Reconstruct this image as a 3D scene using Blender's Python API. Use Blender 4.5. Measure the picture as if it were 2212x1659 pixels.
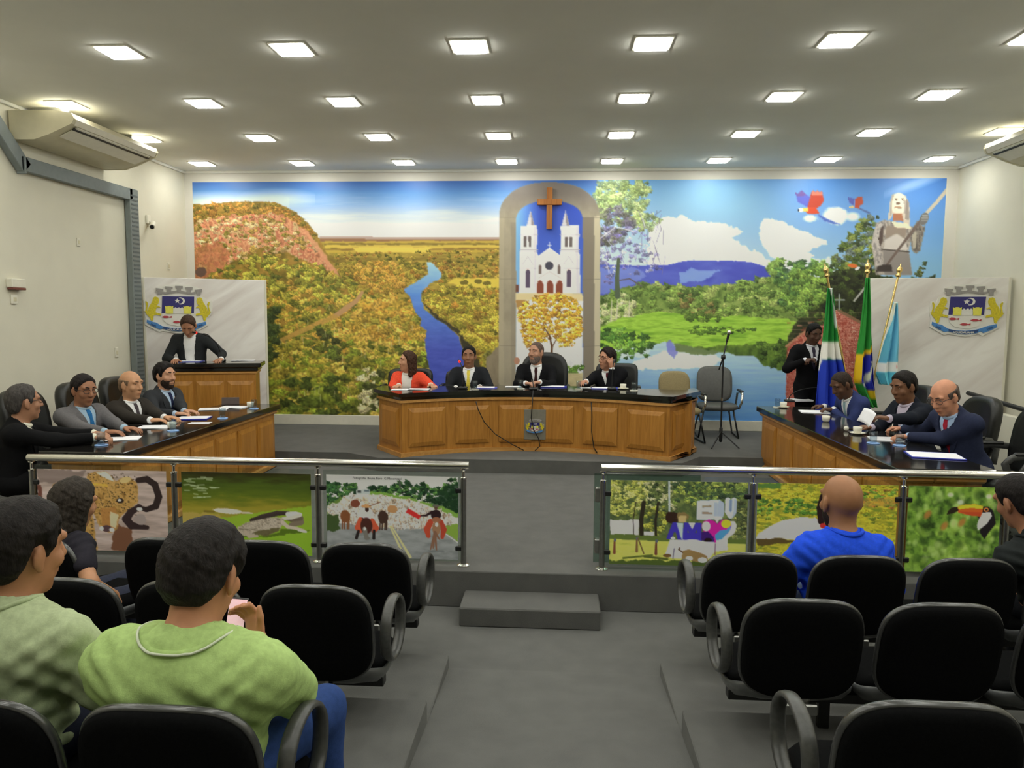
import bpy, bmesh, math, random
import numpy as np
from mathutils import Vector, Matrix, Quaternion
PI = math.pi
for o in list(bpy.data.objects):
    bpy.data.objects.remove(o)
scene = bpy.context.scene
C = scene.collection

# ---------------------------------------------------------------- camera
FPX = 1587.24                       # focal length in pixels of the 2212 x 1659 frame
YAW, PITCH, ROLL = .0611772, .0899452, .00607106
HC = 2.075                          # lens height above the front audience floor
_f = np.array([-math.sin(YAW)*math.cos(PITCH), math.cos(YAW)*math.cos(PITCH), -math.sin(PITCH)])
_r = np.array([math.cos(YAW), math.sin(YAW), 0.0])
_u = np.cross(_r, _f)
_r, _u = math.cos(ROLL)*_r+math.sin(ROLL)*_u, -math.sin(ROLL)*_r+math.cos(ROLL)*_u
cam_data = bpy.data.cameras.new('camera')
cam = bpy.data.objects.new('camera', cam_data)
C.objects.link(cam)
cam_data.sensor_fit = 'HORIZONTAL'
cam_data.sensor_width = 36.0
cam_data.lens = FPX/2212*36.0
cam_data.clip_start = .05
cam.matrix_world = Matrix(((_r[0], _u[0], -_f[0], 0), (_r[1], _u[1], -_f[1], 0), (_r[2], _u[2], -_f[2], HC), (0, 0, 0, 1)))
scene.camera = cam
def _ray(px, py): return _f+_r*(px-1106)/FPX-_u*(py-829.5)/FPX
_c0 = np.array([0, 0, HC])
def at_z(px, py, z):
    d = _ray(px, py); return Vector(_c0+d*(z-HC)/d[2])
def at_y(px, py, y):
    d = _ray(px, py); return Vector(_c0+d*y/d[1])
def at_x(px, py, x):
    d = _ray(px, py); return Vector(_c0+d*x/d[0])

# ---------------------------------------------------------------- view, world
vs = scene.view_settings
vs.view_transform = 'Standard'; vs.look = 'None'; vs.gamma = 1.0; vs.use_curve_mapping = False
vs.exposure = 0.0
LAMP = 38.0                         # radiance of the ceiling panels
world = bpy.data.worlds.new('world'); scene.world = world; world.use_nodes = True
world.node_tree.nodes['Background'].inputs[0].default_value = (.05, .05, .05, 1)
world.node_tree.nodes['Background'].inputs[1].default_value = .2

# ---------------------------------------------------------------- materials
def lin(c):
    c = np.asarray(c, float)/255.0
    return np.where(c <= .04045, c/12.92, ((c+.055)/1.055)**2.4)
def L3(r, g, b): return tuple(lin((r, g, b)))
def mat(name, col, rough=.6, metal=0, spec=.5, noise=0, nscale=30, bump=0, bscale=200, col2=None, stretch=None, emit=0, sheen=0, coat=0, detail=4):
    m = bpy.data.materials.new(name); m.use_nodes = True
    nt = m.node_tree; b = nt.nodes['Principled BSDF']
    b.inputs['Base Color'].default_value = (*col, 1)
    b.inputs['Roughness'].default_value = rough; b.inputs['Metallic'].default_value = metal
    b.inputs['Specular IOR Level'].default_value = spec
    if sheen: b.inputs['Sheen Weight'].default_value = sheen
    if coat: b.inputs['Coat Weight'].default_value = coat
    if emit:
        b.inputs['Emission Color'].default_value = (*col, 1); b.inputs['Emission Strength'].default_value = emit
    if noise or bump:
        tc = nt.nodes.new('ShaderNodeTexCoord'); mp = nt.nodes.new('ShaderNodeMapping')
        nt.links.new(tc.outputs['Object'], mp.inputs[0])
        if stretch: mp.inputs['Scale'].default_value = stretch
    if noise or col2:
        n = nt.nodes.new('ShaderNodeTexNoise'); n.inputs['Scale'].default_value = nscale; n.inputs['Detail'].default_value = detail
        nt.links.new(mp.outputs[0], n.inputs[0])
        r = nt.nodes.new('ShaderNodeValToRGB')
        r.color_ramp.elements[0].position = .3; r.color_ramp.elements[1].position = .7
        c2 = col2 if col2 else tuple(min(1, x*(1+noise)) for x in col)
        c1 = col if col2 else tuple(x*(1-noise) for x in col)
        r.color_ramp.elements[0].color = (*c1, 1); r.color_ramp.elements[1].color = (*c2, 1)
        nt.links.new(n.outputs[0], r.inputs[0]); nt.links.new(r.outputs[0], b.inputs['Base Color'])
    if bump:
        n2 = nt.nodes.new('ShaderNodeTexNoise'); n2.inputs['Scale'].default_value = bscale; n2.inputs['Detail'].default_value = 3
        nt.links.new(mp.outputs[0], n2.inputs[0])
        bp = nt.nodes.new('ShaderNodeBump'); bp.inputs['Strength'].default_value = bump; bp.inputs['Distance'].default_value = .01
        nt.links.new(n2.outputs[0], bp.inputs['Height']); nt.links.new(bp.outputs[0], b.inputs['Normal'])
    return m
def mat_attr(name, rough=.5, spec=.3, noise=0, nscale=80):
    m = bpy.data.materials.new(name); m.use_nodes = True; nt = m.node_tree
    b = nt.nodes['Principled BSDF']; b.inputs['Roughness'].default_value = rough; b.inputs['Specular IOR Level'].default_value = spec
    a = nt.nodes.new('ShaderNodeVertexColor'); a.layer_name = 'print'
    nt.links.new(a.outputs[0], b.inputs['Base Color'])
    return m
def mat_wood(name, c1, c2, axis='Z', rough=.35):
    m = bpy.data.materials.new(name); m.use_nodes = True; nt = m.node_tree; b = nt.nodes['Principled BSDF']
    tc = nt.nodes.new('ShaderNodeTexCoord'); mp = nt.nodes.new('ShaderNodeMapping')
    mp.inputs['Scale'].default_value = {'Z': (9, 9, .9), 'X': (.9, 9, 9)}[axis]
    nt.links.new(tc.outputs['Object'], mp.inputs[0])
    n = nt.nodes.new('ShaderNodeTexNoise'); n.inputs['Scale'].default_value = 2.2; n.inputs['Detail'].default_value = 6; n.inputs['Distortion'].default_value = 1.4
    nt.links.new(mp.outputs[0], n.inputs[0])
    r = nt.nodes.new('ShaderNodeValToRGB'); e = r.color_ramp.elements
    e[0].position = .25; e[1].position = .75; e[0].color = (*c1, 1); e[1].color = (*c2, 1)
    nt.links.new(n.outputs[0], r.inputs[0]); nt.links.new(r.outputs[0], b.inputs['Base Color'])
    b.inputs['Roughness'].default_value = rough; b.inputs['Specular IOR Level'].default_value = .4
    return m
def mat_glass(name, tint=(.86, .93, .89), refl=.12, rough=.02, emit=None):
    m = bpy.data.materials.new(name); m.use_nodes = True; nt = m.node_tree
    for n in list(nt.nodes): nt.nodes.remove(n)
    out = nt.nodes.new('ShaderNodeOutputMaterial'); mx = nt.nodes.new('ShaderNodeMixShader')
    t = nt.nodes.new('ShaderNodeBsdfTransparent'); g = nt.nodes.new('ShaderNodeBsdfGlossy'); lw = nt.nodes.new('ShaderNodeLayerWeight'); lw.inputs[0].default_value = .25
    mp = nt.nodes.new('ShaderNodeMapRange'); mp.inputs['To Min'].default_value = .035; mp.inputs['To Max'].default_value = refl*4
    pw = nt.nodes.new('ShaderNodeMath'); pw.operation = 'POWER'; pw.inputs[1].default_value = 3
    t.inputs[0].default_value = (*tint, 1); g.inputs['Roughness'].default_value = rough
    nt.links.new(lw.outputs['Facing'], pw.inputs[0]); nt.links.new(pw.outputs[0], mp.inputs[0])
    nt.links.new(mp.outputs[0], mx.inputs[0]); nt.links.new(t.outputs[0], mx.inputs[1]); nt.links.new(g.outputs[0], mx.inputs[2])
    nt.links.new(mx.outputs[0], out.inputs[0])
    return m

M = {}
M['wall'] = mat('wall_paint', L3(222, 218, 200), .85, spec=.2, noise=.025, nscale=3, bump=.05, bscale=120)
M['wall_back'] = mat('back_wall_paint', L3(226, 222, 212), .85, spec=.2, noise=.02, nscale=3, bump=.05, bscale=120)
M['ceiling'] = mat('ceiling_paint', L3(238, 237, 228), .9, spec=.1, noise=.02, nscale=2)
M['carpet'] = mat('carpet', (.145, .146, .137), .97, spec=.1, noise=.10, nscale=6, bump=.6, bscale=420, sheen=.15)
M['carpet_dark'] = mat('carpet_stage', (.132, .132, .124), .97, spec=.1, noise=.10, nscale=6, bump=.6, bscale=420, sheen=.1)
M['wood'] = mat_wood('honey_wood', L3(152, 100, 36), L3(190, 134, 60))
M['wood_trim'] = mat_wood('honey_wood_trim', L3(172, 120, 58), L3(206, 156, 90), 'X')
M['granite'] = mat('black_granite', (.012, .011, .010), .09, spec=.55, noise=.6, nscale=260)
M['steel'] = mat('brushed_steel', (.74, .72, .67), .2, 1.0, noise=.06, nscale=40)
M['steel_dark'] = mat('dull_steel', (.33, .33, .31), .34, 1.0, noise=.08, nscale=40)
M['black_fabric'] = mat('black_chair_fabric', (.0035, .0037, .004), .96, spec=.08, noise=.3, nscale=120, bump=.35, bscale=900)
M['rim'] = mat('dark_chair_plastic', (.045, .046, .045), .24, spec=.9, noise=.12, nscale=50)
M['vinyl'] = mat('grey_black_vinyl', (.10, .104, .104), .33, spec=.6, noise=.15, nscale=25, bump=.05, bscale=150)
M['arm'] = mat('armrest_plastic', (.06, .061, .057), .34, spec=.55, noise=.2, nscale=60)
M['leather'] = mat('black_leather', (.008, .0085, .008), .36, spec=.5, noise=.3, nscale=40, bump=.12, bscale=160)
M['black'] = mat('black_plastic', (.008, .008, .008), .45, noise=.2, nscale=50)
M['white'] = mat('white_plastic', L3(228, 224, 208), .45, noise=.03, nscale=20)
M['ac'] = mat('aged_white_plastic', L3(214, 207, 178), .45, noise=.05, nscale=8)
M['grey'] = mat('grey_paint', L3(122, 130, 130), .55, noise=.06, nscale=14)
M['porcelain'] = mat('white_porcelain', L3(236, 232, 216), .2, noise=.02, nscale=20)
M['paper'] = mat('white_paper', (.86, .86, .9), .8, noise=.03, nscale=25)
M['blue_folder'] = mat('blue_folder', L3(40, 52, 175), .35, noise=.08, nscale=20)
M['coaster'] = mat('pale_blue_coaster', L3(150, 190, 245), .35, noise=.05, nscale=20)
M['gold'] = mat('polished_brass', (.85, .62, .25), .22, 1.0, noise=.05, nscale=30)
M['glass'] = mat_glass('rail_glass', (.88, .93, .90))
M['gate_glass'] = mat_glass('frosted_gate_glass', (.62, .73, .67), rough=.15)
M['tumbler'] = mat_glass('tumbler_glass', (.84, .88, .90), refl=.2)
M['lamp'] = None

# ---------------------------------------------------------------- mesh helpers
class MB:
    def __init__(s): s.v = []; s.f = []; s.mi = []; s.cur = 0
    def add(s, vs, fs):
        b = len(s.v); s.v += [tuple(p) for p in vs]
        for f in fs: s.f.append(tuple(b+i for i in f)); s.mi.append(s.cur)
        return s
    def box(s, c, d, rot=None, ch=0):
        hx, hy, hz = d[0]/2, d[1]/2, d[2]/2
        if ch <= 0:
            P = [Vector((x*hx, y*hy, z*hz)) for z in (-1, 1) for y in (-1, 1) for x in (-1, 1)]
            F = [(0, 2, 3, 1), (4, 5, 7, 6), (0, 1, 5, 4), (2, 6, 7, 3), (0, 4, 6, 2), (1, 3, 7, 5)]
        else:
            ch = min(ch, hx*.9, hy*.9, hz*.9)
            P = []; idx = {}
            for z in (-1, 1):
                for y in (-1, 1):
                    for x in (-1, 1):
                        for a in range(3):
                            q = [x*(hx-ch), y*(hy-ch), z*(hz-ch)]
                            q[a] = (x*hx, y*hy, z*hz)[a]
                            idx[(x, y, z, a)] = len(P); P.append(Vector(q))
            F = []
            for a in range(3):
                b, c2 = (a+1) % 3, (a+2) % 3
                for sg in (-1, 1):
                    q = []
                    for sb, sc in ((-1, -1), (1, -1), (1, 1), (-1, 1)):
                        k = [0, 0, 0]; k[a] = sg; k[b] = sb; k[c2] = sc
                        q.append(idx[(*k, a)])
                    F.append(tuple(q if sg > 0 else q[::-1]))
                for sb in (-1, 1):
                    for sc in (-1, 1):
                        q = []
                        for sa, ax in ((-1, b), (1, b), (1, c2), (-1, c2)):
                            k = [0, 0, 0]; k[a] = sa; k[b] = sb; k[c2] = sc
                            q.append(idx[(*k, ax)])
                        F.append(tuple(q if sb*sc < 0 else q[::-1]))
            for x in (-1, 1):
                for y in (-1, 1):
                    for z in (-1, 1):
                        q = (idx[(x, y, z, 0)], idx[(x, y, z, 1)], idx[(x, y, z, 2)])
                        F.append(q if x*y*z > 0 else q[::-1])
        if rot is not None: P = [rot @ p for p in P]
        c = Vector(c)
        return s.add([p+c for p in P], F)
    def tube(s, pts, r, n=10, cap=True, closed=False, flat=None):
        pts = [Vector(p) for p in pts]; m = len(pts)
        rs = r if isinstance(r, (list, tuple)) else [r]*m
        T = []
        for i in range(m):
            a = pts[(i-1) % m] if (closed or i > 0) else pts[i]
            b = pts[(i+1) % m] if (closed or i < m-1) else pts[i]
            T.append((b-a).normalized())
        up = Vector((0, 0, 1)) if abs(T[0].z) < .9 else Vector((1, 0, 0))
        N = (up-T[0]*up.dot(T[0])).normalized(); V = []
        for i in range(m):
            N = (N-T[i]*N.dot(T[i])).normalized(); B = T[i].cross(N)
            for k in range(n):
                a = 2*PI*k/n
                fx, fy = (1, 1) if flat is None else flat
                V.append(pts[i]+N*(math.cos(a)*rs[i]*fx)+B*(math.sin(a)*rs[i]*fy))
        F = []
        for i in range(m if closed else m-1):
            j = (i+1) % m
            for k in range(n):
                l = (k+1) % n
                F.append((i*n+k, i*n+l, j*n+l, j*n+k))
        if cap and not closed:
            F.append(tuple(range(n))[::-1]); F.append(tuple((m-1)*n+k for k in range(n)))
        return s.add(V, F)
    def lathe(s, c, prof, n=20, axis='Z'):
        c = Vector(c); V = []; F = []; m = len(prof)
        for r, z in prof:
            for k in range(n):
                a = 2*PI*k/n; p = Vector((r*math.cos(a), r*math.sin(a), z))
                if axis == 'Y': p = Vector((p.x, p.z, -p.y))
                if axis == 'X': p = Vector((p.z, p.y, -p.x))
                V.append(c+p)
        for i in range(m-1):
            for k in range(n):
                l = (k+1) % n
                F.append((i*n+k, i*n+l, (i+1)*n+l, (i+1)*n+k))
        if prof[0][0] > 1e-6: F.append(tuple(range(n))[::-1])
        if prof[-1][0] > 1e-6: F.append(tuple((m-1)*n+k for k in range(n)))
        return s.add(V, F)
    def prism(s, poly, z0, z1, fn=None):
        """poly in (x, y), extruded z0 to z1; fn maps (x, y, z) to a point"""
        n = len(poly)
        ar = sum(poly[i][0]*poly[(i+1) % n][1]-poly[(i+1) % n][0]*poly[i][1] for i in range(n))
        if ar < 0: poly = poly[::-1]
        fn = fn or (lambda x, y, z: (x, y, z))
        V = [fn(x, y, z0) for x, y in poly]+[fn(x, y, z1) for x, y in poly]
        F = [tuple(range(n))[::-1], tuple(range(n, 2*n))]
        F += [(i, (i+1) % n, n+(i+1) % n, n+i) for i in range(n)]
        return s.add(V, F)
    def slab(s, outline, layers, fn):
        """stack of scaled outlines: layers = [(scale, depth)], fn maps (x, y, depth) to a point"""
        n = len(outline); V = []; F = []
        for sc, d in layers:
            for x, y in outline: V.append(fn(x*sc, y*sc, d))
        for i in range(len(layers)-1):
            for k in range(n):
                l = (k+1) % n
                F.append((i*n+k, i*n+l, (i+1)*n+l, (i+1)*n+k))
        b = len(V); V.append(fn(0, 0, layers[0][1])); V.append(fn(0, 0, layers[-1][1])); e = (len(layers)-1)*n
        for k in range(n):
            l = (k+1) % n
            F.append((b, l, k)); F.append((b+1, e+k, e+l))
        return s.add(V, F)
    def mesh(s, name, mats, smooth=False):
        me = bpy.data.meshes.new(name); me.from_pydata([tuple(p) for p in s.v], [], s.f)
        for m in (mats if isinstance(mats, (list, tuple)) else [mats]): me.materials.append(m)
        if len(me.materials) > 1: me.polygons.foreach_set('material_index', s.mi)
        bm = bmesh.new(); bm.from_mesh(me); bmesh.ops.recalc_face_normals(bm, faces=bm.faces); bm.to_mesh(me); bm.free()
        if smooth: me.polygons.foreach_set('use_smooth', [True]*len(me.polygons)); me.update()
        if smooth == 'auto': auto_smooth(me)
        return me
    def build(s, name, mats, parent=None, smooth=False):
        o = bpy.data.objects.new(name, s.mesh(name, mats, smooth)); C.objects.link(o)
        if parent is not None: o.parent = parent
        return o
def auto_smooth(me, ang=38):
    bm = bmesh.new(); bm.from_mesh(me); ca = math.radians(ang)
    for e in bm.edges:
        if len(e.link_faces) == 2 and e.calc_face_angle(0) > ca: e.smooth = False
    bm.to_mesh(me); bm.free()
def thing(name, label, cat, loc=(0, 0, 0), rotz=0, group=None):
    o = bpy.data.objects.new(name, None); C.objects.link(o)
    o.location = loc; o.rotation_euler = (0, 0, rotz); o.empty_display_size = .1
    return tag(o, label, cat, group)
def tag(o, label, cat, group=None):
    o['label'] = label; o['category'] = cat; o['kind'] = 'thing'
    if group: o['group'] = group
    return o
def struct(o, label=None):
    o['kind'] = 'structure'
    if label: o['label'] = label
    return o
def dup(root, loc, rotz, label=None, group=None):
    r = root.copy(); C.objects.link(r); r.location = loc; r.rotation_euler = (0, 0, rotz)
    if label: r['label'] = label
    if group: r['group'] = group
    for ch in list(root.children):
        c = ch.copy(); C.objects.link(c); c.parent = r
        for g in ch.children:
            d = g.copy(); C.objects.link(d); d.parent = c
    return r
def superell(w, h, e=3.2, n=44):
    P = []
    for k in range(n):
        a = 2*PI*k/n; ca, sa = math.cos(a), math.sin(a)
        P.append((w/2*math.copysign(abs(ca)**(2/e), ca), h/2*math.copysign(abs(sa)**(2/e), sa)))
    return P
def grid_mesh(name, pos, col, material, parent=None):
    """pos (ny, nx, 3), col (ny, nx, 3) linear: a printed sheet whose ink is a colour attribute"""
    ny, nx = pos.shape[:2]; me = bpy.data.meshes.new(name)
    i = np.arange(ny*nx).reshape(ny, nx)
    q = np.stack([i[:-1, :-1], i[1:, :-1], i[1:, 1:], i[:-1, 1:]], -1).reshape(-1, 4)
    me.vertices.add(ny*nx); me.vertices.foreach_set('co', pos.astype(np.float32).ravel())
    me.loops.add(q.size); me.loops.foreach_set('vertex_index', q.astype(np.int32).ravel())
    me.polygons.add(len(q)); me.polygons.foreach_set('loop_start', np.arange(0, q.size, 4, dtype=np.int32))
    me.update(calc_edges=True)
    a = me.color_attributes.new('print', 'FLOAT_COLOR', 'POINT')
    c4 = np.ones((ny*nx, 4), np.float32); c4[:, :3] = col.reshape(-1, 3)
    a.data.foreach_set('color', c4.ravel())
    me.materials.append(material)
    o = bpy.data.objects.new(name, me); C.objects.link(o)
    if parent is not None: o.parent = parent
    return o
# ---------------------------------------------------------------- levels and shell
ZL, ZD = .265, .424                 # lower stage, dais
CEIL = HC+1.4925*1.45
XW, YB, YF = 5.65, 10.99, -3.6      # side walls, back wall, wall behind the audience
T1 = 4.17                           # where the seating tiers and the aisle ramp begin
RAMP = .08/.74
b = MB(); b.box((0, (YF+6)/2, -.1), (2*XW, 6-YF, .2)); struct(b.build('floor', M['carpet']), 'dark grey carpet floor of the audience')
b = MB()
for x0, x1 in ((-.62, .62),):
    b.add([(x0, T1, 0), (x1, T1, 0), (x1, YF, (T1-YF)*RAMP), (x0, YF, (T1-YF)*RAMP), (x0, YF, 0), (x1, YF, 0)], [(0, 1, 2, 3), (0, 3, 4), (1, 5, 2), (3, 2, 5, 4)])
struct(b.build('floor_aisle_ramp', M['carpet']), 'dark grey carpeted ramp of the centre aisle')
tiers = [(T1, .08), (3.43, .20), (1.45, .30), (.45, .40)]
for sx, nm in ((-1, 'left'), (1, 'right')):
    for i, (y1, z) in enumerate(tiers):
        y0 = tiers[i+1][0] if i+1 < len(tiers) else YF
        b = MB(); b.box((sx*(.62+XW)/2, (y0+y1)/2, z/2), (XW-.62, y1-y0, z), ch=.006)
        o = struct(b.build('floor_tier_'+nm, M['carpet']), 'dark grey carpeted seating tier, step %d on the %s of the aisle' % (i+1, nm))
b = MB(); b.box((0, (5.09+YB)/2, ZL/2), (2*XW, YB-5.09, ZL), ch=.006); struct(b.build('floor_stage', M['carpet_dark']), 'dark grey carpeted stage platform behind the railing')
b = MB(); b.prism([(-XW, 8.72), (-2.55, 8.72), (-2.1, 8.43), (1.45, 8.43), (1.72, 8.84), (XW, 8.84), (XW, YB), (-XW, YB)], ZL, ZD)
struct(b.build('floor_dais', M['carpet_dark']), 'dark carpeted dais under the presiding table')
o = thing('stage_step', 'low carpeted box step in front of the stage', 'step', (-.165, 4.92, 0))
b = MB(); b.box((0, 0, .065), (.95, .33, .13), ch=.008); b.build('tread_box', M['carpet_dark'], o)
b = MB(); b.box((0, YB+.1, CEIL/2), (2*XW+.4, .2, CEIL+.2)); struct(b.build('wall_back', M['wall_back']))
b = MB(); b.box((0, YF-.1, CEIL/2), (2*XW+.4, .2, CEIL+.2)); struct(b.build('wall_front', M['wall']))
b = MB(); b.box((-XW-.1, (YB+YF)/2, CEIL/2), (.2, YB-YF, CEIL+.2)); struct(b.build('wall_left', M['wall']))
b = MB(); b.box((XW+.1, (YB+YF)/2, CEIL/2), (.2, YB-YF, CEIL+.2)); struct(b.build('wall_right', M['wall']))
b = MB(); b.box((0, (YB+YF)/2, CEIL+.1), (2*XW, YB-YF, .2)); struct(b.build('ceiling', M['ceiling']))
b = MB(); b.box((0, YB-.012, (ZD+.575)/2), (2*XW, .024, .575-ZD), ch=.004); struct(b.build('baseboard_back', M['white']))
for k, (x, y, w, d) in enumerate([(0, YB-.02, 2*XW, .04), (-XW+.02, (YB+YF)/2, .04, YB-YF), (XW-.02, (YB+YF)/2, .04, YB-YF)]):
    b = MB(); b.box((x, y, CEIL-.018), (w, d, .036), ch=.006); struct(b.build('trim_%d' % (k+1), M['ceiling']))

# ---------------------------------------------------------------- recessed ceiling panels
lm = bpy.data.materials.new('lamp_diffuser'); lm.use_nodes = True
nt = lm.node_tree
for n in list(nt.nodes): nt.nodes.remove(n)
em = nt.nodes.new('ShaderNodeEmission'); em.inputs[0].default_value = (.985, .985, .905, 1); em.inputs[1].default_value = LAMP
ou = nt.nodes.new('ShaderNodeOutputMaterial'); nt.links.new(em.outputs[0], ou.inputs[0])
M['lamp'] = lm
rown = ['eighth', 'seventh', 'sixth', 'fifth', 'fourth', 'third', 'second', 'first']
ordn = ['first', 'second', 'third', 'fourth', 'fifth', 'sixth', 'seventh', 'eighth']
proto = None
for r in range(-4, 4):
    for c in range(-3, 5):
        x, y = -.728+1.45*c, 6.061+1.45*r
        lab = 'square ceiling light, %s from the left in the %s row from the mural' % (ordn[c+3], rown[r+4])
        if proto is None:
            proto = thing('ceiling_light', lab, 'ceiling light', (x, y, CEIL), 0, 'recessed ceiling lights')
            w = .27
            b = MB()
            for sx, sy, dx, dy in ((0, 1, w+.03, .02), (0, -1, w+.03, .02), (1, 0, .02, w), (-1, 0, .02, w)):
                b.box((sx*(w+.01)/2, sy*(w+.01)/2, -.004), (dx, dy, .012), ch=.002)
            b.build('frame', M['white'], proto)
            b = MB(); q = w/2-.012
            b.add([(-w/2, -w/2, -.006), (w/2, -w/2, -.006), (w/2, w/2, -.006), (-w/2, w/2, -.006), (-q, -q, -.022), (q, -q, -.022), (q, q, -.022), (-q, q, -.022)], [(4, 7, 6, 5), (0, 4, 5, 1), (1, 5, 6, 2), (2, 6, 7, 3), (3, 7, 4, 0)])
            b.build('diffuser', M['lamp'], proto)
        else:
            dup(proto, (x, y, CEIL), 0, lab)
# ---------------------------------------------------------------- ink for the printed sheets
RNG = np.random.default_rng(7)
def vnoise(x, y, seed):
    r = np.random.default_rng(seed).random((97, 97)).astype(np.float32)
    xi = np.floor(x).astype(int); yi = np.floor(y).astype(int)
    fx = x-xi; fy = y-yi; fx = fx*fx*(3-2*fx); fy = fy*fy*(3-2*fy)
    a = r[yi % 97, xi % 97]; b_ = r[yi % 97, (xi+1) % 97]; c = r[(yi+1) % 97, xi % 97]; d = r[(yi+1) % 97, (xi+1) % 97]
    return (a*(1-fx)+b_*fx)*(1-fy)+(c*(1-fx)+d*fx)*fy
def fbm(x, y, seed, o=4):
    s = 0; a = .5; t = 0
    for k in range(o):
        s = s+a*vnoise(x*2**k+31*k, y*2**k+17*k, seed+k); t += a; a *= .55
    return s/t
class Ink:
    """a picture in its own units (x right, y down); colours 0-255"""
    def __init__(s, X, Y, seed=1):
        s.X = X.astype(np.float32); s.Y = Y.astype(np.float32); s.c = np.zeros(X.shape+(3,), np.float32)
        s.seed = seed; s.ny, s.nx = X.shape
        s.x0, s.x1, s.y0, s.y1 = X.min(), X.max(), Y.min(), Y.max()
        s.px = (s.x1-s.x0)/(s.nx-1); s.ax = X[s.ny//2]; s.ay = Y[:, s.nx//2]
    def win(s, x0, y0, x1, y1, m=6):
        i0 = max(0, int(np.searchsorted(s.ax, x0-m))-1); i1 = min(s.nx, int(np.searchsorted(s.ax, x1+m))+2)
        j0 = max(0, int(np.searchsorted(s.ay, y0-m-18))-1); j1 = min(s.ny, int(np.searchsorted(s.ay, y1+m+18))+2)
        return slice(j0, j1), slice(i0, i1)
    def n(s, w, sx, sy=None, k=0, o=4): return fbm(s.X[w]/sx, s.Y[w]/(sy or sx), s.seed*100+k*7, o)
    def pal(s, w, cols, v):
        cols = np.array(cols, np.float32); v = np.clip((v-.22)/.56, 0, .9999)*(len(cols)-1)
        i = v.astype(int); f = (v-i)[..., None]
        return cols[i]*(1-f)+cols[np.minimum(i+1, len(cols)-1)]*f
    def put(s, w, m, col): s.c[w] = s.c[w]*(1-m[..., None])+np.asarray(col, np.float32)*m[..., None]
    def inside(s, w, pts, jit=0, js=12, k=0):
        x = s.X[w]; y = s.Y[w]
        if jit:
            x = x+(fbm(x/js, y/js, s.seed*50+k, 3)-.5)*2*jit; y = y+(fbm(x/js+40, y/js, s.seed*50+k+9, 3)-.5)*2*jit
        r = np.zeros(x.shape, bool); n = len(pts)
        for i in range(n):
            xa, ya = pts[i]; xb, yb = pts[(i+1) % n]
            if ya == yb: continue
            r ^= ((ya > y) != (yb > y)) & (x < (xb-xa)*(y-ya)/(yb-ya)+xa)
        r = r.astype(np.float32)                            # soft edge, about one dot of ink
        if min(r.shape) > 2:
            q = r.copy(); q[1:-1, 1:-1] = .36*r[1:-1, 1:-1]+.16*(r[:-2, 1:-1]+r[2:, 1:-1]+r[1:-1, :-2]+r[1:-1, 2:]); r = q
        return r
    def poly(s, pts, col, jit=0, js=12, k=0, pal=None, sc=(20, 20), al=1.0, pk=0):
        xs = [p[0] for p in pts]; ys = [p[1] for p in pts]
        w = s.win(min(xs), min(ys), max(xs), max(ys), 6+jit*2)
        m = s.inside(w, pts, jit, js, k)*al
        s.put(w, m, s.pal(w, pal, s.n(w, *sc, k=pk)) if pal else col)
    def ell(s, cx, cy, rx, ry, col, rot=0, soft=.15, al=1.0, jit=0, pal=None, sc=(8, 8), pk=0):
        R = max(rx, ry)*1.3; w = s.win(cx-R, cy-R, cx+R, cy+R, 4)
        x = s.X[w]-cx; y = s.Y[w]-cy; c_, s_ = math.cos(rot), math.sin(rot)
        d = np.hypot((x*c_+y*s_)/rx, (-x*s_+y*c_)/ry)
        if jit: d = d+(s.n(w, max(4, min(rx, ry)*.6), k=31)-.5)*jit
        m = np.clip((1-d)/soft+.5, 0, 1)*al
        s.put(w, m, s.pal(w, pal, s.n(w, *sc, k=pk)) if pal else col)
    def line(s, pts, wd, col, al=1.0):
        pts = [tuple(p) for p in pts]
        for i in range(len(pts)-1):
            (xa, ya), (xb, yb) = pts[i], pts[i+1]
            wa, wb = (wd[i], wd[i+1]) if isinstance(wd, (list, tuple)) else (wd, wd)
            W = max(wa, wb); w = s.win(min(xa, xb)-W, min(ya, yb)-W, max(xa, xb)+W, max(ya, yb)+W, 3)
            x = s.X[w]-xa; y = s.Y[w]-ya; dx, dy = xb-xa, yb-ya; L = dx*dx+dy*dy+1e-9
            t = np.clip((x*dx+y*dy)/L, 0, 1); d = np.hypot(x-t*dx, y-t*dy)
            s.put(w, np.clip(((wa+(wb-wa)*t)/2-d)/s.px+.5, 0, 1)*al, col)
    def clumps(s, pts, n, size, cols, flat=.75, shade=.45, seed=0, grow=None, al=.95, sort=True):
        """tree crowns inside a polygon: each a lumpy blob, lit above and dark below"""
        r = np.random.default_rng(seed+11); xs = [p[0] for p in pts]; ys = [p[1] for p in pts]
        P = []
        tries = 0
        while len(P) < n and tries < n*12:
            tries += 1
            x = r.uniform(min(xs), max(xs)); y = r.uniform(min(ys), max(ys)); ins = False
            for i in range(len(pts)):
                xa, ya = pts[i]; xb, yb = pts[(i+1) % len(pts)]
                if (ya > y) != (yb > y) and x < (xb-xa)*(y-ya)/(yb-ya)+xa: ins = not ins
            if ins: P.append((x, y))
        if sort: P.sort(key=lambda p: p[1])
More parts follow.
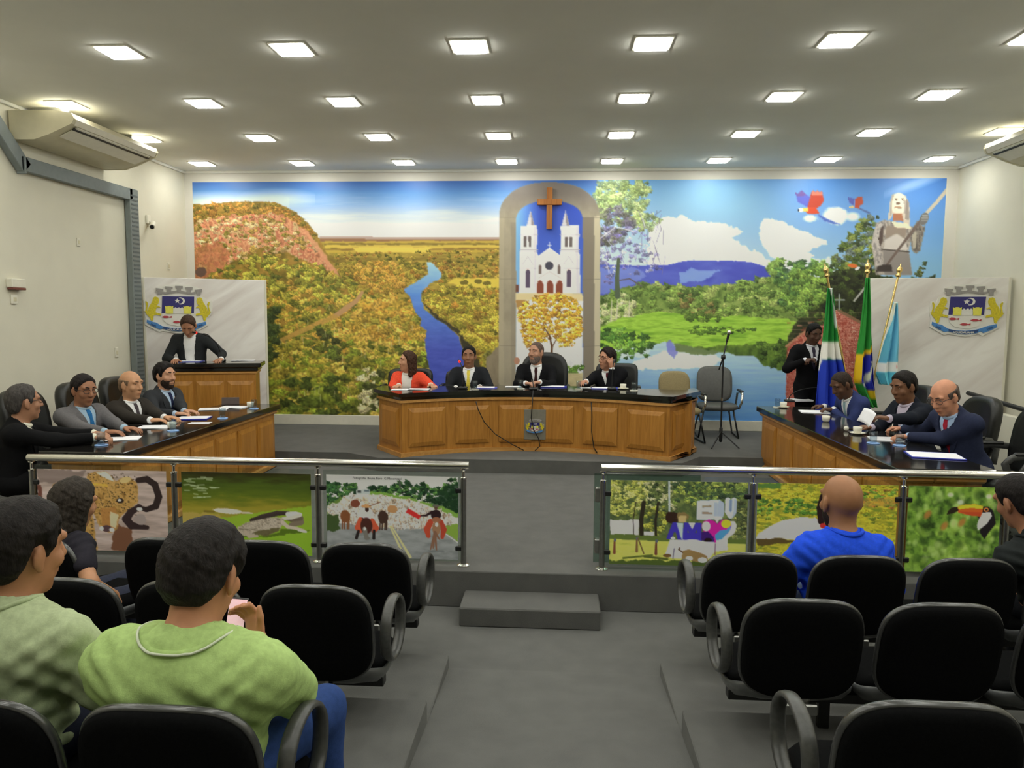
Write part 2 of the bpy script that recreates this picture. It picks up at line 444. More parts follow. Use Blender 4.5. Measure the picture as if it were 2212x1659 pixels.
        for x, y in P:
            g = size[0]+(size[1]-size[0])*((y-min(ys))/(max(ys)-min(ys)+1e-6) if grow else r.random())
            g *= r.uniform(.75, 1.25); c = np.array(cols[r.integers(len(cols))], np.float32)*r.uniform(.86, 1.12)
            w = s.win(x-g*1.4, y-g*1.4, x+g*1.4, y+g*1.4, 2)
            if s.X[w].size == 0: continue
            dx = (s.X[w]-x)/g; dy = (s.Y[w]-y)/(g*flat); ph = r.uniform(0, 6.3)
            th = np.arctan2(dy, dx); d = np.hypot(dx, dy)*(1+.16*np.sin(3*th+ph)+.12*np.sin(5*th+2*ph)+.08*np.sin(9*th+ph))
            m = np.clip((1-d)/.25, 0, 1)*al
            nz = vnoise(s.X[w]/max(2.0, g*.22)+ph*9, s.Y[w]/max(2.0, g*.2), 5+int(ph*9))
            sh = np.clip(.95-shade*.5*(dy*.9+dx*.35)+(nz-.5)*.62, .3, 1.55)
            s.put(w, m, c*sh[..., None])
    def linear(s, gain=1.0, desat=.1):
        g = s.c.mean(-1, keepdims=True); s.c = s.c*(1-desat)+g*desat
        return np.clip(lin(np.clip(s.c, 0, 255))*gain, 0, .92)

# ---------------------------------------------------------------- the mural
NX, NY = 980, 312
MX0, MX1, MZ0, MZ1, MY = -5.52, 5.48, .575, 4.08, YB-.006
u, v = np.meshgrid(np.linspace(0, 1, NX), np.linspace(0, 1, NY))
_q = np.stack([MX0+(MX1-MX0)*u, np.full_like(u, MY), MZ1+(MZ0-MZ1)*v], -1)-_c0; _w = _q@_f       # the sheet seen square-on, in units of the photographed print
PX = 1106+FPX*(_q@_r)/_w; PY = 829.5-FPX*(_q@_u)/_w
K = Ink(PX, PY, 3); ALL = (slice(None), slice(None))
# left sky
t = np.clip((PY-392)/122, 0, 1)[..., None]
stops = np.array([(58, 104, 186), (84, 138, 206), (128, 170, 220), (186, 202, 232), (222, 224, 236), (232, 230, 236)], np.float32)
ti = t[..., 0]*4.999; ii = ti.astype(int); ff = (ti-ii)[..., None]; sky = stops[ii]*(1-ff)+stops[ii+1]*ff
wh = np.clip((fbm(PX/120, PY/9, 40)-.42)*2.6, 0, 1)*np.clip((PY-412)/60, 0, 1)
sky = sky*(1-.6*wh[..., None])+np.array((234, 232, 238))*.6*wh[..., None]
K.c[:] = sky*.93
K.ell(480, 445, 110, 22, (226, 232, 240), soft=1.2, al=.8); K.ell(600, 430, 60, 16, (214, 224, 238), soft=1.2, al=.6)
# plain
K.poly([(640, 513), (1085, 514), (1085, 905), (410, 905), (410, 560)], None, pal=[(118, 98, 40), (146, 124, 48), (172, 146, 56), (128, 112, 40)], sc=(60, 7))
K.poly([(690, 511), (1085, 512), (1085, 518), (690, 519)], (170, 148, 138)); K.poly([(690, 516), (1085, 517), (1085, 521), (690, 522)], (140, 98, 70))
for y0, y1, c in ((521, 525, (186, 158, 60)), (526, 529, (120, 98, 44)), (530, 536, (206, 178, 70)), (537, 540, (140, 104, 48)), (541, 546, (190, 160, 58))):
    K.poly([(700, y0), (1085, y0-1), (1085, y1), (700, y1+1)], c, jit=3, js=25, k=y0, al=.85)
K.poly([(760, 536), (930, 534), (925, 545), (770, 548)], (216, 186, 74), jit=4, js=30)
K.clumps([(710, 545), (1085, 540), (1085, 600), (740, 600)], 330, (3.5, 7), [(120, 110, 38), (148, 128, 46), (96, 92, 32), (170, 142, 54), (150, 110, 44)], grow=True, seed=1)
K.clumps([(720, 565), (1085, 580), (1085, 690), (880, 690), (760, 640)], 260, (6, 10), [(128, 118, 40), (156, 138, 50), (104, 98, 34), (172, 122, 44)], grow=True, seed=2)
K.poly([(985, 602), (1082, 600), (1082, 622), (1000, 620), (965, 610)], (214, 184, 66), jit=4, js=20)
for x, y in ((1003, 610), (1033, 608), (1052, 612)): K.ell(x, y, 9, 5, (110, 98, 36), jit=.5)
# hill
hill = [(410, 442), (450, 441), (500, 436), (545, 435), (590, 436), (612, 443), (640, 461), (665, 482), (685, 507), (700, 536), (715, 562), (730, 590), (745, 606), (790, 650), (840, 720), (840, 905), (410, 905)]
K.poly(hill, None, jit=3, js=9, pal=[(96, 84, 30), (132, 108, 40), (160, 122, 50), (110, 100, 34)], sc=(26, 18))
K.clumps([(412, 446), (500, 440), (590, 440), (640, 465), (690, 520), (600, 480), (500, 470), (412, 480)], 200, (5, 9), [(158, 116, 46), (184, 128, 52), (122, 104, 38), (142, 98, 40), (104, 92, 34)], seed=3)
K.poly([(414, 488), (470, 470), (540, 462), (610, 462), (655, 490), (690, 535), (730, 592), (712, 588), (660, 560), (600, 548), (560, 535), (505, 560), (470, 590), (430, 604), (414, 604)], None, jit=9, js=14,
       pal=[(150, 92, 62), (186, 116, 80), (206, 150, 108), (176, 98, 70), (196, 168, 118), (140, 106, 60)], sc=(13, 17), pk=3)
K.clumps([(420, 470), (600, 465), (690, 540), (600, 545), (470, 580), (420, 590)], 340, (3, 7.5), [(150, 122, 54), (120, 110, 40), (214, 186, 134), (198, 160, 112), (192, 110, 80), (160, 130, 60), (176, 146, 84)], seed=4)
K.poly([(414, 540), (470, 520), (500, 550), (470, 600), (414, 606)], None, jit=8, pal=[(162, 92, 62), (190, 118, 78), (150, 88, 54), (190, 140, 90)], sc=(12, 20), pk=5, al=.8)
K.poly([(655, 500), (668, 500), (735, 598), (722, 596)], (204, 142, 104), jit=4, js=8, al=.8)
K.ell(434, 588, 12, 11, (92, 70, 62), jit=.4)
# forest below the hill, larger towards the viewer
FOR = [(152, 142, 50), (132, 126, 42), (108, 110, 38), (174, 160, 60), (182, 142, 56), (124, 122, 46), (92, 98, 38)]
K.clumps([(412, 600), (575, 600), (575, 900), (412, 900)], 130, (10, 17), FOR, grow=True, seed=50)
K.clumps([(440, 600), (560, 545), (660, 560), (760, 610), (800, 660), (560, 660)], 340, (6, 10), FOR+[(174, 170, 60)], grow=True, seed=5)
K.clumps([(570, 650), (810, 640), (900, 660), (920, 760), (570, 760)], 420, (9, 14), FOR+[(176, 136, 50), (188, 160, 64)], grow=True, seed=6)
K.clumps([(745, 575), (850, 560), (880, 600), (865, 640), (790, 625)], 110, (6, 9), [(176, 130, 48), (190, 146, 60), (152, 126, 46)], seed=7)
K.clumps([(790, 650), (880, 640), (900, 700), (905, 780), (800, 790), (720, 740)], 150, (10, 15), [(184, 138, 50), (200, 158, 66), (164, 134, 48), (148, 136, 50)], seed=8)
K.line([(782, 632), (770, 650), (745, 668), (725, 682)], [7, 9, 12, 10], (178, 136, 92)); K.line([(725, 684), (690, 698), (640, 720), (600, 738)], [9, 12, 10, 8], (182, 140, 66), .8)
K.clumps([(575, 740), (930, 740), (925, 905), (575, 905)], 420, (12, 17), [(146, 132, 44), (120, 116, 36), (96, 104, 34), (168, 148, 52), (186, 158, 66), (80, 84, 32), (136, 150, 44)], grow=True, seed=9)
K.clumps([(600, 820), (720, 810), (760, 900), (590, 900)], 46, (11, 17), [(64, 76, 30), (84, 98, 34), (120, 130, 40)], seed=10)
K.clumps([(680, 700), (720, 720), (740, 780), (700, 770)], 16, (8, 12), [(70, 76, 36), (96, 110, 40)], seed=12)
K.clumps([(575, 660), (600, 670), (600, 790), (575, 790)], 22, (9, 14), [(56, 70, 40), (70, 84, 40)], seed=13)
K.clumps([(780, 800), (850, 800), (850, 890), (780, 890)], 30, (10, 15), [(60, 66, 30), (100, 110, 40), (176, 166, 120), (206, 196, 150)], seed=14)
for i in range(46):
    x = RNG.uniform(600, 900); y = RNG.uniform(660, 860); K.line([(x, y), (x+RNG.uniform(-2, 2), y+RNG.uniform(8, 18))], 1.4, (206, 196, 150), .55)
# river
riv = [(922, 568), (932, 566), (943, 577), (954, 588), (952, 600), (930, 613), (912, 628), (910, 648), (918, 668), (940, 688), (966, 702), (990, 728), (1000, 752), (1005, 800), (1006, 850), (928, 850), (929, 800), (922, 770), (918, 735), (922, 712), (906, 704), (912, 690), (896, 674), (888, 646), (873, 626), (884, 616), (908, 604), (926, 592)]
w = K.win(870, 560, 1010, 855); m = K.inside(w, riv, 2.2, 9)
tt = np.clip((K.Y[w]-566)/(760-566), 0, 1)[..., None]
rc = np.where(tt < .35, np.array((150, 194, 232))*(1-tt/.35)+np.array((84, 134, 214))*tt/.35, np.array((84, 134, 214))*(1-(tt-.35)/.65)+np.array((64, 78, 178))*(tt-.35)/.65)
K.put(w, m, rc+(K.n(w, 20, 6)-.5)[..., None]*20)
K.poly([(912, 652), (940, 688), (966, 702), (992, 728), (1001, 752), (1008, 850), (1050, 850), (1045, 790), (1010, 735), (985, 708), (950, 684)], None, jit=4, js=9, pal=[(48, 46, 34), (66, 60, 40), (56, 58, 36)], sc=(12, 12))
K.clumps([(912, 632), (960, 610), (1080, 622), (1080, 800), (1050, 800), (1020, 740), (985, 700), (945, 680), (915, 655)], 210, (6, 13), [(176, 158, 52), (150, 138, 44), (196, 172, 62), (120, 114, 38), (140, 110, 40)], grow=True, seed=15)
K.clumps([(1035, 770), (1080, 760), (1080, 905), (1040, 900)], 30, (10, 14), [(140, 130, 44), (98, 96, 44), (120, 106, 70)], seed=16)
K.poly([(1050, 772), (1080, 745), (1085, 905), (1040, 905)], None, jit=3, pal=[(120, 108, 88), (138, 124, 100)], sc=(12, 20))
K.poly([(900, 850), (1085, 850), (1085, 912), (900, 912)], (70, 66, 60))
# right sky
RS = (slice(None), slice(int(np.searchsorted(PX[NY//2], 1286)), None))
xr = np.clip((PX[RS]-1290)/760, 0, 1)[..., None]; yr_ = np.clip((PY[RS]-386)/190, 0, 1)[..., None]
top = np.array((104, 164, 220))*(1-xr)+np.array((62, 118, 202))*xr; bot = np.array((206, 220, 238))*(1-xr)+np.array((122, 176, 226))*xr
K.c[RS] = (top*(1-yr_)+bot*yr_)*.94
K.ell(1560, 430, 130, 60, (140, 188, 230), soft=1.2, al=.5); K.ell(1980, 396, 60, 9, (170, 200, 232), rot=-.35, soft=1.2, al=.5)
CL = [(228, 228, 234), (242, 240, 240), (216, 220, 232)]
K.poly([(1400, 500), (1432, 468), (1470, 466), (1500, 476), (1560, 480), (1605, 500), (1580, 514), (1600, 530), (1640, 545), (1680, 580), (1400, 590)], None, jit=9, js=18, pal=CL, sc=(40, 22))
K.poly([(1640, 490), (1652, 474), (1690, 476), (1720, 492), (1770, 512), (1790, 526), (1740, 540), (1760, 555), (1690, 580), (1650, 540)], None, jit=8, js=16, k=3, pal=CL, sc=(40, 22))
K.ell(1805, 466, 26, 19, (236, 236, 240), jit=.5, soft=.4); K.ell(1750, 472, 14, 7, (214, 224, 238), soft=.6, jit=.4); K.ell(1842, 468, 14, 9, (206, 220, 238), soft=.7)
K.poly([(1400, 560), (1800, 560), (1800, 620), (1400, 620)], (226, 228, 236), jit=16, js=40, al=.7)
# blue mountain
w = K.win(1290, 555, 1690, 640)
m = K.inside(w, [(1290, 570), (1380, 574), (1440, 572), (1466, 566), (1490, 562), (1590, 563), (1625, 567), (1652, 576), (1676, 592), (1700, 640), (1290, 640)], 1.6, 10)
K.put(w, m, K.pal(w, [(62, 70, 178), (68, 76, 182), (80, 92, 190), (64, 72, 180)], K.n(w, 90, 40)))
K.poly([(1466, 590), (1500, 580), (1560, 586), (1520, 604), (1470, 612)], (126, 160, 218), jit=7, js=18, al=.75)
K.poly([(1290, 576), (1370, 578), (1400, 600), (1290, 640)], (120, 140, 206), jit=8, js=18, al=.6)
# middle trees
MG = [(120, 146, 66), (92, 118, 52), (150, 166, 88), (108, 134, 58), (76, 100, 46)]
K.poly([(1296, 640), (1380, 612), (1500, 622), (1600, 610), (1680, 600), (1800, 600), (1800, 720), (1296, 720)], None, jit=7, pal=[(84, 108, 50), (112, 138, 62), (138, 158, 80)], sc=(14, 14))
K.clumps([(1296, 640), (1390, 612), (1520, 626), (1640, 604), (1800, 600), (1800, 700), (1296, 715)], 330, (7, 12), MG, seed=20)
K.clumps([(1665, 572), (1700, 556), (1740, 560), (1790, 575), (1800, 660), (1690, 660)], 120, (7, 13), [(96, 134, 62), (70, 104, 50), (120, 150, 70), (58, 84, 56)], seed=21)
K.clumps([(1460, 635), (1520, 630), (1560, 690), (1470, 690)], 50, (6, 10), [(70, 92, 44), (100, 126, 56), (124, 112, 62)], seed=22)
K.clumps([(1296, 640), (1370, 640), (1390, 720), (1296, 730)], 60, (6, 11), [(168, 178, 116), (132, 156, 88), (190, 192, 140)], seed=23)
for x in (1322, 1334, 1360): K.line([(x, 650), (x-3, 700), (x-8, 728)], [2, 4, 5], (196, 190, 166), .8)
# meadow
K.poly([(1296, 705), (1340, 690), (1420, 672), (1520, 684), (1600, 684), (1700, 690), (1742, 704), (1744, 722), (1710, 742), (1690, 770), (1620, 765), (1560, 758), (1500, 752), (1420, 742), (1296, 756)], None, jit=5, js=18, pal=[(106, 156, 44), (136, 182, 54), (158, 200, 66), (120, 166, 48)], sc=(40, 7))
K.clumps([(1485, 705), (1600, 708), (1660, 716), (1580, 722), (1490, 722)], 46, (4, 8), [(80, 112, 40), (98, 132, 46), (62, 92, 36)], flat=.5, seed=24)
K.clumps([(1465, 675), (1560, 680), (1555, 694), (1470, 692)], 26, (5, 8), [(78, 104, 42), (98, 122, 50)], seed=25)
# water
w = K.win(1296, 730, 1710, 915)
m = K.inside(w, [(1290, 790), (1330, 775), (1400, 772), (1408, 745), (1440, 738), (1500, 752), (1560, 760), (1600, 770), (1640, 762), (1705, 775), (1705, 915), (1290, 915)], 3, 8)
tt = np.clip((K.Y[w]-735)/170, 0, 1)[..., None]
wc = np.array((170, 196, 228))*(1-tt)+np.array((86, 142, 212))*tt
K.put(w, m, wc+(K.n(w, 60, 5, k=2)-.5)[..., None]*26)
K.poly([(1385, 772), (1440, 758), (1520, 762), (1560, 776), (1530, 792), (1440, 796), (1350, 800)], (222, 226, 238), jit=9, js=24, al=.8)
K.poly([(1436, 738), (1448, 734), (1455, 746), (1470, 752), (1455, 775), (1440, 760)], (108, 110, 196), jit=4, al=.8)
K.poly([(1455, 742), (1520, 752), (1570, 762), (1510, 768), (1460, 756)], (98, 116, 62), jit=4, js=14, al=.9)
K.poly([(1500, 750), (1700, 742), (1712, 800), (1690, 802), (1650, 790), (1630, 770), (1560, 762)], None, jit=5, js=14, pal=[(62, 84, 36), (84, 112, 44), (104, 134, 48)], sc=(10, 12))
K.clumps([(1625, 742), (1705, 735), (1708, 798), (1660, 790)], 34, (6, 10), [(66, 92, 38), (90, 118, 46), (50, 70, 34)], seed=26)
K.clumps([(1298, 712), (1380, 708), (1405, 740), (1398, 776), (1298, 782)], 74, (6, 11), [(96, 142, 54), (72, 114, 44), (124, 166, 66), (56, 88, 38)], seed=27)
K.clumps([(1298, 780), (1330, 776), (1330, 905), (1298, 905)], 40, (6, 11), [(110, 160, 54), (86, 130, 46)], seed=28)
# tree on the left of the right half
K.clumps([(1290, 392), (1400, 392), (1405, 430), (1390, 450), (1430, 480), (1400, 500), (1330, 480), (1290, 470)], 150, (6, 13), [(158, 176, 110), (134, 154, 90), (176, 190, 130), (112, 132, 84)], al=.8, seed=29)
K.clumps([(1292, 440), (1340, 450), (1370, 480), (1340, 520), (1292, 540)], 60, (6, 11), [(92, 92, 80), (120, 120, 110), (104, 96, 120)], al=.75, seed=30)
K.clumps([(1292, 490), (1390, 490), (1415, 540), (1440, 580), (1380, 590), (1292, 620)], 120, (3, 7), [(118, 108, 168), (150, 146, 200), (94, 90, 130), (196, 196, 224)], al=.65, seed=31)
for i in range(60):
    x = RNG.uniform(1296, 1440); y = RNG.uniform(450, 560); K.line([(x, y), (x+RNG.uniform(-16, 22), y+RNG.uniform(10, 40))], 1.3, [(88, 78, 104), (206, 206, 226), (120, 110, 150)][i % 3], .6)
K.line([(1336, 560), (1333, 600), (1334, 640)], [7, 9, 12], (78, 92, 70)); K.line([(1336, 606), (1360, 602), (1386, 618)], 2.5, (92, 80, 90)); K.line([(1290, 520), (1330, 490), (1370, 500)], 2, (220, 216, 220), .7)
# dark tree and statue's grove on the right
K.clumps([(1880, 462), (1905, 456), (1890, 500), (1900, 600), (1790, 600), (1800, 545), (1830, 520), (1850, 490)], 150, (5, 12), [(70, 88, 40), (96, 112, 46), (52, 64, 40), (120, 130, 60), (96, 108, 104)], al=.9, seed=32)
K.poly([(1760, 640), (1800, 585), (1880, 575), (1905, 600), (1905, 760), (1700, 735), (1720, 690)], None, jit=8, pal=[(34, 38, 26), (48, 52, 32), (60, 70, 36)], sc=(14, 14))
K.clumps([(1740, 600), (1905, 575), (1905, 700), (1760, 700)], 120, (6, 12), [(46, 54, 30), (66, 82, 38), (38, 42, 28), (86, 104, 44)], seed=33)
K.clumps([(1690, 600), (1770, 570), (1790, 640), (1720, 690), (1690, 660)], 90, (7, 12), [(104, 138, 56), (126, 156, 66), (84, 112, 50)], seed=34)
K.ell(1842, 574, 11, 4, (212, 104, 46), rot=.1); K.ell(1852, 580, 6, 3, (216, 214, 216), rot=-.6); K.line([(1845, 650), (1868, 622)], 4, (166, 166, 160))
K.clumps([(1866, 690), (1900, 600), (2042, 600), (2042, 905), (1866, 905)], 130, (9, 16), [(46, 54, 30), (66, 82, 38), (86, 104, 44)], seed=51)
K.clumps([(1985, 580), (2000, 565), (1995, 596), (1970, 596)], 14, (4, 6), [(62, 74, 40), (92, 100, 56)], seed=35)
# brick chapel
BR = [(140, 54, 44), (172, 78, 62), (196, 130, 112), (156, 64, 52), (212, 178, 156)]
chap = [(1697, 915), (1699, 790), (1702, 748), (1716, 734), (1752, 706), (1776, 704), (1800, 672), (1812, 668), (1864, 698), (1866, 915)]
K.poly(chap, None, pal=BR, sc=(7, 4.5), jit=1.5)
for y in range(676, 912, 9): K.line([(1700, y), (1866, y)], .9, (206, 160, 140), .35)
for i in range(150):
    x = RNG.uniform(1700, 1866); y = RNG.uniform(690, 910); K.line([(x, y), (x+RNG.uniform(4, 9), y)], RNG.uniform(2, 4), BR[RNG.integers(len(BR))], .6)
K.poly([(1697, 915), (1699, 750), (1718, 733), (1718, 915)], (150, 60, 50), al=.45)
K.line([(1812, 671), (1866, 700)], 6, (128, 98, 72)); K.line([(1752, 706), (1716, 734), (1698, 748)], 4, (176, 120, 92))
K.line([(1813, 668), (1813, 636)], 3, (138, 146, 142)); K.line([(1804, 648), (1824, 648)], 3, (138, 146, 142))
# macaws
def S4(pts): return [(1680+x/5.82, 380+y/5.82) for x, y in pts]
K.poly(S4([(205, 190), (250, 235), (300, 180), (350, 230), (410, 270), (390, 410), (330, 370), (250, 330), (235, 260)]), (84, 92, 190)); K.poly(S4([(205, 190), (250, 225), (300, 180), (360, 240), (300, 260), (240, 250)]), (104, 78, 150))
K.poly(S4([(420, 215), (450, 180), (470, 215), (500, 180), (520, 210), (555, 190), (582, 310), (540, 375), (480, 415), (480, 480), (360, 460), (370, 400), (400, 300)]), (178, 62, 44)); K.poly(S4([(420, 215), (450, 180), (470, 215), (500, 180), (520, 210), (555, 190), (565, 240), (420, 250)]), (196, 110, 90))
K.poly(S4([(370, 400), (480, 400), (530, 480), (400, 480), (350, 455)]), (196, 68, 40)); K.poly(S4([(290, 405), (380, 400), (380, 450), (290, 450)]), (232, 196, 80)); K.ell(*S4([(290, 428)])[0], 6, 4.5, (236, 230, 216)); K.ell(*S4([(258, 432)])[0], 3, 3, (60, 60, 80))
K.poly(S4([(490, 470), (640, 545), (795, 612), (700, 605), (590, 570), (520, 510)]), (74, 100, 184))
K.poly(S4([(870, 260), (970, 290), (955, 375), (905, 340)]), (76, 84, 166)); K.poly(S4([(975, 290), (1010, 262), (1065, 262), (1075, 345), (1030, 380), (1025, 410), (955, 405)]), (172, 70, 48)); K.poly(S4([(885, 385), (950, 375), (960, 405), (890, 402)]), (206, 176, 110)); K.poly(S4([(1020, 395), (1170, 465), (1150, 480), (1020, 415)]), (74, 92, 150))
# stone statue holding a staff
ST = [(104, 96, 92), (146, 136, 130), (176, 166, 156), (128, 120, 116)]
K.poly(S4([(1240, 590), (1340, 555), (1480, 580), (1700, 640), (1690, 760), (1640, 960), (1690, 1245), (1230, 1245), (1210, 1040), (1180, 860), (1210, 720)]), None, pal=ST, sc=(7, 10))
K.poly(S4([(1410, 330), (1440, 240), (1530, 215), (1610, 250), (1655, 360), (1660, 620), (1590, 610), (1560, 520), (1450, 480), (1420, 540), (1380, 560), (1400, 440)]), (190, 178, 162))
K.ell(*S4([(1520, 350)])[0], 17, 23, (226, 212, 186), soft=.2); K.ell(*S4([(1505, 345)])[0], 6, 3, (120, 92, 72)); K.ell(*S4([(1510, 400)])[0], 9, 3, (176, 140, 110)); K.ell(*S4([(1505, 432)])[0], 11, 5, (226, 206, 184)); K.poly(S4([(1560, 270), (1640, 330), (1640, 480), (1580, 470), (1590, 360)]), (140, 128, 122), al=.7)
K.poly(S4([(1410, 330), (1440, 240), (1470, 225), (1440, 330), (1430, 480), (1395, 540)]), (150, 140, 128), al=.7); K.line(S4([(1450, 285), (1500, 290)]), 2.5, (128, 108, 92)); K.line(S4([(1530, 290), (1580, 285)]), 2.5, (128, 108, 92)); K.ell(*S4([(1475, 303)])[0], 4, 1.6, (104, 84, 70)); K.ell(*S4([(1560, 303)])[0], 4, 1.6, (104, 84, 70)); K.line(S4([(1515, 290), (1510, 335)]), 2, (196, 176, 150)); K.poly(S4([(1590, 250), (1650, 330), (1655, 560), (1600, 540), (1600, 380)]), (132, 120, 112), al=.8); K.line(S4([(1485, 405), (1540, 405)]), 1.6, (120, 84, 66))
K.poly(S4([(1440, 470), (1560, 470), (1580, 570), (1440, 560)]), (166, 106, 76)); K.poly(S4([(1430, 570), (1640, 600), (1680, 660), (1480, 660)]), (220, 206, 176))
K.poly(S4([(1250, 600), (1340, 560), (1330, 680), (1270, 780), (1290, 900), (1310, 1040), (1330, 1150), (1240, 1170), (1210, 1050), (1180, 860), (1205, 720)]), None, pal=[(150, 142, 138), (186, 178, 172), (128, 120, 118)], sc=(6, 9))
K.poly(S4([(1290, 660), (1335, 620), (1325, 800), (1290, 900), (1265, 800)]), (84, 70, 66)); K.poly(S4([(1370, 620), (1500, 650), (1620, 660), (1600, 790), (1500, 720), (1350, 790)]), (140, 124, 112)); K.poly(S4([(1350, 800), (1500, 730), (1600, 800), (1640, 940), (1330, 920)]), (190, 182, 176)); K.poly(S4([(1320, 930), (1650, 960), (1690, 1245), (1340, 1245)]), (132, 124, 120)); K.line(S4([(1320, 925), (1650, 955)]), 2.5, (70, 62, 58))
K.poly(S4([(1690, 660), (1760, 560), (1830, 640), (1860, 600), (1840, 720), (1790, 940), (1740, 980), (1690, 940), (1665, 800)]), None, pal=[(96, 90, 88), (136, 126, 116), (82, 76, 74)], sc=(6, 9)); K.poly(S4([(1690, 740), (1740, 700), (1740, 900), (1700, 920)]), (176, 168, 150), al=.8)
K.line(S4([(2125, 180), (1990, 340), (1860, 480)]), [8, 7.5, 7], (176, 166, 146)); K.line(S4([(1860, 480), (1660, 740), (1370, 1120)]), [6, 6, 5], (104, 88, 82)); K.ell(*S4([(1840, 540)])[0], 9, 14, (104, 100, 98), rot=.4); K.line(S4([(1800, 500), (1880, 500)]), 3, (150, 148, 146)); K.line(S4([(1790, 530), (1885, 530)]), 2.5, (140, 138, 136)); K.line(S4([(1785, 560), (1880, 560)]), 2.5, (130, 128, 126))
K.poly(S4([(1250, 1140), (1330, 1110), (1430, 1120), (1440, 1200), (1230, 1210)]), (62, 54, 52))
K.poly([(1885, 590), (2045, 590), (2045, 915), (1885, 915)], (150, 150, 150), al=.0)
# painted stone arch with church and yellow tree
def S2(pts): return [(1050+x/3.687, 370+y/3.687) for x, y in pts]
def arch(x0, x1, ys, yt, yb):
    cx, rx, ry = (x0+x1)/2, (x1-x0)/2, ys-yt; n_ = 2.25
    A = [(cx-rx*math.copysign(abs(math.cos(a))**(2/n_), math.cos(a)), ys-ry*abs(math.sin(a))**(2/n_)) for a in np.linspace(0, PI, 40)]
    return [(x0, yb)]+A+[(x1, yb)]
K.poly(arch(1078, 1296, 472, 394, 915), None, pal=[(138, 128, 108), (152, 142, 120), (144, 134, 116)], sc=(30, 40))
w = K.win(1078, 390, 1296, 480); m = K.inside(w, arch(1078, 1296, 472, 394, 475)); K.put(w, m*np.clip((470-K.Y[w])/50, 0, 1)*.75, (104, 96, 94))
K.poly([(1078, 470), (1088, 470), (1088, 915), (1078, 915)], (164, 154, 128), al=.6); K.poly([(1104, 480), (1116, 480), (1116, 915), (1104, 915)], (128, 118, 102), al=.5)
K.poly([(1258, 470), (1284, 470), (1284, 915), (1258, 915)], (122, 112, 98)); K.poly([(1284, 468), (1296, 466), (1296, 915), (1284, 915)], (178, 168, 142))
for y in (470, 603, 747): K.line([(1079, y), (1115, y)], 1.2, (112, 104, 90), .6); K.line([(1259, y+1), (1295, y)], 1.2, (104, 96, 84), .6)
IN = arch(1115, 1259, 476, 434, 915)
w = K.win(1110, 430, 1262, 915); m = K.inside(w, IN)
tt = np.clip((K.Y[w]-434)/200, 0, 1)[..., None]; xx = np.clip((K.X[w]-1115)/50, 0, 1)[..., None]
K.put(w, m, (np.array((110, 170, 226))*(1-xx)+np.array((44, 72, 182))*xx)*(1-.3*tt)+np.array((120, 160, 220))*.3*tt)
W_ = (226, 224, 228); Wd = (188, 184, 192)
for x0, x1, sx in ((270, 412, 355), (590, 745, 633)):
    K.poly(S2([(sx-32, 436), (sx, 310), (sx+30, 436)]), (196, 192, 198)); K.poly(S2([(sx, 310), (sx+30, 436), (sx+6, 436)]), (132, 122, 128))
    K.poly(S2([(x0+4, 436), (x1-8, 430), (x1-4, 505), (x1-10, 640), (x1, 660), (x1+6, 975), (x0-8, 975), (x0, 640), (x0+6, 620)]), W_)
    K.poly(S2([(x1-34, 440), (x1-8, 432), (x1-4, 505), (x1-10, 640), (x1+6, 975), (x1-28, 975)]), Wd, al=.75)
    for y in (505, 625, 640, 775): K.line(S2([(x0-2, y), (x1, y)]), 1.3, (170, 164, 172))
    cx = (x0+x1)/2-8
    K.poly(S2([(cx-40, 545), (cx-2, 470), (cx+36, 545)]), (206, 202, 208))
    for dx in (-22, 16): K.poly(S2([(cx+dx-11, 520), (cx+dx+11, 520), (cx+dx+11, 605), (cx+dx-11, 605)]), (96, 86, 84))
    K.ell(*S2([(cx, 800)])[0], 5.4, 7, (206, 190, 188)); K.ell(*S2([(cx, 806)])[0], 4.6, 6, (84, 70, 92)); K.poly(S2([(cx-17, 805), (cx+17, 805), (cx+17, 925), (cx-17, 925)]), (84, 70, 92))
    K.line(S2([(cx-40, 740), (cx, 680), (cx+40, 740)]), 1.2, (176, 170, 178))
K.poly(S2([(398, 975), (400, 690), (505, 612), (612, 690), (614, 975)]), (222, 220, 224)); K.line(S2([(398, 692), (505, 614), (614, 692)]), 2.4, (240, 238, 240)); K.line(S2([(505, 625), (505, 565)]), 1.6, (212, 214, 222)); K.line(S2([(492, 590), (518, 590)]), 1.5, (212, 214, 222))
K.ell(*S2([(503, 752)])[0], 10.5, 10.5, (196, 190, 192)); K.ell(*S2([(503, 752)])[0], 9, 9, (64, 64, 78)); K.line(S2([(420, 850), (505, 800), (595, 850)]), 1.5, (190, 180, 176)); K.line(S2([(400, 855), (612, 855)]), 1.5, (196, 188, 186))
for cx in (430, 580): K.poly(S2([(cx-13, 820), (cx-13, 760), (cx, 738), (cx+13, 760), (cx+13, 820)]), (112, 96, 92))
for cx in (430, 508, 585): K.poly(S2([(cx-27, 978), (cx-27, 900), (cx-16, 875), (cx, 868), (cx+16, 875), (cx+27, 900), (cx+27, 978)]), (128, 62, 44))
K.poly(S2([(238, 970), (770, 975), (770, 1040), (238, 1030)]), (206, 188, 140)); K.poly(S2([(238, 905), (258, 905), (258, 962), (238, 962)]), (104, 62, 48)); K.poly(S2([(238, 1025), (770, 1035), (770, 1700), (238, 1700)]), None, pal=[(196, 196, 198), (214, 214, 218), (202, 200, 200)], sc=(16, 16))
K.poly(S2([(238, 1025), (320, 1025), (260, 1090), (238, 1080)]), (166, 124, 66))
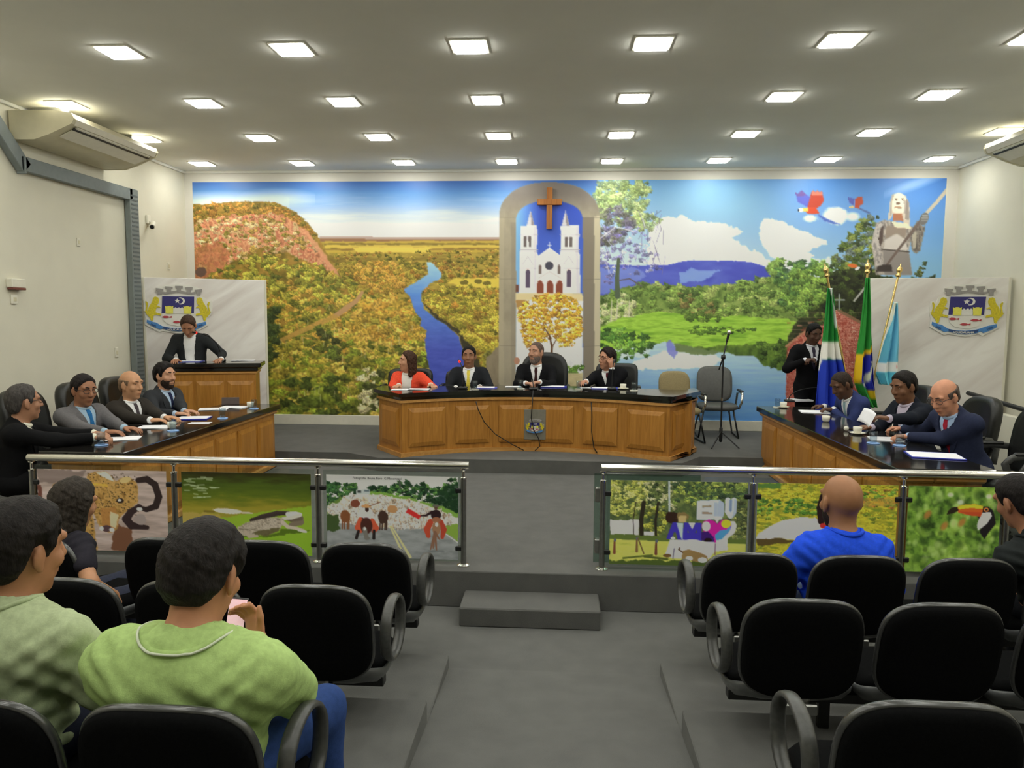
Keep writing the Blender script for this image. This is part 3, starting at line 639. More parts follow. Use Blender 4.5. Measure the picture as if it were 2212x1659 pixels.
K.clumps(S2([(300, 1050), (400, 990), (560, 980), (690, 1010), (760, 1090), (765, 1300), (700, 1390), (600, 1400), (540, 1300), (470, 1370), (330, 1400), (270, 1260), (260, 1120)]), 520, (3.5, 7), [(206, 158, 44), (226, 186, 66), (182, 128, 40), (214, 170, 52), (160, 112, 38)], al=.85, seed=40)
for i in range(26): K.ell(RNG.uniform(1130, 1250), RNG.uniform(665, 745), 2.6, 1.8, (214, 212, 206), al=.7)
K.line(S2([(520, 1480), (525, 1400), (505, 1310), (460, 1240)]), [5, 4.5, 3, 1.5], (92, 60, 34)); K.line(S2([(525, 1400), (560, 1340)]), [3, 1.5], (92, 60, 34)); K.line(S2([(580, 1180), (600, 1120), (560, 1090)]), 1.5, (70, 56, 40), .8); K.line(S2([(590, 1190), (650, 1150)]), 1.5, (70, 56, 40), .8)
K.clumps(S2([(630, 1555), (768, 1550), (768, 1605), (630, 1605)]), 22, (4, 7), [(92, 128, 50), (66, 96, 40), (116, 150, 60)], seed=41); K.poly(S2([(238, 1605), (770, 1605), (770, 1990), (238, 1990)]), None, pal=[(176, 162, 118), (196, 182, 136)], sc=(14, 6)); K.ell(*S2([(245, 1510)])[0], 6, 8, (170, 120, 96))
MURAL_GAIN = 1.55
pos = np.stack([MX0+(MX1-MX0)*u, np.full_like(u, MY), MZ1+(MZ0-MZ1)*v], -1)
M['print'] = mat_attr('satin_print', .42, .35)
mural = thing('wall_mural', 'wide printed mural of hill, river, church arch and lake across the back wall', 'mural', (0, MY, MZ0))
o = grid_mesh('printed_sheet', pos-np.array((0, MY, MZ0)), K.linear(MURAL_GAIN), M['print'], mural)
b = MB(); b.box((0, .003, (MZ1-MZ0)/2), (MX1-MX0, .004, MZ1-MZ0)); b.build('backing_sheet', M['white'], mural)
del K
# ---------------------------------------------------------------- railing with printed glass panels
YR = 5.207
def panel_ink(x0, y0, x1, y1, seed, n=190):
    ny = max(8, int(n*(y1-y0)/(x1-x0)))
    a, c = np.meshgrid(np.linspace(x0, x1, n), np.linspace(y0, y1, ny)); return Ink(a, c, seed)
def ink_jaguar():
    K = panel_ink(80, 1016, 365, 1208, 11)
    def S(p): return [(x/5.267, 970+y/5.267) for x, y in p]
    K.poly([(70, 1000), (380, 1000), (380, 1220), (70, 1220)], None, pal=[(150, 132, 126), (176, 158, 152), (190, 174, 172)], sc=(60, 9))
    K.poly(S([(420, 240), (1000, 260), (900, 420), (440, 400)]), (112, 96, 92), jit=5, al=.7); K.poly(S([(420, 440), (470, 440), (470, 1200), (420, 1200)]), (104, 62, 52), jit=2)
    K.poly(S([(1320, 900), (1500, 980), (1500, 1250), (1250, 1250)]), (112, 74, 54), jit=5)
    sp = [(134, 98, 48), (168, 128, 66), (188, 150, 88), (150, 112, 56)]
    K.poly(S([(600, 420), (1000, 380), (1100, 1250), (500, 1250)]), None, jit=4, pal=sp, sc=(9, 9))
    K.poly(S([(1000, 420), (1010, 300), (1100, 258), (1240, 262), (1340, 380), (1400, 340), (1500, 320), (1585, 400), (1590, 640), (1480, 720), (1370, 830), (1330, 980), (1260, 1030), (1160, 1000), (1100, 900), (1060, 760), (1090, 600)]), None, jit=2, pal=sp, sc=(8, 8))
    r = np.random.default_rng(5)
    for i in range(150):
        x, y = r.uniform(1020, 1590), r.uniform(280, 800)
        K.ell(*S([(x, y)])[0], r.uniform(1.2, 2.6), r.uniform(1, 1.8), (66, 48, 28), rot=r.uniform(0, 3), al=.75, soft=.5)
    for i in range(90):
        x, y = r.uniform(560, 1080), r.uniform(420, 1200); K.ell(*S([(x, y)])[0], 2.6, 2, (70, 52, 32), al=.7, soft=.5)
    K.poly(S([(1070, 400), (1240, 420), (1240, 450), (1070, 440)]), (206, 164, 66), jit=2); K.poly(S([(1120, 270), (1240, 262), (1330, 390), (1180, 330)]), (206, 198, 188), jit=2); K.ell(*S([(1450, 360)])[0], 13, 7, (196, 172, 116), rot=-.3)
    K.poly(S([(1150, 720), (1330, 700), (1330, 960), (1250, 1020), (1160, 960)]), (168, 116, 60), jit=3, al=.8); K.poly(S([(1260, 760), (1360, 800), (1310, 980), (1250, 940)]), (204, 184, 150), jit=2)
    K.ell(*S([(1380, 620)])[0], 8, 6.5, (48, 34, 28)); K.ell(*S([(1372, 614)])[0], 4, 3, (196, 200, 196)); K.ell(*S([(1210, 975)])[0], 11, 8, (80, 58, 64)); K.ell(*S([(1150, 975)])[0], 5, 5, (206, 204, 206)); K.ell(*S([(1270, 990)])[0], 6, 5, (214, 208, 204))
    K.line(S([(1600, 360), (1700, 345), (1790, 410), (1830, 560), (1790, 680), (1680, 725), (1600, 700)]), [13, 15, 15, 15, 15, 12, 10], (46, 34, 34)); K.line(S([(1600, 690), (1500, 760), (1440, 850), (1500, 930), (1680, 950)]), [12, 16, 18, 18, 10], (50, 36, 38)); K.ell(*S([(1600, 850)])[0], 14, 13, (150, 136, 134), jit=.5); K.ell(*S([(1600, 720)])[0], 7, 4, (190, 190, 192))
    return K
def ink_caiman():
    K = panel_ink(392, 1020, 675, 1208, 12)
    def S(p): return [(380+x/6.38, 980+y/6.38) for x, y in p]
    w = (slice(None), slice(None)); t = np.clip((K.Y-1020)/188, 0, .999)
    st = np.array([(48, 46, 20), (66, 84, 26), (88, 104, 28), (142, 132, 42), (150, 142, 52), (140, 160, 50), (132, 172, 44), (128, 176, 42)], np.float32)
    ti = t*6.99+(fbm(K.X/40, K.Y/8, 8)-.5)*1.2; ti = np.clip(ti, 0, 6.99); ii = ti.astype(int); ff = (ti-ii)[..., None]
    K.c[:] = st[ii]*(1-ff)+st[ii+1]*ff
    K.poly(S([(60, 860), (560, 860), (700, 1000), (300, 1300), (60, 1300)]), (172, 150, 78), jit=6, al=.8); K.poly(S([(600, 930), (1300, 800), (1920, 720), (1920, 1480), (900, 1480), (700, 1050)]), (134, 176, 46), jit=5, al=.8)
    r = np.random.default_rng(4)
    for i in range(26):
        x, y = r.uniform(80, 520), r.uniform(330, 640); K.line(S([(x, y), (x+r.uniform(40, 110), y+r.uniform(-10, 10))]), r.uniform(2, 4), (168, 182, 148), .6)
    K.ell(*S([(720, 822)])[0], 33, 6, (204, 192, 182), rot=.06, jit=.3); K.ell(*S([(980, 842)])[0], 14, 2.5, (186, 176, 150), rot=.05); K.line(S([(390, 830), (520, 836)]), 5, (112, 96, 36), .8)
    K.poly(S([(860, 1130), (1100, 1200), (1420, 1130), (1450, 1060), (1900, 1090), (1600, 1130), (1300, 1190), (900, 1210)]), (70, 92, 26), jit=3, al=.8)
    K.line(S([(1720, 880), (1730, 960), (1600, 1000)]), [12, 14, 10], (122, 108, 92)); K.line(S([(1490, 905), (1600, 930), (1730, 900)]), [6, 9, 12], (104, 92, 78))
    K.line(S([(1040, 950), (1200, 885), (1400, 835), (1560, 835)]), [7, 9, 10, 10], (66, 54, 52)); K.line(S([(1560, 850), (1660, 840), (1725, 850)]), [12, 11, 9], (206, 204, 198)); K.line(S([(1720, 860), (1600, 900), (1490, 912)]), [8, 8, 7], (196, 190, 180))
    K.poly(S([(845, 1060), (960, 990), (1120, 930), (1300, 893), (1460, 900), (1500, 925), (1490, 1000), (1410, 1100), (1260, 1165), (1100, 1165), (930, 1185), (855, 1150)]), None, jit=1.5, pal=[(128, 116, 98), (160, 148, 132), (186, 176, 162), (142, 128, 110)], sc=(7, 5))
    K.poly(S([(1060, 1130), (1250, 1080), (1440, 1040), (1410, 1110), (1260, 1170), (1090, 1170)]), (84, 78, 44), jit=3, al=.8)
    for i in range(22): x = 1040+i*22; K.line(S([(x, 955-i*5), (x+8, 925-i*5)]), 3, (58, 48, 48))
    K.line(S([(1480, 970), (1550, 1035), (1680, 1055), (1770, 1090)]), [9, 8, 7, 8], (190, 178, 164)); K.line(S([(1700, 1080), (1800, 1100)]), 5, (206, 196, 184)); K.line(S([(960, 1130), (1010, 1190), (1120, 1180)]), [9, 8, 6], (176, 162, 146))
    return K
def ink_cattle():
    K = panel_ink(705, 1024, 990, 1213, 13, 210)
    def S(p): return [(690+x/6.32, 980+y/6.32) for x, y in p]
    K.c[:] = (214, 206, 210)
    K.poly(S([(60, 980), (1950, 980), (1950, 1500), (60, 1500)]), None, pal=[(120, 124, 126), (140, 144, 146), (152, 156, 158)], sc=(30, 10))
    DG = [(46, 82, 50), (62, 104, 56), (30, 58, 36), (84, 124, 60)]
    K.clumps(S([(60, 390), (250, 400), (330, 520), (340, 640), (60, 780)]), 70, (4, 8), DG, seed=60); K.clumps(S([(330, 410), (510, 420), (520, 540), (340, 560)]), 30, (4, 7), DG, seed=61)
    K.clumps(S([(690, 440), (1000, 440), (1100, 360), (1450, 380), (1500, 450), (1700, 400), (1800, 310), (1920, 310), (1920, 800), (1600, 760), (1100, 590), (700, 560)]), 210, (4, 8), DG+[(24, 48, 30)], seed=62)
    K.poly(S([(1620, 480), (1900, 340), (1900, 800), (1640, 780)]), (24, 50, 30), jit=6, al=.8); K.line(S([(1100, 350), (1110, 440)]), 4, (70, 78, 70)); K.line(S([(1410, 550), (1412, 640)]), 2, (150, 160, 130))
    K.poly(S([(700, 500), (1000, 540), (1500, 650), (1900, 800), (1900, 860), (1400, 700), (700, 570)]), (116, 156, 66), jit=5); K.poly(S([(60, 760), (300, 600), (420, 700), (250, 800), (60, 1100)]), (98, 126, 58), jit=6)
    K.poly(S([(500, 490), (690, 480), (690, 560), (500, 560)]), (176, 184, 184)); K.poly(S([(520, 500), (570, 495), (570, 530), (520, 530)]), (60, 66, 66)); K.poly(S([(620, 490), (690, 490), (680, 520), (620, 520)]), (92, 108, 116))
    herd = S([(340, 580), (500, 555), (860, 560), (1300, 640), (1560, 720), (1830, 840), (1830, 980), (1620, 990), (1430, 1030), (1000, 1040), (420, 990), (110, 900), (105, 740), (260, 690)])
    K.poly(herd, None, jit=2, pal=[(188, 172, 156), (214, 202, 192), (226, 218, 212), (170, 150, 130)], sc=(6, 8)); K.clumps(herd, 240, (2.5, 5.5), [(222, 214, 206), (206, 192, 180), (192, 170, 146), (228, 222, 220)], flat=1.3, seed=63, sort=True)
    r = np.random.default_rng(9)
    for i in range(110): x, y = r.uniform(380, 1800), r.uniform(780, 1010); K.line(S([(x, y), (x+r.uniform(-6, 6), y+r.uniform(30, 70))]), 1.2, [(150, 118, 92), (112, 84, 64), (230, 224, 216)][i % 3], .7)
    K.poly(S([(1700, 1000), (1900, 960), (1900, 1200), (1740, 1080)]), (126, 158, 62), jit=5); K.poly(S([(60, 860), (250, 860), (280, 1080), (60, 1120)]), (62, 82, 44), jit=6)
    K.line(S([(965, 1010), (1160, 1450)]), [3, 6], (206, 190, 140)); K.line(S([(990, 1010), (1240, 1450)]), [3, 6], (206, 190, 140)); K.line(S([(1700, 1080), (1900, 1230)]), 2, (206, 206, 200))
    for x, y, c in ((350, 880, (124, 76, 46)), (870, 880, (66, 46, 38)), (1000, 760, (178, 132, 88)), (490, 690, (120, 66, 50))):
        K.ell(*S([(x, y)])[0], 11, 15 if y > 850 else 9, c, jit=.3)
        if y > 850:
            for dx in (-40, -10, 30, 50): K.line(S([(x+dx, y+70), (x+dx-5, y+180)]), 3, c)
    # riders
    K.ell(*S([(640, 840)])[0], 15, 17, (206, 194, 214), jit=.2); K.ell(*S([(650, 770)])[0], 4, 6, (60, 40, 34)); K.ell(*S([(640, 725)])[0], 10, 4, (196, 146, 96)); K.line(S([(560, 920), (520, 1040), (560, 1090)]), [10, 13, 9], (196, 84, 56)); K.line(S([(720, 930), (770, 1040), (740, 1090)]), [10, 13, 9], (196, 84, 56))
    K.ell(*S([(640, 1010)])[0], 13, 19, (72, 40, 34)); K.line(S([(620, 930), (585, 900)]), 3, (72, 40, 34)); K.line(S([(615, 1060), (640, 1190), (660, 1190)]), [10, 9, 8], (116, 112, 106)); K.ell(*S([(615, 1055)])[0], 3, 4, (214, 206, 198)); K.line(S([(530, 1090), (500, 1190)]), [6, 7], (40, 34, 34)); K.line(S([(745, 1080), (740, 1190)]), [6, 7], (40, 34, 34)); K.line(S([(690, 720), (840, 660)]), 2, (120, 80, 60))
    K.poly(S([(1180, 805), (1215, 738), (1395, 850), (1360, 897)]), (200, 44, 44)); K.line(S([(1390, 848), (1460, 840), (1540, 790)]), [3, 5, 7], (48, 30, 34)); K.ell(*S([(1595, 830)])[0], 11, 12, (44, 28, 32)); K.ell(*S([(1595, 720)])[0], 4, 6, (92, 66, 56)); K.ell(*S([(1595, 698)])[0], 8, 3, (96, 92, 84))
    K.line(S([(1520, 930), (1470, 1040), (1490, 1140)]), [13, 14, 9], (180, 70, 48)); K.line(S([(1660, 930), (1700, 1040), (1680, 1150)]), [11, 13, 8], (170, 64, 46)); K.ell(*S([(1600, 900)])[0], 10, 6, (150, 96, 70)); K.ell(*S([(1600, 1020)])[0], 9, 16, (150, 112, 84)); K.ell(*S([(1602, 970)])[0], 3.5, 5, (212, 204, 190))
    for x, y in ((1520, 1330), (1555, 1310), (1600, 1340), (1640, 1180)): K.line(S([(1580, 1080), (x, y)]), [6, 3], (128, 92, 72))
    K.poly(S([(1480, 1340), (1700, 1330), (1720, 1370), (1500, 1370)]), (106, 110, 112), jit=2, al=.7)
    return K
def ink_sign():
    K = panel_ink(1318, 1032, 1610, 1222, 14, 210)
    def S(p): return [(1280+x/6.144, 990+y/6.144) for x, y in p]
    K.poly([(1300, 1020), (1630, 1020), (1630, 1240), (1300, 1240)], None, pal=[(58, 72, 48), (84, 100, 58), (120, 134, 70)], sc=(14, 14))
    K.clumps(S([(200, 250), (720, 250), (740, 560), (600, 740), (200, 760)]), 170, (3, 8), [(196, 198, 92), (168, 174, 80), (120, 130, 62), (206, 206, 120)], seed=70); K.clumps(S([(700, 250), (1100, 260), (1100, 640), (720, 700)]), 100, (3, 7), [(56, 70, 46), (150, 156, 96), (90, 104, 60), (186, 184, 136)], seed=71)
    K.clumps(S([(1080, 260), (2020, 260), (2020, 520), (1380, 560), (1080, 640)]), 140, (4, 8), [(124, 146, 66), (70, 92, 56), (160, 174, 78), (54, 72, 50)], seed=72); K.clumps(S([(700, 560), (960, 600), (960, 1000), (700, 1000)]), 60, (3, 7), [(176, 178, 70), (140, 146, 60), (92, 100, 50)], seed=73); K.clumps(S([(1840, 520), (2020, 500), (2020, 1050), (1840, 1050)]), 60, (3, 7), [(96, 104, 56), (140, 146, 80), (66, 74, 46)], seed=74)
    K.poly(S([(240, 820), (620, 800), (620, 1012), (240, 1012)]), (216, 212, 224), jit=3); K.poly(S([(680, 960), (820, 960), (820, 1020), (680, 1020)]), (206, 202, 214), jit=3)
    for x, w_ in ((645, 9), (835, 5), (540, 2)): K.line(S([(x+30, 560), (x, 800), (x+10, 1010)]), w_, (46, 40, 30))
    K.line(S([(1000, 250), (1015, 700)]), 4, (176, 186, 190))
    K.poly(S([(220, 1010), (1000, 1020), (2020, 1040), (2020, 1120), (1000, 1100), (220, 1080)]), (92, 110, 50), jit=3); K.poly(S([(220, 1075), (1000, 1095), (2020, 1100), (2020, 1500), (220, 1500)]), None, pal=[(178, 182, 78), (204, 206, 96), (190, 192, 84)], sc=(30, 8)); K.poly(S([(220, 1380), (800, 1350), (2020, 1360), (2020, 1500), (220, 1500)]), (74, 92, 40), jit=6)
    K.line(S([(420, 1340), (800, 1290)]), 4, (92, 106, 46)); K.line(S([(700, 1310), (1000, 1340)]), 5, (84, 96, 44))
    for x, y, c in ((300, 1190, (122, 70, 52)), (595, 1160, (126, 96, 60)), (850, 1190, (108, 60, 50))): K.line(S([(x, y-90), (x, y+80)]), [4, 6], c); K.ell(*S([(x+6, y-100)])[0], 3, 4, (92, 96, 110))
    K.line(S([(610, 1060), (690, 1270)]), 3, (112, 92, 56))
    LV = (190, 200, 228); LD = (164, 176, 212)
    K.poly(S([(1370, 520), (1660, 500), (1720, 545), (1720, 700), (1700, 770), (1370, 785)]), LV); K.poly(S([(1660, 500), (1720, 545), (1720, 720), (1640, 770), (1640, 560)]), LD)
    K.poly(S([(1440, 585), (1560, 575), (1560, 605), (1440, 615)]), (150, 136, 110)); K.poly(S([(1440, 670), (1580, 675), (1580, 705), (1440, 700)]), (150, 130, 110)); K.poly(S([(1590, 540), (1640, 535), (1640, 760), (1590, 765)]), LD)
    K.line(S([(1770, 500), (1770, 660), (1810, 720), (1850, 660), (1850, 500)]), 11, LV); K.poly(S([(1850, 480), (1890, 510), (1885, 680), (1830, 760), (1850, 640)]), LD); K.poly(S([(1790, 500), (1830, 500), (1830, 640), (1810, 670), (1790, 640)]), (118, 138, 170))
    K.ell(*S([(1060, 760)])[0], 17, 13, (52, 34, 26), jit=.5); K.ell(*S([(1190, 740)])[0], 14, 10, (128, 108, 66), jit=.6); K.poly(S([(1140, 740), (1240, 740), (1240, 820), (1140, 820)]), (188, 166, 112), jit=3)
    NB = (62, 52, 172)
    K.poly(S([(980, 1055), (1060, 828), (1120, 828), (1190, 1065), (1130, 1062), (1105, 960), (1080, 960), (1050, 1058)]), NB); K.poly(S([(1110, 830), (1195, 830), (1195, 1065), (1175, 1040)]), (176, 200, 226)); K.ell(*S([(1070, 1045)])[0], 5, 3, (190, 200, 226))
    K.poly(S([(1200, 1075), (1205, 825), (1265, 825), (1320, 910), (1360, 822), (1435, 822), (1445, 1085), (1385, 1085), (1380, 920), (1330, 1010), (1300, 1010), (1255, 920), (1255, 1080)]), NB); K.poly(S([(1200, 960), (1445, 960), (1445, 1085), (1200, 1078)]), NB); K.poly(S([(1265, 825), (1360, 822), (1318, 912)]), (222, 224, 236))
    K.poly(S([(1800, 790), (1870, 790), (1900, 850), (1870, 960), (1700, 1100), (1640, 1100)]), (216, 214, 196))
    K.poly(S([(1440, 860), (1470, 800), (1530, 775), (1600, 790), (1640, 830), (1690, 780), (1760, 765), (1815, 800), (1830, 870), (1780, 960), (1690, 1040), (1625, 1110), (1560, 1060), (1480, 980)]), (196, 30, 150))
    K.poly(S([(1440, 950), (1520, 940), (1600, 1020), (1620, 1110), (1500, 1080), (1440, 1060)]), (60, 28, 110)); K.ell(*S([(1500, 870)])[0], 9, 11, (228, 216, 224)); K.poly(S([(1590, 730), (1690, 730), (1640, 830)]), (216, 206, 216)); K.ell(*S([(1758, 830)])[0], 10.5, 9.5, (216, 206, 48)); K.poly(S([(1620, 980), (1680, 920), (1760, 910), (1830, 850), (1800, 940), (1700, 1050), (1650, 1085), (1625, 1040)]), (74, 146, 208)); K.ell(*S([(1530, 1060)])[0], 8, 5, (36, 24, 24))
    K.poly(S([(1030, 1070), (1200, 1062), (1640, 1090), (1780, 1060), (1790, 1190), (1620, 1220), (1540, 1330), (1080, 1330), (970, 1290)]), None, pal=[(196, 196, 222), (216, 214, 232), (206, 206, 226)], sc=(14, 14)); K.poly(S([(1640, 1060), (1780, 1030), (1780, 1120), (1640, 1130)]), (226, 224, 214)); K.ell(*S([(1330, 1110)])[0], 22, 9, (206, 200, 220)); K.line(S([(1625, 1110), (1625, 1260)]), 2, (120, 80, 100))
    K.poly(S([(1190, 1330), (1200, 1220), (1280, 1195), (1440, 1240), (1520, 1280), (1545, 1350), (1400, 1370)]), (146, 118, 74)); K.line(S([(1200, 1240), (1150, 1200), (1160, 1180)]), 3, (92, 70, 48)); K.ell(*S([(1290, 1320)])[0], 8, 5, (196, 214, 226)); K.ell(*S([(1465, 1340)])[0], 10, 6, (206, 216, 228)); K.ell(*S([(1000, 1290)])[0], 9, 4, (112, 84, 52)); K.line(S([(1075, 1330), (1090, 1190)]), 2, (96, 88, 108))
    return K
def ink_stork():
    K = panel_ink(1637, 1038, 1932, 1228, 15)
    def S(p): return [(1250+x/2.3, 960+y/2.3) for x, y in p]
    YL = [(212, 198, 48), (232, 216, 62), (186, 176, 46), (156, 160, 46)]; GR = [(92, 140, 52), (70, 112, 44), (120, 160, 60)]
    K.poly([(1620, 1030), (1950, 1030), (1950, 1240), (1620, 1240)], None, pal=[(170, 164, 48), (206, 192, 56), (150, 150, 46), (120, 140, 46)], sc=(16, 6))
    K.clumps(S([(880, 180), (1570, 180), (1570, 280), (880, 270)]), 130, (4, 7), YL, flat=.6, seed=80); K.clumps(S([(880, 265), (1220, 260), (1220, 335), (880, 335)]), 90, (4, 7), GR, flat=.6, seed=81); K.clumps(S([(1380, 205), (1570, 200), (1570, 300), (1400, 290)]), 60, (4, 7), GR+[(190, 130, 60)], flat=.6, seed=82); K.clumps(S([(880, 335), (1570, 300), (1570, 620), (880, 620)]), 200, (4, 8), YL+[(128, 148, 52)], flat=.6, seed=83)
    K.poly(S([(880, 180), (1010, 180), (1010, 210), (880, 200)]), (88, 128, 56), jit=4); K.poly(S([(1390, 250), (1560, 240), (1560, 285), (1400, 290)]), (192, 138, 62), jit=5, al=.6)
    K.poly(S([(888, 470), (900, 440), (960, 400), (1020, 368), (1100, 352), (1180, 352), (1225, 385), (1230, 430), (1190, 440), (1110, 470), (1000, 462), (950, 475)]), (226, 212, 216), jit=1.5); K.poly(S([(888, 470), (1000, 462), (1110, 470), (1020, 490), (900, 500)]), (92, 76, 40), jit=3)
    K.poly(S([(1090, 460), (1160, 450), (1130, 580), (1090, 580)]), (216, 204, 206)); K.line(S([(1205, 240), (1195, 300), (1205, 370)]), [10, 13, 14], (40, 26, 26)); K.ell(*S([(1218, 392)])[0], 8, 6, (196, 46, 44)); K.poly(S([(1200, 235), (1235, 250), (1330, 330), (1240, 290)]), (40, 26, 26))
    return K
def ink_toucan():
    K = panel_ink(1963, 1045, 2150, 1240, 16, 150)
    def S(p): return [(1880+x/5.72, 980+y/5.72) for x, y in p]
    K.poly([(1950, 1030), (2160, 1030), (2160, 1250), (1950, 1250)], None, pal=[(44, 66, 26), (84, 122, 44), (120, 160, 58), (150, 184, 76)], sc=(16, 18))
    r = np.random.default_rng(3)
    for i in range(150):
        x, y = r.uniform(480, 1540), r.uniform(400, 1500); c = [(116, 158, 56), (150, 186, 82), (62, 92, 36), (178, 204, 122), (52, 78, 32), (134, 172, 60)][r.integers(6)]
        K.ell(*S([(x, y)])[0], r.uniform(4, 9), r.uniform(5, 12), c, soft=.9, al=.55, rot=r.uniform(-.5, .5))
    for x, y in ((710, 740), (1110, 830), (910, 880)): K.ell(*S([(x, y)])[0], 6, 10, (178, 112, 56), soft=.8, al=.8, rot=.5)
    for x, y in ((1080, 570), (960, 480), (1400, 490)): K.ell(*S([(x, y)])[0], 6, 5, (206, 212, 200), soft=.8, al=.7)
    K.poly(S([(1330, 625), (1400, 620), (1460, 670), (1490, 780), (1500, 840), (1420, 960), (1380, 1040), (1320, 950), (1340, 860), (1290, 760)]), (28, 24, 28)); K.poly(S([(1335, 700), (1430, 690), (1450, 740), (1400, 840), (1300, 930), (1285, 860), (1305, 780)]), (222, 218, 226)); K.ell(*S([(1380, 660)])[0], 5, 5, (196, 120, 60)); K.ell(*S([(1382, 660)])[0], 2.4, 2.4, (30, 30, 40))
    K.poly(S([(1040, 640), (1100, 605), (1240, 592), (1340, 615), (1340, 680), (1320, 748), (1200, 738), (1060, 705)]), (206, 92, 36)); K.poly(S([(1040, 640), (1100, 605), (1240, 592), (1340, 615), (1338, 650), (1200, 642), (1070, 662)]), (232, 190, 44)); K.poly(S([(1060, 690), (1200, 690), (1330, 690), (1320, 748), (1200, 738)]), (176, 62, 36), al=.7); K.poly(S([(930, 735), (940, 690), (985, 640), (1050, 632), (1062, 680), (1010, 712)]), (40, 32, 22))
    return K
PZ0, PZ1 = .31, .925
posts_l = [-3.93, -2.83, -1.74, -.667]; posts_r = [.339, 1.394, 2.428, 3.13, 3.95]
def railing(name, label, xs, x0, x1, base_x):
    t = thing(name, label, 'railing', (base_x, YR, ZL))
    b = MB(); b.tube([(x0-base_x, 0, .745), (x1-base_x, 0, .745)], .028, 18); b.build('handrail', M['steel'], t, 'auto')
    for x in xs:
        b = MB(); b.tube([(x-base_x, 0, 0), (x-base_x, 0, .655)], .021, 14); p = b.build('post', M['steel_dark'], t, 'auto')
        b = MB(); b.lathe((x-base_x, 0, 0), [(.046, 0), (.046, .008), (.03, .016), (.022, .018)], 18); b.build('base_flange', M['steel'], p, 'auto')
        b = MB(); b.lathe((x-base_x, 0, .645), [(.024, 0), (.024, .012), (.01, .016), (.01, .055), (.022, .066), (.022, .075)], 14); b.build('saddle', M['steel'], p, 'auto')
        for z in (.13, .56):
            for sx in (-1, 1):
                if (x == xs[0] and sx < 0) or (x == xs[-1] and sx > 0): continue
                b = MB(); b.box((x-base_x+sx*.034, 0, z), (.05, .03, .036), ch=.006); b.build('glass_clamp', M['black'], p)
    return t
rl = railing('stage_railing', 'left steel stage railing with jaguar, caiman and cattle photographs', posts_l, -3.95, -.627, -2.3)
rr = railing('stage_railing', 'right steel stage railing with lettered sign, stork and toucan photographs', posts_r, .325, 4.1, 1.8)
def glass_panel(t, bx, x0, x1, ink, lab):
    b = MB(); b.box(((x0+x1)/2-bx, 0, (PZ0+PZ1)/2-ZL+.01), (x1-x0+.05, .008, PZ1-PZ0+.05), ch=.001); g = b.build('glass_pane', M['glass'], t)
    if ink is None: return
    K = ink(); a, c = np.meshgrid(np.linspace(x0, x1, K.nx), np.linspace(PZ1, PZ0, K.ny))
    pos = np.stack([a-bx, np.full_like(a, -.0055), c-ZL], -1)
    o = grid_mesh('photo_print', pos, K.linear(1.75, .05), M['print'], g); o['label'] = lab
    b = MB(); b.box(((x0+x1)/2-bx, -.0048, (PZ0+PZ1)/2-ZL), (x1-x0, .0008, PZ1-PZ0)); b.build('print_backing', M['white'], g)
    return g
glass_panel(rl, -2.3, -3.888, -2.886, ink_jaguar, 'photograph of a spotted jaguar with curled tail')
glass_panel(rl, -2.3, -2.771, -1.792, ink_caiman, 'photograph of a grey caiman on green grass')
g3 = glass_panel(rl, -2.3, -1.677, -.705, ink_cattle, 'photograph of riders driving white cattle along a road')
glass_panel(rr, 1.8, .392, 1.359, ink_sign, 'photograph of EU AMO letter sign with heart under trees')
glass_panel(rr, 1.8, 1.425, 2.389, ink_stork, 'photograph of a white stork among yellow flowers')
glass_panel(rr, 1.8, 2.459, 3.085, ink_toucan, 'photograph of a toucan with orange bill')
glass_panel(rr, 1.8, 3.18, 3.9, None, '')
def text_obj(name, s, size, material, parent, mtx, extrude=.0004, align='CENTER', bold=0):
    cu = bpy.data.curves.new(name, 'FONT'); cu.body = s; cu.size = size; cu.extrude = extrude; cu.align_x = align; cu.align_y = 'CENTER'; cu.resolution_u = 3; cu.offset = bold
    tmp = bpy.data.objects.new(name, cu); C.objects.link(tmp)
    dg = bpy.context.evaluated_depsgraph_get(); me = bpy.data.meshes.new_from_object(tmp.evaluated_get(dg)); me.name = name
    bpy.data.objects.remove(tmp); bpy.data.curves.remove(cu)
    me.transform(mtx); me.materials.clear(); me.materials.append(material)
    o = bpy.data.objects.new(name, me); C.objects.link(o); o.parent = parent
    return o
FRONT = Matrix(((1, 0, 0, 0), (0, 0, -1, 0), (0, 1, 0, 0), (0, 0, 0, 1)))       # text facing the audience
M['ink_dark'] = mat('dark_ink', (.03, .03, .035), .6, noise=.1)
text_obj('caption', 'Fotografia: Bruna Baro  G Manoncani', .024, M['ink_dark'], g3, Matrix.Translation((-1.3+2.3, -.0062, PZ1-ZL-.022)) @ FRONT)
# glass gate leaf swung open behind the right railing
gt = thing('glass_gate', 'open frosted glass gate leaf hinged on the right railing post', 'gate', (.29, YR+.07, ZL))
b = MB(); b.box((.37, 0, .36), (.76, .008, .66), ch=.001); b.build('glass_leaf', M['gate_glass'], gt)
for z in (.16, .54):
    b = MB(); b.box((.02, -.02, z), (.05, .05, .11), ch=.008); b.build('hinge', M['steel_dark'], gt)
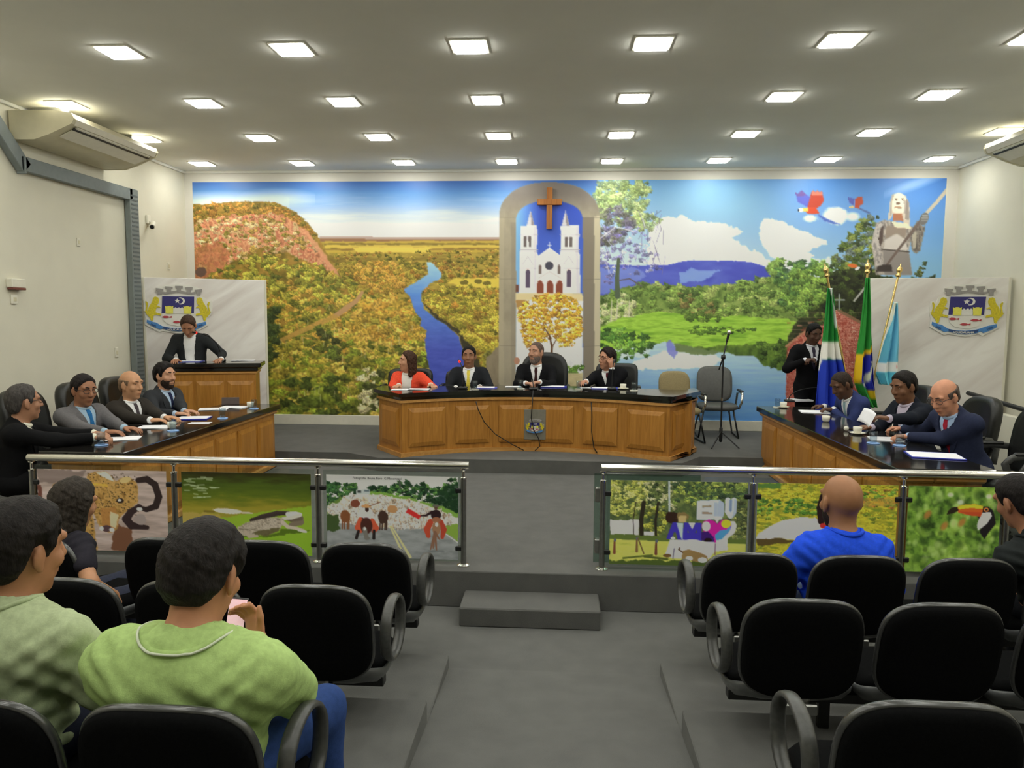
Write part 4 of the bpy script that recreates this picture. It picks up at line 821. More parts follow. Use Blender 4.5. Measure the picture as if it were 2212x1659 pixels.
# ---------------------------------------------------------------- walls' fittings
du = thing('cable_duct', 'grey perforated cable duct bent along the left wall below the air conditioner', 'cable duct', (-XW+.012, 9.49, ZD+.004))
def duct(name, a, c, w, d=.075):
    a, c = Vector(a), Vector(c); dr = (c-a); L = dr.length; q = dr.to_track_quat('Z', 'X').to_matrix()
    b = MB(); b.box((0, 0, L/2), (d, w, L), ch=.006); b.v = [tuple(q @ Vector(p)+a) for p in b.v]; return b
b = MB(); b.box((.04, 0, (3.72-ZD)/2), (.08, .19, 3.72-ZD), ch=.006); up = b.build('upright', M['grey'], du)
for k in range(52):
    b = MB(); b.box((.0815, 0, .35+k*.056), (.003, .15, .022)); 
    if k == 0: slot = b.mesh('slot', mat('slot_shadow_grey', L3(96, 104, 106), .7, noise=.1))
    o = bpy.data.objects.new('slot', slot); C.objects.link(o); o.parent = up; o.location = (0, 0, k*.056)
b = MB(); b.box((.04, -1.03, 3.64-ZD), (.08, 2.0, .15), ch=.006); b.build('cross_run', M['grey'], du)
b = MB(); a0 = Vector((.04, -1.98, 3.63-ZD)); a1 = Vector((.04, -2.45, 4.10-ZD)); m_ = (a0+a1)/2
b.box(m_, (.08, (a1-a0).length+.1, .15), Matrix.Rotation(-PI/4, 3, 'X'), ch=.006); b.build('raking_run', M['grey'], du)
b = MB(); b.box((.05, -2.0, 3.62-ZD), (.1, .02, .17), ch=.003); b.build('coupling', M['grey'], du)

def air_con(label, sx, y0, y1):
    t = thing('air_conditioner', label, 'air conditioner', (sx*5.63, (y0+y1)/2, 3.87), 0, 'ceiling air conditioners')
    L = y1-y0; prof = [(0, .29), (0, 0), (.26, .0), (.42, .05), (.66, .15), (.685, .2), (.66, .255), (.5, .28)]
    f = lambda x, z, y: (-sx*x, y, z)
    b = MB(); b.prism(prof, -L/2+.03, L/2-.03, f); b.build('body', M['ac'], t, 'auto')
    for s in (-1, 1):
        b = MB(); b.prism([(x*1.01, z*1.02-.004) for x, z in prof], s*L/2-s*.03, s*L/2, f); b.build('end_cap', M['ac'], t, 'auto')
    b = MB(); b.prism([(.45, .055), (.645, .142), (.65, .128), (.455, .041)], -L/2+.12, L/2-.12, f); b.build('louvre', M['white'], t)
    b = MB(); b.prism([(.60, .118), (.625, .131), (.63, .118), (.605, .105)], -L/2+.1, L/2-.1, f); b.build('air_slot', M['black'], t)
    b = MB(); b.prism([(.655, .148), (.687, .2), (.694, .195), (.66, .14)], -L/2+.05, L/2-.05, f); b.build('intake_strip', M['white'], t)
    for s in (-1, 1):
        b = MB(); b.box((-sx*.3, s*L*.36, .33), (.4, .04, .1), ch=.004); b.build('hanger', M['steel_dark'], t)
    return t
air_con('long beige ceiling air conditioner above the grey duct on the left', -1, 7.4, 9.0)
air_con('long beige ceiling air conditioner cut off by the right picture edge', 1, 7.5, 9.12)
def wall_box(name, label, cat, p, d, m='white', extra=None):
    t = thing(name, label, cat, p)
    b = MB(); b.box((d[0]/2, 0, 0), d, ch=.006); b.build('housing', M[m], t)
    if extra: extra(t, d)
    return t
def _siren(t, d):
    b = MB(); b.box((d[0]/2+.004, 0, -d[2]/2-.012), (d[0], d[1]*.92, .024), ch=.004); b.build('red_lens', mat('dark_red_lens', L3(120, 66, 58), .4, noise=.1), t)
wall_box('alarm_siren', 'small white alarm box with red underside on the left wall', 'alarm', (-XW, 7.36, 2.40), (.07, .2, .09), 'white', _siren)
def _sw(t, d):
    b = MB(); b.box((d[0]+.003, 0, 0), (.008, d[1]*.45, d[2]*.4), ch=.002); b.build('rocker', M['ac'], t)
wall_box('wall_switch', 'small white wall switch just below the alarm box', 'switch', (-XW, 7.35, 2.235), (.02, .085, .1), 'white', _sw)
wall_box('wall_switch', 'blank white wall plate high on the left wall inside the duct bend', 'switch', (-XW, 8.44, 2.93), (.012, .06, .1), 'white', _sw)
wall_box('wall_switch', 'small white wall plate in the corner above the left marbled screen', 'switch', (-XW, 10.45, 2.79), (.012, .07, .11), 'white', _sw)
wall_box('wall_switch', 'low white wall plate left of the duct above the seated men', 'switch', (-XW, 9.1, 1.60), (.012, .07, .13), 'white', _sw)
t = thing('security_camera', 'small white bullet security camera on the left wall beside the mural', 'camera', (-XW, 9.94, 3.33))
b = MB(); b.box((.015, 0, .06), (.03, .09, .12), ch=.006); b.build('mount_plate', M['white'], t)
b = MB(); b.tube([(.03, 0, .03), (.09, 0, 0)], .013, 10); b.build('bracket', M['white'], t, 'auto')
b = MB(); b.tube([(.07, .03, .01), (.11, -.08, -.05)], .036, 16); h = b.build('camera_body', M['white'], t, 'auto')
b = MB(); b.tube([(.109, -.079, -.049), (.112, -.088, -.054)], .027, 16); b.build('lens', M['black'], h, 'auto')

# wooden cross on the painted arch
t = thing('wooden_cross', 'plain honey brown wooden cross hung on the painted arch', 'cross', (-.137, YB-.05, 3.37))
M['cross'] = mat_wood('cross_wood', L3(150, 88, 36), L3(190, 124, 58))
b = MB(); b.box((0, 0, .3), (.085, .045, .6), ch=.006); b.build('upright', M['cross'], t)
b = MB(); b.box((0, -.006, .388), (.36, .045, .085), ch=.006); b.build('crossbar', M['cross'], t)

# ---------------------------------------------------------------- marbled screens with the coat of arms
def mat_marble():
    m = bpy.data.materials.new('grey_marble_laminate'); m.use_nodes = True; nt = m.node_tree; bs = nt.nodes['Principled BSDF']
    tc = nt.nodes.new('ShaderNodeTexCoord'); mp = nt.nodes.new('ShaderNodeMapping'); mp.vector_type = 'TEXTURE'; mp.inputs['Rotation'].default_value = (0, -.62, 0); mp.inputs['Scale'].default_value = (2.6, 1, .5)
    n = nt.nodes.new('ShaderNodeTexNoise'); n.inputs['Scale'].default_value = 1.9; n.inputs['Detail'].default_value = 6; n.inputs['Distortion'].default_value = .8
    r = nt.nodes.new('ShaderNodeValToRGB'); e = r.color_ramp.elements; e[0].position = .3; e[1].position = .62
    e[0].color = (*L3(214, 206, 200), 1); e[1].color = (*L3(240, 237, 232), 1)
    nt.links.new(tc.outputs['Object'], mp.inputs[0]); nt.links.new(mp.outputs[0], n.inputs[0]); nt.links.new(n.outputs[0], r.inputs[0]); nt.links.new(r.outputs[0], bs.inputs['Base Color'])
    bs.inputs['Roughness'].default_value = .4
    return m
M['marble'] = mat_marble()
EM = {'plate': mat('emblem_white', L3(226, 224, 216), .4, noise=.02), 'grey': mat('emblem_grey', L3(150, 146, 142), .45, noise=.08), 'navy': mat('emblem_navy', L3(44, 40, 112), .4, noise=.06),
      'yellow': mat('emblem_yellow', L3(206, 190, 34), .4, noise=.2, nscale=60), 'pale': mat('emblem_pale_yellow', L3(226, 220, 88), .4, noise=.08, nscale=40), 'red': mat('emblem_red', L3(176, 56, 66), .4, noise=.08),
      'blue': mat('emblem_blue', L3(72, 132, 196), .4, noise=.08), 'dblue': mat('emblem_dark_blue', L3(40, 70, 120), .4, noise=.06)}
def emblem(label, loc, rotz, k, wood=False):
    """coat of arms; k metres per drawing unit; faces local -y"""
    t = thing('coat_of_arms', label, 'coat of arms', loc, rotz)
    P = lambda pts: [((x-1010)*k, -(y-760)*k) for x, y in pts]
    def lay(name, pts, m, d0, d1, parent=t):
        b = MB(); b.prism(P(pts), d0, d1, lambda x, y, z: (x, -z, y)); return b.build(name, EM[m], parent)
    plate = lay('backing_plate', [(580, 300), (760, 240), (1010, 215), (1270, 235), (1500, 310), (1480, 400), (1420, 440), (1480, 465), (1590, 520), (1610, 600), (1690, 560), (1715, 640), (1695, 850), (1610, 950), (1610, 1110), (1320, 1275), (1250, 1235), (1010, 1295), (690, 1240), (620, 1265), (345, 1100), (355, 930), (325, 800), (340, 570), (405, 560), (450, 600), (480, 480), (620, 465), (680, 440), (575, 380)], 'grey' if wood else 'plate', 0, .02)
    crown = lay('crown_band', [(660, 410), (760, 445), (1010, 400), (1290, 440), (1390, 405), (1380, 370), (1270, 390), (1010, 350), (770, 390), (670, 375)], 'grey', .02, .03)
    for x, y in ((655, 345), (840, 300), (1040, 280), (1240, 300), (1430, 350)):
        s = (x-1040)*.22; lay('merlon', [(x-75, y-30+s*.1), (x+75, y-30-s*.1), (x+70, y+20), (x+38, y+30), (x+40, y+105), (x-42, y+105), (x-38, y+30), (x-70, y+20)], 'grey', .02, .034, crown)
    sh = lay('shield', [(700, 480), (1340, 480), (1322, 845), (1255, 845), (1270, 735), (760, 735), (748, 845), (678, 845)], 'navy', .02, .032)
    lay('shield_field', [(748, 845), (760, 735), (1270, 735), (1255, 845), (1320, 850), (1290, 1000), (1200, 1090), (1010, 1130), (800, 1090), (700, 1000), (680, 850)], 'plate', .02, .03, sh)
    cre = [(1060+90*math.cos(a), 578+76*math.sin(a)) for a in np.linspace(-1.9, 1.9, 14)]+[(1035+72*math.cos(a), 578+60*math.sin(a)) for a in np.linspace(1.75, -1.75, 12)]
    lay('crescent', cre, 'plate', .032, .037, sh)
    st = []
    for q in range(10): a = -PI/2+q*PI/5; r_ = 58 if q % 2 == 0 else 26; st.append((995+r_*math.cos(a), 580+r_*math.sin(a)))
    lay('star', st, 'plate', .032, .037, sh)
    for x in (830, 1195): lay('tower', [(x-82, 690), (x-50, 705), (x-25, 690), (x+25, 690), (x+50, 705), (x+82, 690), (x+70, 860), (x-70, 860)], 'pale', .032, .04, sh)
    lay('battlement', [(910, 740), (940, 740), (940, 720), (970, 720), (970, 740), (1000, 740), (1000, 720), (1040, 720), (1040, 740), (1070, 740), (1070, 720), (1100, 720), (1110, 850), (905, 850)], 'plate', .032, .038, sh)
    for x, y in ((770, 930), (1175, 955), (985, 1040)): lay('fish', [(x-95, y), (x-40, y-26), (x+20, y-22), (x+60, y-5), (x+105, y-22), (x+100, y+22), (x+60, y+8), (x+20, y+24), (x-40, y+26)], 'red', .03, .037, sh)
    for s, cx in ((1, 0), (-1, 2020)):
        q = lambda pts: [((x if s > 0 else cx-x), y) for x, y in pts]
        lion = lay('lion', q([(520, 520), (560, 490), (620, 510), (638, 580), (620, 640), (590, 680), (640, 700), (660, 730), (600, 720), (570, 760), (560, 830), (660, 860), (660, 905), (560, 880), (520, 900), (505, 1000), (470, 1020), (440, 940), (380, 870), (340, 800), (400, 830), (430, 720), (470, 650), (500, 600)]), 'yellow', .02, .034)
        lay('lion_tail', q([(400, 860), (360, 800), (385, 700), (365, 600), (385, 590), (420, 640), (405, 720), (395, 790), (420, 840)]), 'yellow', .02, .03, lion)
    ribbon = lay('ribbon', [(385, 990), (500, 1040), (560, 1050), (680, 1130), (840, 1165), (1010, 1170), (1180, 1150), (1260, 1125), (1400, 1070), (1560, 1030), (1570, 1090), (1450, 1160), (1330, 1215), (1290, 1180), (1200, 1220), (1010, 1245), (830, 1230), (690, 1185), (620, 1200), (470, 1120), (380, 1050)], 'blue', .02, .032)
    if not wood:
        lay('ribbon_band', [(690, 1138), (840, 1172), (1010, 1178), (1180, 1158), (1240, 1138), (1235, 1190), (1180, 1215), (1010, 1236), (830, 1222), (700, 1182)], 'dblue', .032, .035, ribbon)
        for s, x, y, a, z in (('1892', 500, 1112, -.5, 62), ('AQUIDAUANA', 968, 1206, 0, 58), ('1906', 1440, 1120, .45, 62)):
            text_obj('lettering', s, z*k, EM['plate'] if s[0] == 'A' else EM['dblue'], ribbon, Matrix.Translation(((x-1010)*k, -.0362, -(y-760)*k)) @ Matrix.Rotation(-a, 4, 'Y') @ FRONT, .0008, bold=.0006)
    return t
def screen(label, p0, p1, top, thick=.07):
    p0, p1 = Vector((*p0, 0)), Vector((*p1, 0)); d = p1-p0; a = math.atan2(d.y, d.x); L = d.length
    t = thing('marbled_screen', label, 'partition', ((p0+p1)/2+Vector((0, 0, ZD))), a)
    b = MB(); b.box((0, thick/2, (top-ZD)/2), (L-.03, thick, top-ZD), ch=.004); b.build('panel_board', M['marble'], t)
    for s in (-1, 1):
        b = MB(); b.box((s*(L/2-.012), thick/2, (top-ZD)/2), (.03, thick+.012, top-ZD+.004), ch=.004); b.build('edge_strip', M['wall'], t)
    return t, a
s1, a1 = screen('grey marbled screen behind the speaker at the lectern', (-5.585, 9.645), (-4.2, 10.44), 2.59)
s2, a2 = screen('grey marbled screen behind the flags on the right', (4.0, 9.85), (5.60, 9.535), 2.61)
def on_screen(px, py, p0, a):
    d = _ray(px, py); n = np.array([-math.sin(a), math.cos(a), 0]); q = np.array([p0[0], p0[1], 0])
    return Vector(_c0+d*((q-_c0)@n)/(d@n))
e1 = on_screen(385, 668, (-5.63, 9.62), a1); e2 = on_screen(2087, 671, (4.0, 9.85), a2)
emblem('coloured coat of arms on the screen behind the lectern speaker', e1, a1, .000625)
emblem('coloured coat of arms on the right marbled screen', e2, a2, .000615)
# low white parapet with dark handrail at the right
t = thing('parapet_rail', 'dark handrail on a low white parapet beside the right screen', 'handrail', (4.86, 8.35, ZL))
b = MB(); b.box((0, -.55, .40), (.09, 1.9, .8), ch=.006); b.build('parapet', M['wall'], t)
b = MB(); b.tube([(0, .62, .955), (0, -1.6, .815)], .026, 12); b.build('handrail', M['black'], t, 'auto')
for y in (.3, -.5, -1.3):
    b = MB(); b.tube([(0, y, .78), (0, y, .93+(y-.62)*.063)], .012, 8); b.build('baluster', M['black'], t, 'auto')

# ---------------------------------------------------------------- desks
def panel_piece(b, w, h, d=.022):
    """raised and fielded panel, local x across, z up, facing -y"""
    L = [(w/2, h/2, 0), (w/2, h/2, .008), (w/2-.012, h/2-.012, .012), (w/2-.05, h/2-.05, d), ]
    n = 4; V = []
    for hw, hh, y in L: V += [(-hw, -y, -hh), (hw, -y, -hh), (hw, -y, hh), (-hw, -y, hh)]
    F = []
    for i in range(len(L)-1):
        for k in range(4): F.append((i*4+k, i*4+(k+1) % 4, (i+1)*4+(k+1) % 4, (i+1)*4+k))
    e = (len(L)-1)*4; F.append((e, e+1, e+2, e+3)); F.append((3, 2, 1, 0))
    return b.add(V, F)
def desk(name, label, x0, x1, y0, y1, z0, top, side):
    t = thing(name, label, 'desk', ((x0+x1)/2, (y0+y1)/2, z0)); H = top-z0; w, l = x1-x0, y1-y0
    bx = side*(w/2-.06-.11)                       # knee space behind a shallow carcass, full-depth cheeks at both ends
    b = MB(); b.box((bx, 0, (H-.06)/2+.02), (.22, l-.12, H-.1), ch=.004); body = b.build('carcass', M['wood'], t)
    for sy in (-1, 1):
        b = MB(); b.box((-side*.11, sy*(l/2-.08), (H-.06)/2+.02), (w-.34, .04, H-.1), ch=.004); b.build('end_cheek', M['wood'], t)
    b = MB(); b.box((bx+side*.005, 0, .035), (.26, l-.07, .07), ch=.014); b.build('plinth', M['wood_trim'], t)
    b = MB(); b.box((bx+side*.01, 0, H-.085), (.26, l-.06, .05), ch=.016); b.build('cornice', M['wood_trim'], t)
    for sy in (-1, 1):
        b = MB(); b.box((-side*.12, sy*(l/2-.07), H-.085), (w-.32, .08, .05), ch=.016); b.build('end_cornice', M['wood_trim'], t)
    b = MB(); b.box((0, 0, H-.03), (w, l, .06), ch=.006); b.build('granite_top', M['granite'], t)
    n = 6; pw = (l-.2)/n
    for k in range(n):
        b = MB(); panel_piece(b, pw-.05, H-.27); o = b.build('panel', M['wood'], body)
        o.location = (side*(w/2-.06), -l/2+.1+pw*(k+.5), (H-.1)/2+.02); o.rotation_euler = (0, 0, side*PI/2)
    b = MB(); panel_piece(b, w-.3, H-.27); o = b.build('panel', M['wood'], body); o.location = (-side*.06, -(l/2-.06), (H-.1)/2+.02)
    return t
desk('councillor_desk', 'long wooden desk with black granite top on the left', -4.02, -3.33, 5.4, 8.64, ZL, 1.02, 1)
desk('councillor_desk', 'long wooden desk with black granite top on the right', 2.43, 3.12, 5.33, 9.06, ZL, 1.02, -1)
# lectern
pf, pr = Vector((-5.0, 8.86, 0)), Vector((-3.8, 9.21, 0)); pa = math.atan2(pr.y-pf.y, pr.x-pf.x); pc = (pf+pr)/2
t = thing('lectern', 'wide wooden lectern with black granite top in front of the left screen', 'lectern', (pc.x, pc.y, ZD), pa); PH = 1.475-ZD; PW = 1.25
b = MB(); b.box((0, .27, (PH-.1)/2), (PW-.14, .44, PH-.1), ch=.004); body = b.build('carcass', M['wood'], t)
b = MB(); b.box((0, .27, .04), (PW-.1, .48, .08), ch=.014); b.build('plinth', M['wood_trim'], t)
b = MB(); b.box((0, .27, PH-.125), (PW-.11, .47, .045), ch=.014); b.build('cornice', M['wood_trim'], t)
b = MB(); b.box((0, .27, PH-.08), (PW-.08, .49, .05), ch=.008); b.build('granite_apron', M['granite'], t)
b = MB(); b.box((0, .27, PH-.028), (PW, .56, .056), ch=.01); b.build('granite_top', M['granite'], t)
for k in range(3):
    b = MB(); panel_piece(b, .33, PH-.34); o = b.build('panel', M['wood'], body); o.location = (-.37+.37*k, .05, (PH-.12)/2)
PODTOP = 1.475
# presiding table, concave front
def arc_front(x): return 9.05-.565*min(1, abs((x+.25)/1.565))**2
TC = 1.184; NSEG = 26
xs = np.linspace(-1.81, 1.31, NSEG)
def outline(off_f, off_e, back):
    pts = [(-2.21-off_e, 8.99-off_f*.3), (-1.81-off_e*.4, 8.47-off_f)]
    pts += [(x, arc_front(x)-off_f) for x in xs[1:-1]]
    pts += [(1.31+off_e*.4, 8.53-off_f), (1.72+off_e, 9.2-off_f*.3)]
    bk = [(x, arc_front(x)*.6+9.05*.4+back) for x in np.linspace(1.62, -2.06, 16)]
    return pts+[(1.72+off_e, 9.2+back*.75)]+bk+[(-2.21-off_e, 8.99+back*.75)]
t = thing('presiding_table', 'curved wooden presiding table with black granite top in the centre', 'table', (-.25, 9.1, ZD))
def tpart(name, off_f, off_e, back, z0, z1, m):
    b = MB(); b.prism([(x+.25, y-9.1) for x, y in outline(off_f, off_e, back)], z0, z1); return b.build(name, M[m], t, 'auto')
body = tpart('carcass', 0, 0, .16, .03, TC-ZD-.08, 'wood')
tpart('plinth', .03, .03, .19, 0, .05, 'wood_trim'); tpart('cornice', .03, .03, .19, TC-ZD-.115, TC-ZD-.085, 'wood_trim'); tpart('granite_apron', .012, .012, .19, TC-ZD-.085, TC-ZD-.045, 'granite')
tpart('granite_top', .05, .06, .62, TC-ZD-.045, TC-ZD, 'granite')
for k in range(6):
    xa, xb = -1.81+.52*k+.035, -1.81+.52*(k+1)-.035; xm = (xa+xb)/2; ya, yb = arc_front(xa), arc_front(xb)
    b = MB(); panel_piece(b, math.hypot(xb-xa, yb-ya)-.05, .46); o = b.build('panel', M['wood'], body); ang = math.atan2(yb-ya, xb-xa)
    o.location = (xm+.25+.004*math.sin(ang), (ya+yb)/2-9.1-.004, .345); o.rotation_euler = (0, 0, ang)
for (xa, ya), (xb, yb) in (((-2.21, 8.99), (-1.81, 8.47)), ((1.31, 8.53), (1.72, 9.2))):
    b = MB(); panel_piece(b, math.hypot(xb-xa, yb-ya)-.16, .46); o = b.build('panel', M['wood'], body); o.location = ((xa+xb)/2+.25, (ya+yb)/2-9.1, .345); o.rotation_euler = (0, 0, math.atan2(yb-ya, xb-xa))
# plaque with arms, and microphone leads, on its front
t = thing('metal_plaque', 'grey metal plaque with small coat of arms on the presiding table front', 'plaque', (-.265, 9.012, .76))
b = MB(); b.box((0, 0, 0), (.27, .012, .375), ch=.004); b.build('plaque_sheet', mat('dull_aluminium', L3(132, 128, 116), .5, .3, noise=.06), t)
emblem('small yellow and navy arms fixed on the grey table plaque', (-.265, 9.008, .74), 0, .00017, True)
def cable(label, pts, r=.006):
    b = MB(); b.tube(pts, r, 6); o = b.build('cable', M['black'], None, True); return tag(o, label, 'cable')
cable('dark microphone lead hanging down the table left of the plaque', [(-.98, 8.83, 1.06), (-.95, 8.845, .95), (-.88, 8.87, .8), (-.75, 8.915, .65), (-.55, 8.96, .52), (-.4, 8.985, .44)])
cable('dark microphone lead hanging in front of the grey plaque', [(-.29, 8.99, 1.19), (-.3, 8.975, 1.0), (-.31, 8.97, .85), (-.28, 8.972, .7), (-.22, 8.975, .6), (-.2, 8.975, .5), (-.26, 8.98, .44)])
cable('dark microphone lead on the right half of the table front', [(.42, 8.91, 1.06), (.43, 8.905, .9), (.43, 8.905, .7), (.46, 8.9, .5), (.5, 8.88, .44)])

# ---------------------------------------------------------------- chairs
def exec_chair(label, loc, face, top=1.12, w=.56, e=3.4, tilt=.16, group='black leather armchairs'):
    """face: heading of the sitter, 0 looks along +y"""
    t = thing('leather_armchair', label, 'chair', loc, face, group)
    fs = lambda x, y, d: (x, y+.02, .44+d)
    b = MB(); b.slab(superell(w-.04, .52, 3.6), [(.8, -.05), (.96, -.04), (1, -.01), (1, .02), (.95, .05), (.7, .065)], fs); b.build('seat', M['leather'], t, True)
    h = top-.47
    def fb(x, y, d):
        z = y+h/2; yy = -.22-d-.22*(x/w)**2*-.6-z*math.sin(tilt)*1.0
        return (x, yy, .48+z*math.cos(tilt))
    b = MB(); b.slab(superell(w, h, e), [(.82, -.045), (.95, -.05), (1, -.02), (1, .03), (.96, .055), (.82, .065)], fb); bk = b.build('backrest', M['leather'], t, True)
    for s in (-1, 1):
        b = MB(); x = s*(w/2+.015)
        P = [(x, -.24, .48), (x, -.26, .62), (x, -.2, .70), (x, -.05, .715), (x, .12, .70), (x, .18, .65), (x, .12, .5), (x, .06, .42)]
        Q = []
        for i in range(len(P)-1):
            for u_ in (0, .5): Q.append(Vector(P[i]).lerp(Vector(P[i+1]), u_))
        Q.append(Vector(P[-1]))
        b.tube(Q, .02, 10, flat=(1, 1.5)); ar = b.build('armrest', M['arm'], t, True)
        b = MB(); b.box((x, -.02, .728), (.055, .26, .03), ch=.012); b.build('arm_pad', M['leather'], ar)
    b = MB(); b.tube([(0, 0, .1), (0, 0, .4)], .03, 12); b.build('gas_column', M['steel_dark'], t, 'auto')
    for k in range(5):
        a = 2*PI*k/5+.3; b = MB(); b.tube([(0, 0, .11), (.27*math.cos(a), .27*math.sin(a), .075)], [.026, .016], 8); lg = b.build('base_leg', M['black'], t, 'auto')
        b = MB(); b.lathe((.27*math.cos(a), .27*math.sin(a), .03), [(.0, -.022), (.028, -.022), (.03, 0), (.028, .022), (0, .022)], 10, 'X'); b.build('caster', M['black'], lg, 'auto')
    return t
for y, n in ((5.62, 'first'), (6.38, 'second'), (7.15, 'third'), (7.84, 'fourth')):
    exec_chair('black leather armchair at the left desk, %s from the railing' % n, (-4.6, y, ZL), -PI/2, 1.13)
for y, n, dx in ((5.62, 'first', .15), (6.42, 'second', .1), (7.3, 'third', .1), (8.5, 'fourth', .1)):
    exec_chair('black leather armchair at the right desk, %s from the railing' % n, (3.72+dx, y, ZL), PI/2 if n != 'first' else PI/2+.25, 1.08)
exec_chair('dark leather chair behind the woman in the coral blazer', (-2.02, 9.78, ZD), PI, .94, .62, 6)
exec_chair('dark leather chair behind the man with the yellow tie', (-1.24, 9.92, ZD), PI, .92, .62, 6)
exec_chair('large rounded black chair behind the bearded chairman', (-.2, 10.02, ZD), PI-.1, 1.17, .66, 3.0)
exec_chair('dark square-backed chair behind the man resting his cheek', (.80, 9.95, ZD), PI-.1, 1.03, .58, 7)
# visitor chair and beige chair behind the table's right end
def visitor_chair(name, label, loc, face, m, w=.5, top=.97):
    t = thing(name, label, 'chair', loc, face); Mt = M[m]
    b = MB(); b.slab(superell(w+.06, .48, 3), [(.85, -.04), (1, -.02), (1, .02), (.9, .04)], lambda x, y, d: (x, y+.03, .42+d)); b.build('seat', Mt, t, True)
    h = top-.46; b = MB(); b.slab(superell(w, h, 3.6), [(.85, -.025), (1, -.01), (1, .02), (.88, .035)], lambda x, y, d: (x, -.22-d+.25*x*x-(y+h/2)*.18, .46+y+h/2)); b.build('backrest', Mt, t, True)
    for s in (-1, 1):
        x = s*(w/2+.05)
        b = MB(); b.tube([(x, -.2, .42), (x+s*.02, -.2, .6), (x+s*.02, -.02, .63), (x+s*.02, .18, .62), (x+s*.01, .2, .5), (x-s*.02, .16, .41)], .016, 8); ar = b.build('armrest', M['steel'], t, True)
        b = MB(); b.box((x+s*.02, 0, .645), (.05, .3, .03), ch=.012); b.build('arm_pad', M['black'], ar)
        b = MB(); b.tube([(s*.2, .2, .39), (s*.27, .26, .015), (s*.27, -.26, .015), (s*.2, -.2, .39)], .012, 8); b.build('leg', M['black'], t, True)
    return t
M['chair_grey'] = mat('dark_grey_vinyl', L3(84, 84, 82), .5, noise=.1, nscale=30)
M['chair_beige'] = mat('olive_beige_fabric', L3(142, 128, 92), .85, noise=.12, nscale=90)
visitor_chair('visitor_chair', 'dark grey visitor chair with chrome arms beside the lake mural', (2.26, 10.5, ZD), PI-.06, 'chair_grey')
visitor_chair('visitor_chair', 'beige fabric chair half hidden behind the presiding table', (1.66, 9.97, ZD), PI+.15, 'chair_beige', .44, .93)

# audience seating
def seat_proto():
    t = thing('auditorium_chair', '', 'chair', (0, 0, 0), 0, 'black auditorium chairs')
    W, Hh, tl = .50, .47, .2
    def fb(x, y, d):
        z = y+Hh/2; return (x, d+.32*x*x-.02-(z-.4)*math.sin(tl)*1.0, .375+z*math.cos(tl))
    ol = superell(W, Hh, 3.5, 56)
    b = MB(); b.slab(ol, [(.5, -.034), (.86, -.03), (.96, -.018), (.985, 0), (.985, .015), (.94, .04), (.7, .05)], fb); bk = b.build('backrest', M['black_fabric'], t, True)
    b = MB(); b.tube([fb(x*.995, y*.995, .02) for x, y in ol], .009, 8, closed=True, flat=(1.0, 1.6)); b.build('back_rim', M['rim'], t, True)
    so = superell(.545, .47, 3.4, 48)
    fs = lambda x, y, d: (x, y+.30, .375+d+.05*(1 if y < -.12 else 0)*((-.12-y)/.12)-.03*max(0, (y-.12)/.12)**2)
    b = MB(); b.slab(so, [(.7, -.0), (.94, .0), (.99, .012), (.99, .03), (.9, .06), (.6, .068)], fs); b.build('seat', M['black_fabric'], t, True)
    b = MB(); b.slab(so, [(.6, -.07), (.9, -.055), (1.02, -.02), (1.035, .012), (.98, .014)], fs); b.build('seat_shell', M['vinyl'], t, True)
    b = MB(); b.tube([(0, .24, .345), (0, .06, .335), (0, .045, .35), (0, .05, .42)], .05, 10, flat=(.16, 1.0)); br = b.build('back_bracket', M['steel_dark'], t, True)
    b = MB(); b.box((0, .03, .345), (.15, .03, .05), ch=.006); b.build('bracket_plate', M['steel_dark'], br)
    return t
def armrest(parent, s):
    x = s*.295
    P = []
    for k in range(28):
        a = 2*PI*k/28; ca, sa = math.cos(a), math.sin(a)
        P.append((x, .25+.155*ca+.03*sa, .555+.135*math.copysign(abs(sa)**.85, sa)-.03*ca))
    b = MB(); b.tube(P, .0125, 8, closed=True, flat=(1.0, 1.0)); b.v = [((p[0]-x)*2.1+x, p[1], p[2]) for p in b.v]
    b.build('armrest', M['arm'], parent, True)
    b = MB(); b.box((x-s*.06, .26, .41), (.1, .05, .03), ch=.006); b.build('arm_bracket', M['black'], parent)
cp = seat_proto(); first = [True]
def seat(label, x, y, z, arm=0, rot=0):
    if first[0]: t = cp; t.location = (x, y, z); t.rotation_euler = (0, 0, rot); t['label'] = label; first[0] = False; seat.kids = [c for c in t.children_recursive]
    else:
        t = cp.copy(); C.objects.link(t); t.location = (x, y, z); t.rotation_euler = (0, 0, rot); t['label'] = label; mp = {cp: t}
        for c in seat.kids:
            d = c.copy(); C.objects.link(d); d.parent = mp[c.parent]; mp[c] = d
    if arm: armrest(t, arm)
    return t
def beam(label, x0, x1, y, z, legs):
    t = thing('seat_beam', label, 'seat frame', ((x0+x1)/2, y, z)); xm = (x0+x1)/2
    b = MB(); b.box((0, 0, .27), (x1-x0, .06, .05), ch=.005); b.build('beam', M['black'], t)
    for x in legs:
        b = MB(); b.box((x-xm, 0, .13), (.05, .04, .25), ch=.005); lg = b.build('leg', M['black'], t)
        b = MB(); b.box((x-xm, 0, .014), (.06, .42, .028), ch=.006); b.build('foot', M['black'], lg)
od = ['first', 'second', 'third', 'fourth', 'fifth']
rows = [('front row', 3.88, 0, 5, 5), ('second row', 3.03, .08, 4, 4), ('third row', 1.82, .2, 3, 3)]
